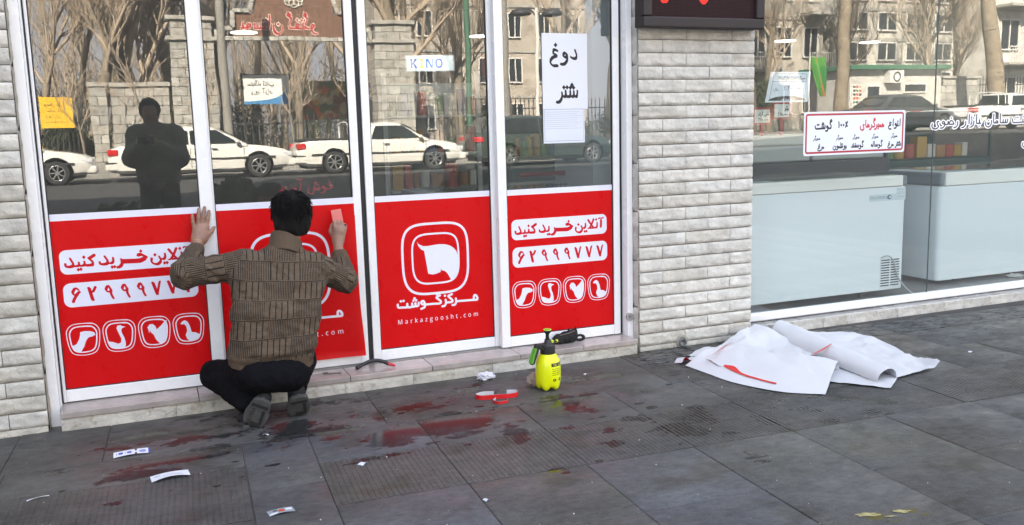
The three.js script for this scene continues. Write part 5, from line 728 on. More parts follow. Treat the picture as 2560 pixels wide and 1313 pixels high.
// knitted pattern
const knitPx = (u, v) => { // u,v in metres -> [tone(0 light,1 dark), ridge]
  const row = Math.floor(v / 0.09), fv = v / 0.09 - row, sh = (row % 2 ? 0.155 : 0) + (row % 3) * 0.02, cu = (u + sh) / 0.155, col = Math.floor(cu), fu = cu - col, kind = ((col + row * 0) % 2 + 2) % 2;
  let t = 0.12, r = 0.5; const seam = fv < 0.055 || fv > 0.965;
  if (kind) { const s = ((u * 73) / 0.62) % 1, q = Math.abs(((s + 1) % 1) - 0.5) * 2; const dash = ((v / 0.0075) % 1 + 1) % 1; t = q > 0.52 ? 0.82 : 0.12; if (dash < 0.25 && q > 0.52) t *= 0.6; r = q > 0.52 ? 0.25 : 0.7; } else { t = 0.2; const s = (((u * 21) / 0.62) % 1 + 1) % 1; if (s < 0.17) { t = 0.95; r = 0.1; } else if (fv > 0.1 && ((v / 0.012) % 1 + 1) % 1 < 0.1) t = 0.3; }
  if (seam) { t = fv < 0.03 || fv > 0.985 ? 0.75 : 0.1; r = 0.95; }
  return [t, r];
};
const kR = rng(8), KU = 0.62, KV = 0.54;
const knit = [[], []];
const knitCol = dtex(1024, 1024, (u, v) => { const [t] = knitPx(u * KU, v * KV); const n = (kR() - 0.5) * 0.22, h = fbm(u * 60, v * 90, 2) * 0.25; const k = clamp(t + n * 0.5, 0, 1); return [lerp(0.43, 0.08, k) * (1 + h + n), lerp(0.365, 0.068, k) * (1 + h + n), lerp(0.30, 0.055, k) * (1 + h + n)]; });
const knitBump = dtex(1024, 1024, (u, v) => { const [, r] = knitPx(u * KU, v * KV); const k = r + (kR() - 0.5) * 0.25; return [k, k, k]; }, false);
for (const t of [knitCol, knitBump]) t.repeat.set(1 / KU, 1 / KV);
const mKnit = mat(0xffffff, 0.95, { map: knitCol, bumpMap: knitBump, bumpScale: 0.003 });
const ribCol = dtex(512, 256, (u, v) => { const s = (u * 40) % 1, n = (kR() - 0.5) * 0.2, q = s < 0.42 ? 0.62 : 1; const dz = ((v * 26 + Math.floor(u * 40) * 0.5) % 1) < 0.3 ? 0.86 : 1; return [0.385 * q * dz * (1 + n), 0.318 * q * dz * (1 + n), 0.25 * q * dz * (1 + n)]; }); ribCol.repeat.set(1 / 0.2, 1 / 0.12);
const mRib = mat(0xffffff, 0.95, { map: ribCol });

// joints of the crouching man
const J = { pel: [0.49, 0.26, 0.44], neck: [0.605, 0.845, 0.37], head: [0.652, 0.992, 0.31], sL: [0.395, 0.775, 0.39], eL: [0.135, 0.738, 0.335], wL: [0.212, 0.843, 0.085], sR: [0.752, 0.735, 0.37], eR: [0.905, 0.632, 0.27], wR: [0.917, 0.775, 0.095], hL: [0.415, 0.245, 0.44], kL: [0.245, 0.205, 0.225], aL: [0.368, 0.105, 0.455], hR: [0.565, 0.235, 0.44], kR: [0.675, 0.235, 0.225], aR: [0.605, 0.10, 0.40] };
{
  const man = thing('person', 'crouching man in a brown knitted jumper and black trousers smoothing the film', 'person');
  // left hand flat on the stile, right hand closed on a small card
  const zf = 0.017;
  const Lh = [...chain([J.wL, [0.222, 0.875, 0.045], [0.236, 0.915, 0.032]], [0.027, 0.026, 0.022]), ...[[0.208, 0.205], [0.225, 0.232], [0.246, 0.259], [0.264, 0.277]].map(([a, b], i) => cap([0.226 + (i - 1.5) * 0.011, 0.868, 0.04], [a + 0.003, 0.935 + (i === 0 ? -0.014 : i === 3 ? -0.005 : 0), 0.030], 0.0215, 0.0135)),
    cap([0.236, 0.868, 0.042], [0.268, 0.888, 0.034], 0.02, 0.014)];
  const Lf = [chain([[0.209, 0.921, 0.028], [0.2035, 0.956, 0.026], [0.203, 0.979, 0.022], [0.2035, 0.995, 0.0175]], [0.0105, 0.0092, 0.0085, 0.0075]), chain([[0.2275, 0.934, 0.029], [0.2305, 0.977, 0.0275], [0.234, 1.003, 0.023], [0.237, 1.022, 0.0185]], [0.0115, 0.0098, 0.009, 0.0078]), chain([[0.247, 0.934, 0.029], [0.2545, 0.98, 0.0275], [0.2605, 1.008, 0.023], [0.2645, 1.028, 0.0185]], [0.0115, 0.01, 0.0092, 0.008]), chain([[0.265, 0.926, 0.029], [0.275, 0.968, 0.0275], [0.281, 0.991, 0.023], [0.2845, 1.008, 0.0185]], [0.0115, 0.0098, 0.009, 0.0078]), chain([[0.264, 0.885, 0.034], [0.287, 0.904, 0.029], [0.3035, 0.923, 0.022]], [0.0135, 0.0105, 0.0085])];
  const handL = (x, y, z) => { let d = uni(Lh, 0.018)(x, y, z); for (const f of Lf) d = smin(d, uni(f, 0.004)(x, y, z), 0.005); return d; };
  const Rh = [...chain([J.wR, [0.922, 0.82, 0.075], [0.935, 0.862, 0.07]], [0.0265, 0.026, 0.026]), ...[0, 1, 2, 3].map((i) => cap([0.915 + i * 0.006, 0.815, 0.073], [0.912 + i * 0.0165, 0.89 + (i === 0 ? -0.004 : i === 3 ? -0.012 : 0), 0.062], 0.018, 0.0135))];
  const Rf = [0, 1, 2, 3].map((i) => { const x = 0.913 + i * 0.0172, y = 0.892 + (i === 3 ? -0.012 : 0); return chain([[x, y, 0.06], [x + 0.002, y + 0.020 - (i === 3 ? 0.006 : 0), 0.038], [x + 0.003, y + 0.004, 0.016], [x + 0.002, y - 0.012, 0.018]], [0.0122, 0.0108, 0.0098, 0.009]); }).concat([chain([[0.905, 0.835, 0.06], [0.893, 0.865, 0.038], [0.905, 0.895, 0.012]], [0.0145, 0.012, 0.0095])]);
  const handR = (x, y, z) => { let d = uni(Rh, 0.016)(x, y, z); for (const f of Rf) d = smin(d, uni(f, 0.004)(x, y, z), 0.0045); return d; };
  const hq = [-0.22, 0.05, -0.08], H = J.head;
  const headF = uni([ell([H[0], H[1] + 0.012, H[2]], [0.077, 0.092, 0.094]), ell([H[0], H[1] - 0.045, H[2] - 0.03], [0.06, 0.072, 0.066]), cap([H[0] - 0.008, H[1] - 0.07, H[2] + 0.012], [0.606, 0.835, 0.365], 0.054, 0.06), ell([H[0], H[1] - 0.02, H[2] - 0.1], [0.012, 0.02, 0.02]), ell([H[0] - 0.079, H[1] - 0.02, H[2] - 0.005], [0.012, 0.03, 0.02]), ell([H[0] + 0.079, H[1] - 0.02, H[2] - 0.005], [0.012, 0.03, 0.02]), cap([H[0] - 0.022, H[1] - 0.075, H[2] - 0.083], [H[0] + 0.022, H[1] - 0.075, H[2] - 0.083], 0.009)], 0.022);
  const bodyF = uni([cap([0.47, 0.3, 0.43], [0.56, 0.62, 0.40], 0.085, 0.09), cap([0.56, 0.62, 0.40], J.neck, 0.09, 0.055), cap(J.sL, J.sR, 0.05), ...chain([J.sL, J.eL, J.wL], [0.045, 0.038, 0.027]), ...chain([J.sR, J.eR, J.wR], [0.045, 0.038, 0.026]), cap(J.hL, J.hR, 0.08), ...chain([J.hL, J.kL, [0.335, 0.135, 0.42]], [0.075, 0.05, 0.036]), ...chain([J.hR, J.kR, [0.615, 0.135, 0.385]], [0.075, 0.05, 0.036])], 0.03);
  const parts = [sdfMesh(bodyF, ...boundsOf(Object.values(J), 0.12), 0.013), sdfMesh(headF, ...boundsOf([[H[0], H[1], H[2]], J.neck], 0.14), 0.006), sdfMesh(handL, ...boundsOf([J.wL, [0.3, 1.03, 0.02], [0.2, 0.84, 0.05]], 0.035), 0.0032), sdfMesh(handR, ...boundsOf([J.wR, [0.97, 0.92, 0.02], [0.89, 0.78, 0.06]], 0.035), 0.0032)];
  mesh('body', uvm(merge(parts)), mSkin, man);
  const eye = mat([0.02, 0.012, 0.01], 0.2), white = mat([0.7, 0.7, 0.68], 0.3);
  for (const s of [-1, 1]) { const e = mesh('eye', new THREE.SphereGeometry(0.011, 12, 8).translate(H[0] + s * 0.031, H[1] + 0.005, H[2] - 0.086), white, man); mesh('iris', new THREE.SphereGeometry(0.006, 10, 8).translate(H[0] + s * 0.031, H[1] + 0.005, H[2] - 0.0935), eye, e); }
  // hair cut square at the nape
  const hairF = (x, y, z) => { const d = uni([ell([H[0], H[1] + 0.018, H[2] + 0.008], [0.097, 0.104, 0.106]), ell([H[0] - 0.004, H[1] - 0.05, H[2] + 0.045], [0.086, 0.072, 0.056])], 0.03)(x, y, z) - 0.0035 * noise(x * 60, y * 18, z * 60) - 0.004 * noise(x * 25, y * 12, z * 25 + 4) - 0.012 * Math.max(0, noise(x * 42 + 3, z * 20, 2.2)) * sstep(y, H[1] + 0.075, H[1] + 0.1);
    const face = Math.min((H[2] - 0.02 - z), (H[1] + 0.05 - y)); const nape = (H[1] - 0.098 - 0.1 * (x - H[0])) - y; return Math.max(d, face, nape); };
  mesh('hair', uvm(sdfMesh(hairF, [H[0] - 0.12, H[1] - 0.13, H[2] - 0.14], [H[0] + 0.12, H[1] + 0.15, H[2] + 0.14], 0.0045)), mHair, man);
  const tr = rng(55), strands = []; for (let i = 0; i < 900; i++) { const d = V(tr() * 2 - 1, tr() * 1.7 - 0.75, tr() * 1.5 - 0.4).normalize(), p = V(H[0] + d.x * 0.098, H[1] + 0.018 + d.y * 0.105, H[2] + 0.008 + d.z * 0.107); if (d.z < -0.15 && d.y < 0.5) continue; if (p.y < H[1] - 0.07) continue; const t = V(tr() * 0.5 - 0.25, -1, 0.25).addScaledVector(d, -V(0, -1, 0.25).dot(d)).normalize().multiplyScalar(d.y > 0.75 ? 0.02 : 0.03); strands.push(limb(p.clone().addScaledVector(d, -0.004), p.clone().add(t).addScaledVector(d, 0.0003 + 0.0028 * tr() * (d.y > 0.3 ? 1.6 : 0.6)), 0.0042, 0.0006, 4)); }
  for (let i = 0; i < 30; i++) { const a = H[0] - 0.085 + tr() * 0.10, y = H[1] + 0.118 - Math.abs(a - H[0] + 0.01) * 0.6 - tr() * 0.012; strands.push(limb(V(a, y - 0.02, H[2] + tr() * 0.05), V(a - 0.014 + tr() * 0.02, y + 0.004 + tr() * 0.014, H[2] + tr() * 0.05), 0.006, 0.0008, 5)); }
  mesh('hair_strands', merge(strands), mHair, man);
  mesh('mask_strap', tube([[H[0] + 0.066, H[1] - 0.045, H[2] + 0.03], [H[0] + 0.083, H[1] - 0.06, H[2] - 0.005], [H[0] + 0.078, H[1] - 0.095, H[2] - 0.03], [H[0] + 0.055, H[1] - 0.1, H[2] - 0.06]], 0.005, 20), mat([0.75, 0.75, 0.73], 0.8), man);
  // jumper
  const hem = (x, y, z) => 0.268 - 0.10 * (x - 0.49) - 0.03 * Math.cos((x - 0.49) * 7) - y + 0.02;
  const torsoFs = [cap([0.375, 0.30, 0.455], [0.60, 0.275, 0.45], 0.088), cap([0.40, 0.42, 0.47], [0.622, 0.392, 0.465], 0.092), cap([0.412, 0.55, 0.465], [0.65, 0.52, 0.455], 0.096), cap([0.425, 0.68, 0.43], [0.685, 0.65, 0.42], 0.093), cap([0.44, 0.765, 0.40], [0.715, 0.73, 0.385], 0.07), cap([0.57, 0.77, 0.39], [0.61, 0.835, 0.375], 0.085, 0.07)];
  const aL = chain([J.sL, J.eL, [0.196, 0.822, 0.135]], [0.068, 0.062, 0.045]), aR = chain([J.sR, J.eR, [0.9155, 0.752, 0.125]], [0.066, 0.06, 0.042]);
  const fold = (x, y, z) => 0.008 * noise(x * 13, y * 18, z * 14) + 0.005 * noise(x * 28 + 5, y * 34, z * 30) + 0.019 * Math.max(0, noise(x * 5.5, y * 24 + 3 + 2 * x, 1.7)) * sstep(0.56 - y, 0.05, 0.22) * sstep(y, 0.31, 0.36) + 0.012 * Math.max(0, noise(x * 24 + y * 20, y * 16 - x * 8, 4.1)) * (sstep(0.33 - x, 0, 0.1) + sstep(x - 0.78, 0, 0.08) + 0.5 * sstep(y, 0.6, 0.75));
  const knitF = (x, y, z) => { const t = uni(torsoFs, 0.07)(x, y, z), l = uni(aL, 0.03)(x, y, z), r = uni(aR, 0.03)(x, y, z); let d = smin(t, smin(l, r, 0.02), 0.045) - fold(x, y, z); const nx = x - 0.625, nz = z - 0.355; d = Math.max(d, hem(x, y, z)); const cl = (x - 0.2) * 0 + ((x - 0.205) * 0.06 + (y - 0.828) * 0.55 - (z - 0.12) * 0.83); if (x < 0.32) d = Math.max(d, cl - 0.006); const cr = (y - 0.757) * 0.86 - (z - 0.12) * 0.5; if (x > 0.82) d = Math.max(d, cr - 0.005); return d; };
  const raw = sdfMesh(knitF, [0.04, 0.2, 0.02], [1.0, 0.95, 0.64], 0.009).toNonIndexed();
  const P = raw.attributes.position, uv = new Float32Array(P.count * 2), ribI = [], mainI = [];
  const along = (a, b, p) => { const d = V(...b).sub(V(...a)), L = d.length(); d.normalize(); const w = p.clone().sub(V(...a)), s = w.dot(d); w.addScaledVector(d, -s); return [s, L, w, d]; };
  const segs = [[J.sL, J.eL, 0], [J.eL, [0.196, 0.822, 0.135], 0.263], [J.sR, J.eR, 0], [J.eR, [0.9155, 0.752, 0.125], 0.21]];
  const tF = uni(torsoFs, 0.07), aLF = uni(aL, 0.03), aRF = uni(aR, 0.03);
  for (let i = 0; i < P.count; i += 3) {
    const c = V(0, 0, 0); for (let k = 0; k < 3; k++) c.add(V(P.getX(i + k), P.getY(i + k), P.getZ(i + k))); c.multiplyScalar(1 / 3);
    const dt = tF(c.x, c.y, c.z), dl = aLF(c.x, c.y, c.z), dr = aRF(c.x, c.y, c.z); let rib = false, ref = null;
    const onArm = (dl < dt - 0.008 && c.x < 0.4) || (dr < dt - 0.008 && c.x > 0.74);
    for (let k = 0; k < 3; k++) {
      const p = V(P.getX(i + k), P.getY(i + k), P.getZ(i + k)); let u, v;
      if (!onArm) { const ang = Math.atan2(p.x - (0.5 + 0.13 * (p.y - 0.3)), p.z - 0.42); u = c.z > 0.40 ? (p.x - 0.13 * (p.y - 0.3)) * 1.06 : ang * 0.165 + 0.53; v = p.y + 0.11 * (p.x - 0.5) * sstep(p.y, 0.3, 0.8); if (ref !== null && Math.abs(u - ref) > 0.5) u += u < ref ? 1.037 : -1.037; ref ??= u; } else {
        const si = c.x < 0.5 ? [0, 1] : [2, 3]; const q0 = along(segs[si[0]][0], segs[si[0]][1], c), q1 = along(segs[si[1]][0], segs[si[1]][1], c); const useFirst = q0[0] < q0[1] * 0.98 && q0[2].length() < q1[2].length() + 0.02; const sg = segs[useFirst ? si[0] : si[1]], [s, , w, d] = along(sg[0], sg[1], p);
        const e1 = V(0.1, 1, 0.2).cross(d).normalize(), e2 = d.clone().cross(e1); const ang = Math.atan2(w.dot(e1), w.dot(e2)); u = ang * 0.055; if (ref !== null && Math.abs(u - ref) > 0.17) u += u < ref ? 0.3456 : -0.3456; ref ??= u; v = sg[2] + s; }
      uv[(i + k) * 2] = u + 2; uv[(i + k) * 2 + 1] = v + 2;
    }
    const cuffL = c.x < 0.3 && along(J.eL, [0.196, 0.822, 0.135], c)[0] > 0.205 && dl < dt, cuffR = c.x > 0.85 && along(J.eR, [0.9155, 0.752, 0.125], c)[0] > 0.13 && dr < dt;
    rib = (!onArm && -hem(c.x, c.y, c.z) < 0.062) || cuffL || cuffR; (rib ? ribI : mainI).push(i, i + 1, i + 2);
  }
  raw.setAttribute('uv', new THREE.BufferAttribute(uv, 2));
  const sub = (idx) => { const g = new THREE.BufferGeometry(); for (const k of ['position', 'normal', 'uv']) { const a = raw.attributes[k], n = a.itemSize, o = new Float32Array(idx.length * n); idx.forEach((s, q) => { for (let c = 0; c < n; c++) o[q * n + c] = a.array[s * n + c]; }); g.setAttribute(k, new THREE.BufferAttribute(o, n)); } return g; };
  const jumper = mesh('jumper', sub(mainI), mKnit, man); const ribm = mesh('ribbed_trim', sub(ribI), mRib, jumper);
  const colF = (x, y, z) => { const a = [0.598, 0.815, 0.385], b = [0.622, 0.905, 0.338]; const [s, L, w] = along(a, b, V(x, y, z)); const r = w.length() - (0.078 - 0.06 * s); const tilt = s + 0.25 * (x - 0.61); return Math.max(r, -(r + 0.011), tilt - 0.075, -s - 0.01) - 0.004; };
  const cg = uvm(sdfMesh(colF, [0.49, 0.77, 0.23], [0.73, 0.94, 0.5], 0.0055)); mesh('collar', cg, mRib, jumper);
  // trousers
  const pantF = (x, y, z) => { let d = uni([cap([0.405, 0.262, 0.47], [0.585, 0.245, 0.46], 0.098), cap([0.42, 0.25, 0.50], [0.56, 0.24, 0.50], 0.075), ...chain([J.hL, J.kL], [0.088, 0.068]), cap(J.kL, [0.36, 0.118, 0.445], 0.068, 0.058), ...chain([J.hR, J.kR], [0.088, 0.068]), cap(J.kR, [0.615, 0.135, 0.385], 0.062, 0.052)], 0.04)(x, y, z); d -= 0.005 * noise(x * 22, y * 22, z * 22) + 0.004 * noise(x * 45, y * 30, z * 45 + 3); return d; };
  mesh('trousers', uvm(sdfMesh(pantF, [0.05, 0.03, 0.12], [0.85, 0.4, 0.66], 0.009)), mTrouser, man);
  // shoes: balls of the feet on the ground, heels up, soles to the camera
  const sole = mat([0.085, 0.085, 0.082], 0.8, { map: rep(T.grain, 6) }), upper = mat([0.014, 0.014, 0.019], 0.75, { map: rep(T.grain, 8) }), tread = mat([0.012, 0.011, 0.011], 0.8), sock = mat([0.5, 0.52, 0.58], 0.9);
  const shoe = (toe, ball, heel, side) => { // sole frame
    const g = new THREE.Group(); g.name = 'shoe'; man.add(g);
    const d = V(...heel).sub(V(...ball)), L = d.length(); d.normalize(); const n = V(0, 0.35, 1).addScaledVector(d, -V(0, 0.35, 1).dot(d)).normalize(), s = d.clone().cross(n);
    const M = new THREE.Matrix4().makeBasis(s, d, n).setPosition(...ball);
    const out = (t) => 0.043 + 0.011 * Math.sin(Math.PI * clamp(t * 1.1, 0, 1)) - 0.006 * sstep(t, 0.4, 0.6) + 0.003 * sstep(t, 0.75, 1); const pts = []; for (let i = 0; i <= 20; i++) { const t = i / 20; const w = out(t) * (t > 0.86 ? Math.sqrt(Math.max(0, 1 - ((t - 0.86) / 0.14) ** 2)) : t < 0.06 ? 0.92 : 1); pts.push([w, t * L]); } const shp = [...pts, ...pts.slice().reverse().map(([a, b]) => [-a, b])];
    const so = poly(shp, 0.016, 0.004).translate(0, 0, -0.016).applyMatrix4(M); const sm = mesh('sole', so, sole, g);
    const small = (sc, y0, y1) => pts.filter(([, b]) => b >= y0 * L && b <= y1 * L).map(([a, b]) => [a * sc, b]); const ring = (p) => [...p, ...p.slice().reverse().map(([a, b]) => [-a, b])];
    mesh('tread', poly(ring(small(0.93, 0.66, 0.82)), 0.004).translate(0, 0, 0.0042).applyMatrix4(M), tread, sm);
    mesh('tread', poly([[-0.036, 0.01], [-0.024, 0.01], [-0.017, L * 0.62], [-0.033, L * 0.62]], 0.004).translate(0, 0, 0.0042).applyMatrix4(M), tread, sm); mesh('tread', poly([[0.024, 0.01], [0.036, 0.01], [0.033, L * 0.62], [0.017, L * 0.62]], 0.004).translate(0, 0, 0.0042).applyMatrix4(M), tread, sm);
    for (let i = 0; i < 7; i++) mesh('tread', bx(-0.036, -0.018, L * (0.1 + i * 0.075), L * (0.135 + i * 0.075), 0.0083, 0.0105).applyMatrix4(M), sole, sm);
    mesh('tread', poly([[-0.034, 0.002], [0.034, 0.002], [0.03, 0.022], [-0.03, 0.022]], 0.004).translate(0, 0, 0.0045).applyMatrix4(M), tread, sm);
    const B = V(...ball), Hh = V(...heel), up = n.clone().multiplyScalar(-1);
    const q = (t, h, k = 0) => { const p = B.clone().lerp(Hh, t).addScaledVector(up, h).addScaledVector(s, k); return [p.x, p.y, p.z]; };
    const uf = uni([cap(q(0.02, 0.036), q(0.5, 0.047), 0.04, 0.04), cap(q(0.5, 0.047), q(0.86, 0.06), 0.04, 0.035), cap(q(0.8, 0.06), q(0.66, 0.095), 0.039, 0.04), cap(q(0.03, 0.036), toe, 0.04, 0.03)], 0.02);
    const cut = (x, y, z) => { const v = V(x, y, z).sub(B).dot(up); return Math.max(uf(x, y, z), 0.016 - v * (V(x, y, z).sub(B).dot(d) > 0 ? 1 : 1) - (V(x, y, z).sub(B).dot(d) < 0 ? 1 : 0), 0.003 - y); };
    mesh('upper', uvm(sdfMesh(cut, ...boundsOf([toe, ball, heel, q(0.66, 0.12)], 0.06), 0.006)), upper, g);
    mesh('toe_sole', poly([[-0.04, 0], [0.04, 0], [0.038, 0.06], [0.022, 0.088], [-0.018, 0.09], [-0.036, 0.06]], 0.012, 0.002).rotateX(-Math.PI / 2).rotateY(side * 0.2).translate(ball[0], 0.0025, ball[2] - 0.002), sole, g);
    mesh('sock', limb(V(...q(0.7, 0.085)), V(...q(0.62, 0.16)), 0.039, 0.05, 14), sock, g);
  };
  shoe([0.345, 0.03, 0.43], [0.376, 0.012, 0.515], [0.432, 0.142, 0.555], 1);
  shoe([0.615, 0.03, 0.36], [0.61, 0.012, 0.445], [0.606, 0.118, 0.505], -0.4);
  // ring
  mesh('ring', new THREE.TorusGeometry(0.0125, 0.0022, 8, 20).rotateX(1.2).translate(0.9665, 0.893, 0.05), mat([0.6, 0.6, 0.58], 0.2, { metalness: 1 }), man); mesh('ring_stone', new THREE.SphereGeometry(0.006, 12, 8).scale(1, 0.8, 0.7).translate(0.968, 0.898, 0.0635), mat([0.01, 0.01, 0.012], 0.1), man);
  mesh('wrist_thread', new THREE.TorusGeometry(0.0285, 0.0016, 6, 24).rotateX(1.15).rotateZ(-0.25).translate(0.2175, 0.862, 0.062), mat([0.45, 0.28, 0.1], 0.5), man);
}
{ const m = mesh('squeegee_card', new RoundedBoxGeometry(0.056, 0.08, 0.0035, 2, 0.0015).rotateZ(0.12).rotateX(-0.12).translate(0.9375, 0.938, 0.0085), phys([0.62, 0.16, 0.15], 0.35, { clearcoat: 0.3 })); tag(m, 'pale red plastic squeegee card in the crouching man\'s hand', 'squeegee'); }

// the photographer, standing behind the camera, seen only in the glass
{
  const p = thing('person', 'standing photographer in dark clothes mirrored in the leftmost pane', 'person');
  const cx = 0.13, z0 = 5.2; const K = (x, y, z) => [cx + x, y, z0 + z];
  const dark = mat([0.03, 0.03, 0.033], 0.9), grey = mat([0.2, 0.205, 0.18], 0.95, { map: rep(T.grain, 3) });
  const legs = [...chain([K(-0.09, 0.92, 0), K(-0.12, 0.5, -0.02), K(-0.12, 0.09, 0.03)], [0.095, 0.066, 0.045]), ...chain([K(0.09, 0.92, 0), K(0.12, 0.5, -0.02), K(0.13, 0.09, 0.03)], [0.095, 0.066, 0.045]), cap(K(-0.08, 0.94, 0), K(0.08, 0.94, 0), 0.11)];
  const arms = [...chain([K(-0.2, 1.42, 0), K(-0.25, 1.18, -0.08), K(-0.16, 1.34, -0.27)], [0.06, 0.05, 0.034]), ...chain([K(0.2, 1.42, 0), K(0.22, 1.17, -0.08), K(-0.03, 1.34, -0.27)], [0.06, 0.05, 0.034])];
  const hand = (x) => [cap(K(x, 1.34, -0.27), K(x + (x < -0.1 ? 0.0 : -0.01), 1.375, -0.30), 0.03, 0.026), ...[0, 1, 2, 3].map((i) => cap(K(x, 1.365 + i * 0.012, -0.29), K(x + (x < -0.1 ? 0.045 : -0.045), 1.35 + i * 0.016, -0.32), 0.011, 0.008)), cap(K(x, 1.35, -0.28), K(x + (x < -0.1 ? 0.03 : -0.03), 1.40, -0.30), 0.012, 0.009)];
  const head = [ell(K(-0.04, 1.645, -0.02), [0.08, 0.115, 0.1]), cap(K(-0.02, 1.44, 0), K(-0.03, 1.57, -0.01), 0.066), ell(K(-0.04, 1.62, -0.12), [0.014, 0.022, 0.02]), ell(K(-0.122, 1.63, 0), [0.014, 0.03, 0.02]), ell(K(0.042, 1.63, 0), [0.012, 0.03, 0.02])];
  mesh('body', uvm(sdfMesh(uni([...head, ...arms, ...legs, cap(K(0, 1.0, 0), K(0, 1.4, 0), 0.1), ...hand(-0.16), ...hand(-0.03)], 0.025), [cx - 0.4, 0.02, z0 - 0.42], [cx + 0.4, 1.86, z0 + 0.2], 0.012)), mSkin, p);
  mesh('jacket', uvm(sdfMesh(uni([cap(K(-0.1, 0.98, 0), K(0.1, 0.98, 0), 0.125), cap(K(-0.11, 1.2, 0), K(0.11, 1.2, 0), 0.12), cap(K(-0.13, 1.37, 0), K(0.13, 1.37, 0), 0.1), cap(K(-0.02, 1.42, 0.01), K(-0.02, 1.5, 0.02), 0.085, 0.075), ...chain([K(-0.2, 1.42, 0), K(-0.25, 1.18, -0.08), K(-0.17, 1.32, -0.24)], [0.078, 0.07, 0.05]), ...chain([K(0.2, 1.42, 0), K(0.22, 1.17, -0.08), K(0.0, 1.32, -0.24)], [0.078, 0.07, 0.05]), cap(K(-0.17, 1.41, 0), K(0.17, 1.41, 0), 0.085)], 0.1), [cx - 0.45, 0.8, z0 - 0.36], [cx + 0.45, 1.58, z0 + 0.22], 0.015)), grey, p);
  mesh('trousers', uvm(sdfMesh(uni([...chain([K(-0.09, 0.92, 0), K(-0.12, 0.5, -0.02), K(-0.12, 0.09, 0.03)], [0.11, 0.082, 0.07]), ...chain([K(0.09, 0.92, 0), K(0.12, 0.5, -0.02), K(0.13, 0.09, 0.03)], [0.11, 0.082, 0.07])], 0.03), [cx - 0.35, 0.03, z0 - 0.2], [cx + 0.35, 1.06, z0 + 0.2], 0.014)), dark, p);
  mesh('hair', uvm(sdfMesh((x, y, z) => Math.max(ell(K(-0.04, 1.68, 0.0), [0.104, 0.118, 0.12])(x, y, z) - 0.012 * noise(x * 30, y * 24, z * 30), Math.min(z0 - 0.06 - z, 1.715 - y), 1.58 - y), [cx - 0.18, 1.5, z0 - 0.16], [cx + 0.12, 1.86, z0 + 0.16], 0.008)), mHair, p);
  for (const s of [-1, 1]) mesh('shoe', uvm(sdfMesh((x, y, z) => Math.max(uni([cap(K(s * 0.125, 0.045, 0.05), K(s * 0.15, 0.035, -0.15), 0.045, 0.035)], 0.02)(x, y, z), 0.004 - y), [cx + s * 0.14 - 0.1, -0.01, z0 - 0.25], [cx + s * 0.14 + 0.1, 0.12, z0 + 0.16], 0.01)), dark, p);
}
{ const g = thing('phone', 'dark phone held up by the photographer mirrored in the leftmost pane', 'phone', null, [0.03, 1.36, 4.872]); mesh('phone_body', new RoundedBoxGeometry(0.158, 0.076, 0.008, 2, 0.004), mat([0.01, 0.01, 0.012], 0.2), g); mesh('lens', new THREE.CylinderGeometry(0.006, 0.006, 0.002, 16).rotateX(Math.PI / 2).translate(-0.03, 0.025, -0.005), mat([0.02, 0.02, 0.03], 0.05), g); }
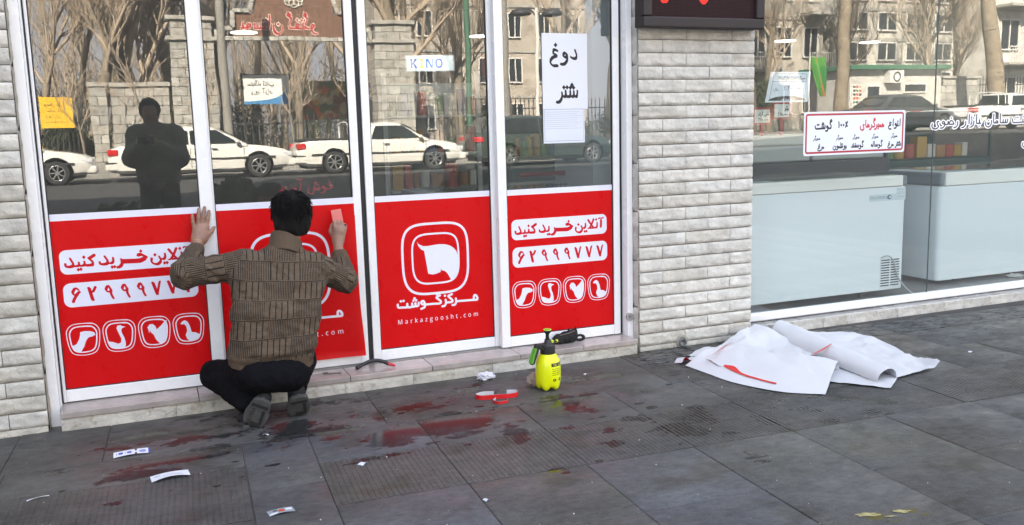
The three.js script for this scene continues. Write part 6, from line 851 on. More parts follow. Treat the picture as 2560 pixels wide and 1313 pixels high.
// ---------------------------------------------------------------- things on the ground and the step
{ // pressure sprayer
  const g = thing('pressure_sprayer', 'bright yellow hand pressure sprayer with black pump head standing on the pavement', 'sprayer', null, [1.905, 0.001, 0.585], 0.25); g.scale.set(1.13, 1.03, 1.13);
  const H = 0.195, prof = [[0, 0.012], [0.03, 0.004], [0.045, 0.002], [0.054, 0.012], [0.0585, 0.03], [0.06, 0.06], [0.0605, 0.1], [0.059, 0.135], [0.053, 0.16], [0.044, 0.178], [0.036, 0.188], [0.033, H]];
  const geo = lathe(prof, 60), p = geo.attributes.position; for (let i = 0; i < p.count; i++) { const x = p.getX(i), y = p.getY(i), z = p.getZ(i), a = Math.atan2(z, x), k = 1 - 0.16 * sstep(0.05 - y, 0, 0.045) * Math.pow(Math.abs(Math.sin(a * 2.5)), 3); p.setXYZ(i, x * k, y + 0.014 * sstep(0.03 - y, 0, 0.025) * Math.pow(Math.abs(Math.sin(a * 2.5)), 2), z * k); } geo.computeVertexNormals();
  const lab = canvasTex(1024, 512, (x, w, h) => { x.fillStyle = '#dfe800'; x.fillRect(0, 0, w, h); x.fillStyle = '#15160c'; const ox = 640; x.save(); x.translate(ox, 0); x.fillRect(-70, 120, 190, 46); x.fillStyle = '#dfe800'; x.font = 'bold 34px sans-serif'; x.fillText('1.5', -40, 156); x.font = 'bold 22px sans-serif'; x.fillText('liters', 40, 154); x.fillStyle = '#15160c'; x.font = 'bold 22px sans-serif'; ['Do not store', 'under pressure', 'keep upright', 'rinse after use'].forEach((s, i) => x.fillText(s, -62, 205 + i * 27)); for (const q of [-30, 60]) { x.beginPath(); x.arc(q, 350, 22, 0, 7); x.fill(); x.fillStyle = '#dfe800'; x.fillRect(q - 4, 336, 8, 26); x.fillStyle = '#15160c'; x.fillRect(q + 18, 350, 26, 5); } x.restore();
    x.lineWidth = 5; x.strokeStyle = '#3a3c10'; x.beginPath(); x.moveTo(840, 130); x.lineTo(840, 380); x.stroke(); for (let i = 0; i < 4; i++) { x.beginPath(); x.moveTo(840, 133 + i * 82); x.lineTo(880, 133 + i * 82); x.stroke(); } });
  const uv = geo.attributes.uv; for (let i = 0; i < p.count; i++) uv.setY(i, clamp(p.getY(i) / H, 0, 1)); const tx = lab; tx.wrapS = THREE.RepeatWrapping; tx.offset.x = 0.62;
  mesh('tank', geo, phys(0xffffff, 0.32, { map: tx, clearcoat: 0.25, clearcoatRoughness: 0.2 }), g);
  const blk = mat([0.014, 0.014, 0.015], 0.5), grn = mat([0.10, 0.36, 0.03], 0.5), lime = mat([0.55, 0.68, 0.04], 0.45);
  mesh('collar', lathe([[0.0, 0.19], [0.035, 0.19], [0.0355, 0.194], [0.0355, 0.232], [0.032, 0.24], [0.016, 0.247], [0.0135, 0.265], [0.0, 0.265]], 32), blk, g);
  mesh('pump_rod', lathe([[0, 0.26], [0.009, 0.26], [0.008, 0.29], [0.010, 0.295], [0.0185, 0.302], [0.0195, 0.308], [0.0185, 0.313], [0, 0.313]], 28), blk, g);
  mesh('pump_cap', lathe([[0, 0.3132], [0.016, 0.3132], [0.0165, 0.3155], [0.012, 0.3175], [0, 0.3165]], 28), grn, g);
  mesh('pump_ring', new THREE.TorusGeometry(0.0165, 0.003, 8, 28).rotateX(Math.PI / 2).translate(0, 0.3148, 0), lime, g);
  const arm = mesh('trigger_arm', toCreasedNormals(poly([[-0.02, 0.205], [-0.05, 0.225], [-0.068, 0.243], [-0.06, 0.247], [-0.04, 0.245], [-0.018, 0.24]], 0.02, 0.003).translate(0, 0, -0.01), 0.6), blk, g); void arm;
  const hd = mesh('trigger_handle', toCreasedNormals(poly([[-0.049, 0.246], [-0.07, 0.242], [-0.083, 0.205], [-0.1, 0.158], [-0.096, 0.15], [-0.088, 0.152], [-0.07, 0.195], [-0.056, 0.232]], 0.018, 0.003).translate(0, 0, -0.009), 0.6), blk, g); mesh('handle_grip', poly([[-0.0785, 0.23], [-0.0905, 0.2], [-0.1045, 0.158], [-0.0985, 0.155], [-0.085, 0.195], [-0.074, 0.226]], 0.0225, 0.002).translate(0, 0, -0.0112), grn, hd); for (let i = 0; i < 8; i++) mesh('grip_rib', bx(-0.003, 0.003, 0, 0.002, -0.013, 0.0136).rotateZ(-0.38).translate(-0.0838 - i * 0.0024, 0.215 - i * 0.0072, 0), mat([0.05, 0.24, 0.02], 0.6), hd);
  const nz = mesh('nozzle', limb(V(0.03, 0.236, -0.004), V(0.066, 0.237, -0.02), 0.008, 0.0065, 12, true), blk, g); mesh('nozzle_tip', limb(V(0.0655, 0.237, -0.0198), V(0.078, 0.2375, -0.0252), 0.0082, 0.0075, 12, true), lime, nz); mesh('lock_tab', rb(0.02, 0.033, 0.24, 0.256, -0.006, 0.006, 0.002), lime, g);
}
// crumpled cloth lumps
function crumple(name, label, cat, at, r, m, seed, amp = 0.35, detail = 4) { const geo = new THREE.IcosahedronGeometry(1, detail * 3), p = geo.attributes.position; for (let i = 0; i < p.count; i++) { const v = V(p.getX(i), p.getY(i), p.getZ(i)), k = 1 + amp * (Math.abs(noise(v.x * 1.9 + seed, v.y * 1.9, v.z * 1.9)) * 1.4 - 0.4) + amp * 0.5 * noise(v.x * 5 + seed, v.y * 5, v.z * 5); p.setXYZ(i, v.x * r[0] * k, Math.max(-r[1] * 0.95, v.y * r[1] * k), v.z * r[2] * k); } const g2 = mergeVertices(new THREE.BufferGeometry().setAttribute('position', p), 1e-5); g2.computeVertexNormals(); const o = mesh(name, uvm(toCreasedNormals(g2, 0.8)), m); o.position.set(at[0], at[1] + r[1] * 0.95, at[2]); return tag(o, label, cat); }
crumple('cloth_rag', 'beige crumpled rag tucked behind the yellow sprayer', 'rag', [1.862, 0.001, 0.505], [0.042, 0.04, 0.036], mat([0.36, 0.28, 0.225], 0.95, { map: rep(T.fine, 4) }), 3.3, 0.3);
crumple('tissue_wad', 'white crumpled tissue on the pavement near the step', 'tissue', [1.668, 0.001, 0.262], [0.048, 0.022, 0.03], mat([0.62, 0.62, 0.68], 0.9), 8.1, 0.5, 3);
{ // tool pouch on the step
  const g = thing('tool_pouch', 'small black tool pouch lying on the door step', 'pouch', null, [2.275, 0.0935, 0.045], -0.15), bk = mat([0.012, 0.011, 0.012], 0.8, { map: rep(T.grain, 6) });
  mesh('pouch_body', uvm(sdfMesh((x, y, z) => { const d = uni([cap([-0.05, 0.028, 0], [0.035, 0.034, 0], 0.032), cap([0.0, 0.045, 0], [0.045, 0.06, 0], 0.024), ell([-0.06, 0.02, 0.0], [0.03, 0.022, 0.03])], 0.02)(x, y, z) - 0.006 * noise(x * 40, y * 40, z * 40); return Math.max(d, -y); }, [-0.12, -0.012, -0.06], [0.11, 0.11, 0.06], 0.005)), bk, g);
  mesh('flap', poly([[-0.03, 0.055], [0.0, 0.066], [0.012, 0.09], [0.02, 0.07], [0.05, 0.074], [0.052, 0.1], [0.062, 0.075], [0.066, 0.05], [0.0, 0.04]], 0.008, 0.002).translate(0, 0, 0.008), bk, g);
  mesh('strap_loop', new THREE.TorusGeometry(0.02, 0.009, 8, 16).scale(1.2, 0.8, 1).translate(0.085, 0.0255, 0.0), bk, g); mesh('piping', tube([[-0.05, 0.057, 0.03], [0, 0.066, 0.034], [0.045, 0.08, 0.03]], 0.0018, 16), mat([0.25, 0.2, 0.17], 0.7), g);
}
{ // scraper with curved handle
  const g = thing('film_scraper', 'black curved-handle scraper with red tip on the step', 'scraper', null, [1.085, 0.094, 0.035], -0.1), bk = mat([0.012, 0.012, 0.013], 0.35);
  mesh('handle', tube([[-0.085, 0.012, 0.03], [-0.055, 0.024, 0.02], [0.0, 0.036, 0.005], [0.05, 0.03, 0.012], [0.085, 0.014, 0.03]], 0.0105, 40, 10), bk, g); mesh('pommel', new THREE.SphereGeometry(0.0125, 14, 10).translate(-0.088, 0.0125, 0.031), bk, g);
  mesh('red_tip', limb(V(0.083, 0.016, 0.03), V(0.118, 0.006, 0.046), 0.010, 0.006, 10, true), mat([0.5, 0.02, 0.03], 0.4), g);
}
{ const g = thing('utility_knife', 'thin steel snap-off knife lying on the step', 'knife', null, [0.83, 0.0935, 0.07], -0.2); mesh('blade', bx(-0.07, -0.02, 0.0012, 0.0022, -0.004, 0.004), mat([0.4, 0.4, 0.4], 0.25, { metalness: 1 }), g); mesh('handle', rb(-0.022, 0.07, 0, 0.006, -0.006, 0.006, 0.002), mat([0.2, 0.19, 0.18], 0.4, { metalness: 0.6 }), g); mesh('slider', rb(-0.03, 0.0, 0.006, 0.0095, -0.005, 0.005, 0.001), mat([0.02, 0.018, 0.018], 0.5), g); }

// sheets of vinyl: white backing up, red print down, curling
const mBack = phys([0.58, 0.585, 0.615], 0.55, { side: THREE.DoubleSide }), mRedFace = phys([0.62, 0.012, 0.016], 0.35, { side: THREE.DoubleSide });
function vinyl(label, fn, nu, nv, edge) { const g = thing('discarded_film', label, 'film', 'offcut films on the pavement'); const q = quadSheet(fn, nu, nv); mesh('white_sheet', q, mBack, g); if (edge !== 1) return g; const un = q.clone(), p = un.attributes.position, n = q.attributes.normal; for (let i = 0; i < p.count; i++) { const s = 0.0014; p.setXYZ(i, p.getX(i) + n.getX(i) * s * (edge || 1), Math.max(0.0008, p.getY(i) + n.getY(i) * s * (edge || 1)), p.getZ(i) + n.getZ(i) * s * (edge || 1)); } mesh('red_face', un, mRedFace, g); return g; }
// curled and folded sheets: curves across the ground, heights in between
const curve = (pts) => { const c = new THREE.CatmullRomCurve3(pts.map((q) => V(q[0], q[2] || 0, q[1]))); return (t) => c.getPoint(clamp(t, 0, 1)); };
const crease = (x, z, k = 1) => k * (0.022 * Math.abs(noise(x * 6 + z * 3, z * 4 - x * 2, 3.3)) + 0.016 * Math.max(0, 0.35 - Math.abs(noise(x * 4.5 - z * 2.2, z * 5 + x, 6.1)) * 2.6) + 0.005 * Math.abs(noise(x * 24, z * 19, 8.8)));
const bil = (c, h) => (u, v) => { const x = lerp(lerp(c[0][0], c[1][0], u), lerp(c[3][0], c[2][0], u), v), z = lerp(lerp(c[0][1], c[1][1], u), lerp(c[3][1], c[2][1], u), v); return V(x, 0.003 + h(u, v, x, z), z); };
vinyl('white film offcut with one corner lifted towards the stone pillar', bil([[2.92, 0.36], [3.55, 0.19], [3.66, 0.78], [2.90, 0.72]], (u, v, x, z) => crease(x, z, 1.3) + 0.085 * sstep(u, 0.45, 1) * sstep(1 - v, 0.35, 1) + 0.02 * Math.sin(u * 7 + v * 2) ** 2), 34, 30);
vinyl('flat white film offcut under the lower end of the open roll', bil([[3.15, 1.02], [3.6, 0.78], [3.7, 1.24], [3.475, 1.405]], (u, v, x, z) => 0.002 + crease(x, z, 0.6)), 20, 18);
{ // half roll at the front
  const F = curve([[2.80, 0.53], [2.815, 0.74], [2.835, 0.94], [2.955, 1.2], [3.115, 1.33]]), K = curve([[2.99, 0.50, 0.062], [3.16, 0.50, 0.078], [3.26, 0.69, 0.07], [3.36, 0.86, 0.075], [3.465, 1.035, 0.062]]);
  vinyl('white film offcut bulging in a half roll nearest the street', (u, v) => { const a = F(u), b = K(u), t = v * 1.32; if (t < 1) { const q = a.clone().lerp(b, t); q.y = 0.004 + b.y * Math.sin((t * Math.PI) / 2) ** 1.4 + crease(q.x, q.z, 0.9) * t + 0.012 * Math.max(0, Math.sin(u * 9 - t * 3)) * (1 - t) * t; return q; } const f = (t - 1) / 0.32, d = b.clone().sub(a).setY(0).normalize(), q = b.clone().addScaledVector(d, 0.05 * Math.sin(f * 2.6)); q.y = Math.max(0.01, b.y * Math.cos(f * 1.45)); return q; }, 46, 34);
  // the sliver of red print along its torn edge, and two thin ones at the folds
  const sl = (label, n, fn) => { const g = mesh('red_sliver', quadSheet(fn, n, 2), mRedFace); tag(g, label, 'film sliver'); };
  sl('long red sliver of print on the half-rolled white offcut', 22, (u, v) => { const s = lerp(0.33, 0.7, u), w = 0.03 + 0.07 * Math.exp(-(((u - 0.22) / 0.16) ** 2)), t = 0.26 - 0.12 * u + v * w, a = F(s), b = K(s), q = a.clone().lerp(b, t); q.y = 0.0085 + b.y * Math.sin((t * Math.PI) / 2) ** 1.4 + crease(q.x, q.z, 0.9) * t + 0.012 * Math.max(0, Math.sin(s * 9 - t * 3)) * (1 - t) * t; return q; });
  sl('thin red sliver along the fold near the stone pillar', 14, (u, v) => V(lerp(2.86, 3.15, u), 0.068 + 0.024 * u + v * 0.004, lerp(0.64, 0.497, u) + v * 0.012 + 0.012 * Math.sin(u * 6)));
}
{ const L = curve([[3.60, 0.29], [3.57, 0.6], [3.52, 0.95], [3.47, 1.32]]), Rt = curve([[3.82, 0.16], [3.78, 0.5], [3.71, 0.9], [3.635, 1.285]]), E = curve([[4.18, 0.38], [4.15, 0.66], [4.06, 0.94], [3.985, 1.25]]);
  vinyl('white film offcut with an open roll running towards the street', (u, v) => { const a = L(v), b = Rt(v), e = E(v); if (u < 0.5) { const f = u / 0.5, q = a.clone().lerp(b, 0.5 - 0.5 * Math.cos(f * Math.PI)); q.y = 0.012 + lerp(0.10, 0.06, v) * Math.sin(f * Math.PI) ** 0.8 + 0.4 * crease(q.x, q.z); return q; } const f = (u - 0.5) / 0.5, q = b.clone().lerp(e, f); q.y = 0.012 + crease(q.x, q.z, 1.2) * Math.min(1, f * 3) + 0.03 * sstep(f, 0.86, 1) * sstep(v, 0.75, 1); return q; }, 48, 34);
  const g = mesh('red_sliver', quadSheet((u, v) => V(lerp(3.44, 3.60, u), 0.05 + 0.055 * u + v * 0.002, lerp(0.80, 0.80, u) + v * (0.006 + 0.012 * Math.sin(u * 3)) + 0.03), 12, 2), mRedFace); tag(g, 'short red sliver tucked beside the open roll', 'film sliver'); }
vinyl('narrow curled white film strip with red underside at the heap\'s pillar end', (u, v) => { const t = u; return V(2.77 + 0.16 * t + 0.02 * v, 0.004 + 0.022 * Math.sin(t * 6.2) ** 2 + 0.012 * v, 0.46 - 0.02 * t + 0.05 * v - 0.02 * Math.sin(t * 5)); }, 24, 6, 1);
{ // red and white ribbon offcut
  const g = thing('film_ribbon', 'curled red and white film ribbon on the wet paving', 'ribbon', null, [1.6, 0.001, 0.62]);
  const rib = (pts, w, name, m, off) => { const c = new THREE.CatmullRomCurve3(pts.map((q) => V(...q))); mesh(name, quadSheet((u, v) => { const q = c.getPoint(u), t = c.getTangent(u); return V(q.x - t.z * off, q.y + v * w, q.z + t.x * off); }, 48, 2), m, g); };
  const A = [[-0.005, 0.004, -0.045], [-0.06, 0.002, -0.066], [-0.104, 0.001, -0.048], [-0.092, 0.001, -0.012], [-0.045, 0.001, 0.002], [0, 0.001, 0.014], [0.05, 0.001, 0.026], [0.1, 0.001, 0.02], [0.114, 0.002, -0.014], [0.065, 0.003, -0.038]];
  rib(A, 0.024, 'red_band', mRedFace, 0.0008); rib(A, 0.0242, 'white_band', mBack, -0.0008); const Bq = [[-0.02, 0.001, 0.02], [-0.048, 0.001, 0.06], [-0.03, 0.001, 0.1], [0.02, 0.001, 0.088], [0.03, 0.001, 0.06]]; rib(Bq, 0.014, 'red_tail', mRedFace, 0.0008); rib(Bq, 0.0142, 'white_tail', mBack, -0.0008);
}
// litter
const scrap = (name, label, x, z, w, d, ry, tex, bend = 0.006) => { const m = mesh(name, quadSheet((u, v) => V((u - 0.5) * w, 0.003 + bend * Math.sin(u * 3.1) * (0.5 + 0.5 * v), (v - 0.5) * d), 10, 4), mat(0xffffff, 0.6, { map: tex, side: THREE.DoubleSide })); m.position.set(x, 0, z); m.rotation.y = ry; return tag(m, label, 'litter'); };
const plain = canvasTex(64, 32, (x) => { x.fillStyle = '#d9dce4'; x.fillRect(0, 0, 64, 32); x.fillStyle = '#a9adb8'; x.fillRect(6, 18, 10, 5); x.fillRect(20, 8, 34, 2); x.fillRect(20, 14, 30, 2); });
scrap('sachet', 'blue and white double paper sachet on the wet paving', -0.155, 0.635, 0.15, 0.075, 0.02, canvasTex(256, 96, (x) => { x.fillStyle = '#dfe2ee'; x.fillRect(0, 0, 256, 96); x.fillStyle = '#3f51b0'; x.fillRect(36, 34, 30, 36); x.fillRect(96, 32, 30, 34); x.fillRect(244, 0, 12, 96); x.fillStyle = '#8d97cc'; x.beginPath(); x.arc(205, 46, 26, 0, 7); x.fill(); x.fillStyle = '#20222c'; x.fillRect(150, 0, 14, 30); x.fillRect(150, 62, 14, 34); x.fillStyle = '#aab2da'; x.fillRect(18, 30, 8, 40); x.fillRect(80, 30, 6, 40); }));
scrap('receipt', 'plain white paper slip on the ribbed paving by the man\'s feet', -0.005, 1.005, 0.15, 0.07, 0.1, plain, 0.012);
scrap('paper_scrap', 'small torn white scrap on the ribbed slab before the logo film', 0.75, 1.225, 0.035, 0.03, 0.7, plain); scrap('candy_wrapper', 'clear and red sweet wrapper on the bluish slab', 0.365, 1.565, 0.095, 0.05, 0.1, canvasTex(96, 48, (x) => { x.fillStyle = '#8f959c'; x.fillRect(0, 0, 96, 48); x.fillStyle = '#d9dce0'; x.fillRect(4, 6, 30, 12); x.fillRect(66, 22, 24, 18); x.fillStyle = '#c2452c'; x.fillRect(40, 14, 20, 22); x.fillStyle = '#555a60'; x.fillRect(20, 26, 16, 16); }));
scrap('paper_scrap', 'tiny white chip on the smooth slabs at bottom centre', 1.09, 1.80, 0.018, 0.024, 0.3, plain); scrap('paper_scrap', 'tiny white chip beside the crouching man\'s left shoe', 0.42, 0.66, 0.03, 0.014, -0.5, plain); scrap('paper_scrap', 'white fleck on the paving right of the film heap', 4.45, 1.05, 0.03, 0.02, 0.4, plain); scrap('paper_scrap', 'pale square fleck right of the yellow sprayer', 2.21, 0.43, 0.026, 0.02, 0.2, plain); scrap('paper_scrap', 'torn white sliver on the paving near the left corner', -0.49, 1.02, 0.08, 0.012, 0.25, plain);

{ // dried yellow paint drips and loose white grit
  const pm = mat([0.50, 0.44, 0.2], 0.85, { map: rep(T.grain, 4) }), R = rng(66);
  [['larger dried yellow paint smear on the paving at bottom right', 2.265, 2.505, 0.052, 0.02], ['smaller dried yellow paint smear on the paving at bottom right', 2.39, 2.535, 0.034, 0.016], ['thin dried yellow paint line between the two smears', 2.325, 2.55, 0.028, 0.005]].forEach(([l, x, z, a, b], i) => { const n = 26, sh = new THREE.Shape(Array.from({ length: n }, (_, k) => { const t = (k / n) * Math.PI * 2, q = 0.7 + 0.55 * noise(Math.cos(t) * 2.2 + i * 5, Math.sin(t) * 2.2) + 0.2 * R(); return new THREE.Vector2(Math.cos(t) * a * q, Math.sin(t) * b * q); })); const m = mesh('paint_mark', new THREE.ShapeGeometry(sh).rotateX(-Math.PI / 2), pm); m.position.set(x, 0.0042, z); m.rotation.y = -0.35; tag(m, l, 'paint mark'); });
  const gs = []; for (let i = 0; i < 170; i++) { const s = 0.0016 + 0.0034 * R() ** 3; gs.push(new THREE.TetrahedronGeometry(s, 0).rotateX(R() * 6).rotateY(R() * 6).translate(-0.6 + R() * 5.2, 0.004 + s * 0.3, 0.25 + R() * 2.6)); } const gm = mesh('grit', merge(gs), mat([0.55, 0.54, 0.5], 0.9)); gm.userData = { kind: 'stuff', label: 'loose pale grit scattered over the paving' };
}
// ---------------------------------------------------------------- inside the shop
const mLit = mat([0.9, 0.9, 0.88], 0.5, { emissive: lin(1, 0.97, 0.9), emissiveIntensity: 0.14 });
[[0.95, 'round ceiling lamp seen through the second pane'], [3.3, 'round ceiling lamp seen through the third pane'], [7.15, 'round ceiling lamp seen above the price paper'], [8.45, 'round ceiling lamp seen above the burger sticker']].forEach(([x, l]) => {
  const g = thing('ceiling_lamp', l, 'lamp', 'round shop lamps', [x, 2.33, -4]); mesh('lamp_disc', lathe([[0, -0.006], [0.12, -0.005], [0.125, 0], [0.12, 0.006], [0, 0.014]], 28), mLit, g); mesh('drop_rod', cyl(0.008, 0.008, 0.656, 0, 0.0145, 0, 6), mIron, g);
  const p = new THREE.PointLight(0xfff2dd, x > 5 ? 0.4 : 0.12); p.position.set(x, 2.22, -4); p.castShadow = true; p.shadow.radius = 6; p.name = 'lamp_glow'; scene.add(p);
});
const goods = (g, x0, x1, y, z, R, hmax) => { let x = x0; while (x < x1 - 0.05) { const w = 0.06 + R() * 0.08, h = hmax * (0.5 + 0.5 * R()), c = [[0.35, 0.06, 0.04], [0.4, 0.25, 0.05], [0.1, 0.2, 0.08], [0.5, 0.48, 0.42], [0.06, 0.1, 0.2], [0.3, 0.15, 0.05]][Math.floor(R() * 6)]; mesh('packet', R() < 0.5 ? cyl(w * 0.45, w * 0.45, h, x + w / 2, y, z, 12) : rb(x, x + w * 0.9, y, y + h, z - 0.05, z + 0.05, 0.006), mat(c, 0.5), g); x += w; } };
{ // product stand with letter sign
  const g = thing('product_stand', 'tall stand of jars and packets under a blue letter sign', 'shelf', null, [2.43, 0.06, -3.0], -0.2), R = rng(12), fr = mat([0.45, 0.46, 0.46], 0.5);
  for (const s of [-0.42, 0.42]) mesh('upright', bx(s - 0.02, s + 0.02, 0, 1.84, -0.02, 0.02), fr, g); mesh('back_panel', bx(-0.4, 0.4, 0.05, 1.75, -0.2, -0.18), mat([0.3, 0.33, 0.3], 0.6), g);
  for (let i = 0; i < 5; i++) { mesh('shelf_board', bx(-0.4, 0.4, 0.12 + i * 0.33, 0.14 + i * 0.33, -0.17, 0.16), fr, g); goods(g, -0.38, 0.38, 0.1405 + i * 0.33, 0, R, 0.24); }
  const t = canvasTex(256, 72, (x) => { x.fillStyle = '#cfd8d6'; x.fillRect(0, 0, 256, 72); x.fillStyle = '#1f4e9c'; x.font = 'bold 66px sans-serif'; x.fillText('K', 16, 60); x.fillText('NO', 100, 60); x.fillStyle = '#c9c528'; x.fillText('I', 70, 60); });
  mesh('letter_sign', bx(-0.22, 0.22, 1.85, 1.99, -0.02, 0.0), fr, g); mesh('letter_face', new THREE.PlaneGeometry(0.42, 0.125).translate(0, 1.92, 0.003), mat(0xffffff, 0.5, { map: t, emissive: 0xffffff, emissiveMap: t, emissiveIntensity: 0.04 }), g); const sl = new THREE.PointLight(0xf4f8ff, 0.03); sl.position.set(2.4, 1.98, -2.8); sl.castShadow = true; sl.name = 'sign_glow'; scene.add(sl);
}
{ const g = thing('led_strip_post', 'thin post with a dotted white LED strip inside the third pane', 'LED strip', null, [2.62, 0.06, -1.8]); mesh('post', bx(-0.02, 0.02, 0, 2.2, -0.02, 0.0), mat([0.5, 0.52, 0.52], 0.5), g); for (let i = 0; i < 46; i++) mesh('led', bx(-0.007, 0.007, 0.85 + i * 0.028, 0.862 + i * 0.028, 0.001, 0.004), mLit, g); mesh('orange_flag', bx(-0.13, 0.05, 1.72, 1.9, -0.035, -0.022), mat([0.5, 0.14, 0.04], 0.6), g); }
{ const g = thing('led_strip_post', 'thin post with a dotted white LED strip beside the pillar edge', 'LED strip', null, [4.28, 0.06, -0.98]); mesh('post', bx(-0.02, 0.02, 0, 2.0, -0.02, 0.0), mat([0.4, 0.42, 0.42], 0.5), g); for (let i = 0; i < 30; i++) mesh('led', bx(-0.008, 0.008, 1.2 + i * 0.024, 1.212 + i * 0.024, 0.001, 0.004), mLit, g); }
{ // scale counter behind the first freezer
  const g = thing('display_counter', 'grey weighing counter with dark band behind the first freezer', 'counter', null, [4.55, 0.06, -1.25]), gr = mat([0.36, 0.38, 0.36], 0.45), dk = mat([0.03, 0.032, 0.035], 0.5);
  mesh('dark_band', rb(-0.35, 1.25, 0.88, 1.0, -0.4, 0.28, 0.01), dk, g); mesh('tray', rb(-0.33, 0.45, 1.0005, 1.13, -0.38, 0.24, 0.02), gr, g); mesh('tray', rb(0.47, 1.22, 1.0005, 1.13, -0.38, 0.24, 0.02), gr, g);
  for (const x of [-0.3, 0.45, 1.2]) mesh('leg', bx(x - 0.03, x + 0.03, 0, 0.8795, -0.05, 0.0), dk, g); mesh('shelf', bx(-0.3, 1.2, 0.35, 0.38, -0.3, 0.2), gr, g);
}
{ // fish tray on the counter
  const g = thing('meat_tray', 'shallow white tray of dark cuts on the weighing counter', 'tray', null, [4.62, 1.1905, -1.3]); mesh('tray_body', rb(-0.36, 0.4, 0, 0.09, -0.26, 0.25, 0.02), mat([0.5, 0.52, 0.48], 0.4), g); const R = rng(5); for (let i = 0; i < 16; i++) mesh('meat_cut', new THREE.IcosahedronGeometry(0.05, 2).scale(1.3, 0.35, 0.8).rotateY(R() * 3).translate(-0.28 + R() * 0.58, 0.098, -0.2 + R() * 0.38), mat([0.12 + R() * 0.1, 0.08, 0.06], 0.35), g); }
const tagT = (a, b) => canvasTex(128, 96, (x) => { x.fillStyle = '#d4d8d4'; x.fillRect(0, 0, 128, 96); x.strokeStyle = '#8f1d24'; x.lineWidth = 9; x.strokeRect(4, 4, 120, 88); x.fillStyle = x.strokeStyle = '#26262c'; persian(x, a, 114, 42, 9, 2); persian(x, b, 106, 78, 12, 2.4); });
[['شیر مغز', '۲۷۰.۰۰۰', 4.36, 1.46, 'left of three price tags on red stems'], ['ماهی آزاد', '۲۷۰.۰۰۰', 4.55, 1.43, 'middle of three price tags on red stems'], ['میگو', '۲۴۵.۰۰۰', 4.74, 1.47, 'right of three price tags on red stems']].forEach(([a, b, x, y, l]) => { const g = thing('price_tag', 'red framed price tag, ' + l, 'price tag', 'price tags on red stems', [x, 0, -1.06]); const rd = mat([0.4, 0.02, 0.03], 0.5); mesh('card', new THREE.PlaneGeometry(0.17, 0.125).translate(0, y, 0.004), mat(0xffffff, 0.5, { map: tagT(a, b) }), g); mesh('frame', bx(-0.09, 0.09, y - 0.067, y + 0.067, -0.006, 0), rd, g); mesh('stem', bx(-0.012, 0.012, 1.2, y - 0.0675, -0.006, 0.002), rd, g); mesh('clip', bx(-0.025, 0.025, 1.1905, 1.23, -0.02, -0.0065), rd, g); });
{ const t = canvasTex(512, 400, (x, w, h) => { x.fillStyle = '#d6dde6'; x.fillRect(0, 0, w, h); x.strokeStyle = '#3f4450'; x.lineWidth = 4; x.beginPath(); x.roundRect(50, 26, 420, 350, 22); x.stroke(); x.beginPath(); x.moveTo(50, 126); x.lineTo(470, 126); x.stroke(); x.fillStyle = x.strokeStyle = '#2c2f3a'; persian(x, 'همبرگر دست ساز گوساله', 455, 95, 17, 2.6); persian(x, '۱.۲۰۰.۰۰۰', 440, 240, 34, 4); persian(x, 'ریال', 145, 240, 17, 2.6); x.beginPath(); x.ellipse(260, 380, 220, 62, 0, Math.PI, 0); x.fill(); x.fillStyle = x.strokeStyle = '#e8eaf0'; persian(x, 'مواد پروتئین', 360, 366, 15, 2.6); });
  const m = mesh('price_paper', quadSheet((u, v) => V(lerp(3.80, 4.125, u) - 0.02 * (1 - v), lerp(1.51, 1.705, v) * 1 - 0.0 * u, -0.012 - 0.03 * (1 - u) * (1 - v) - 0.008 * Math.sin(u * 3)), 12, 10), mat(0xffffff, 0.7, { map: t, side: THREE.DoubleSide })); tag(m, 'curled white price paper behind the glass above the burger sticker', 'paper'); }
{ const g = thing('glass_showcase', 'dark green glass showcase of packs behind the freezers', 'showcase', null, [5.9, 0.06, -1.75]), gn = mat([0.02, 0.055, 0.047], 0.4); mesh('base', rb(-0.95, 1.6, 0, 0.95, -0.35, 0.35, 0.02), gn, g); mesh('top_glass', bx(-0.95, 1.6, 1.38, 1.39, -0.35, 0.35), mGlass, g); for (const s of [-0.94, 0.3, 1.59]) mesh('corner_post', bx(s - 0.012, s + 0.012, 0.9505, 1.3795, 0.32, 0.345), gn, g); mesh('back_panel', bx(-0.95, 1.6, 0.9505, 1.3795, -0.35, -0.33), gn, g); const R = rng(44); goods(g, -0.9, 1.5, 0.951, 0.1, R, 0.2); }
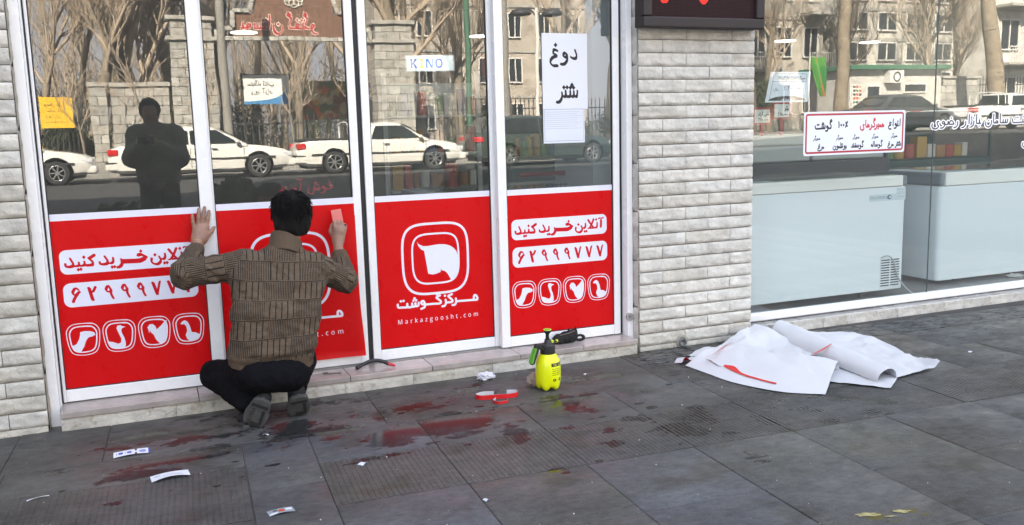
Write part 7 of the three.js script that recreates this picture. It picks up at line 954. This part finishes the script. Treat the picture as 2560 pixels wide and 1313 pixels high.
// left side of the shop
{ const g = thing('meat_cabinet', 'low glazed meat cabinet behind the left panes', 'cabinet', null, [1.0, 0.06, -2.0]), wh = mat([0.07, 0.075, 0.075], 0.5); mesh('cabinet_body', rb(-0.9, 0.9, 0, 0.72, -0.4, 0.4, 0.02), wh, g); mesh('red_band', bx(-0.9, 0.9, 0.6, 0.68, 0.4005, 0.406), mat([0.4, 0.02, 0.02], 0.4), g); const R = rng(9); for (let i = 0; i < 26; i++) mesh('meat_pack', new THREE.IcosahedronGeometry(0.09, 2).scale(1.2, 0.5, 0.9).rotateY(R() * 3).translate(-0.8 + R() * 1.6, 0.75, -0.3 + R() * 0.55), mat([0.3 + R() * 0.2, 0.24 + R() * 0.15, 0.22 + R() * 0.14], 0.35), g); }
{ const g = thing('island_freezer', 'low dark-rimmed island freezer behind the third pane', 'freezer', null, [2.35, 0.06, -1.1]); mesh('cabinet', rb(-0.62, 0.62, 0, 0.86, -0.4, 0.4, 0.03), mat([0.12, 0.15, 0.155], 0.5), g); mesh('rim', rb(-0.64, 0.64, 0.86, 0.91, -0.42, 0.42, 0.015), mat([0.28, 0.32, 0.32], 0.4), g); mesh('glass_lid', bx(-0.55, 0.55, 0.915, 0.922, -0.34, 0.34), mGlass, g); }
{ const g = thing('shopping_cart', 'red handled wire basket cart behind the rightmost leaf', 'cart', null, [2.62, 0.06, -0.75]); const rd = mat([0.13, 0.012, 0.012], 0.5), wi = mat([0.06, 0.07, 0.12], 0.4, { metalness: 0.4 }); mesh('handle', rb(-0.3, 0.12, 1.0, 1.03, -0.02, 0.02, 0.01), rd, g); mesh('upright', rb(0.07, 0.12, 0.1, 0.9995, -0.02, 0.02, 0.01), rd, g); const w = []; for (let i = 0; i < 12; i++) w.push(bx(-0.3 + i * 0.032, -0.297 + i * 0.032, 0.75, 0.95, 0.05, 0.053)); for (let i = 0; i < 4; i++) w.push(bx(-0.3, 0.06, 0.76 + i * 0.06, 0.763 + i * 0.06, 0.054, 0.057)); mesh('wire_basket', merge(w), wi, g); for (const s of [-0.25, 0.1]) mesh('caster', cyl(0.04, 0.04, 0.03, s, 0, 0, 12).rotateX(0), mIron, g); }
{ const g = thing('corner_column', 'pale corner wall inside the rightmost leaf', 'column'); mesh('column_face', bx(2.66, 3.5, 0.06, 3.0, -0.9, -0.32), mat([0.4, 0.45, 0.46], 0.7), g); }
{ const g = thing('back_counter', 'long dark green service counter along the back of the shop', 'counter', null, [5.8, 0.06, -3.4]); mesh('counter_front', rb(-2.6, 2.6, 0, 1.0, -0.35, 0.35, 0.02), mat([0.045, 0.10, 0.09], 0.5), g); mesh('counter_top', rb(-2.65, 2.65, 1.0, 1.05, -0.4, 0.4, 0.01), mat([0.3, 0.32, 0.3], 0.3), g); const R = rng(15); goods(g, -2.5, 2.4, 1.0505, 0, R, 0.22); }
renderer.render(scene, camera);
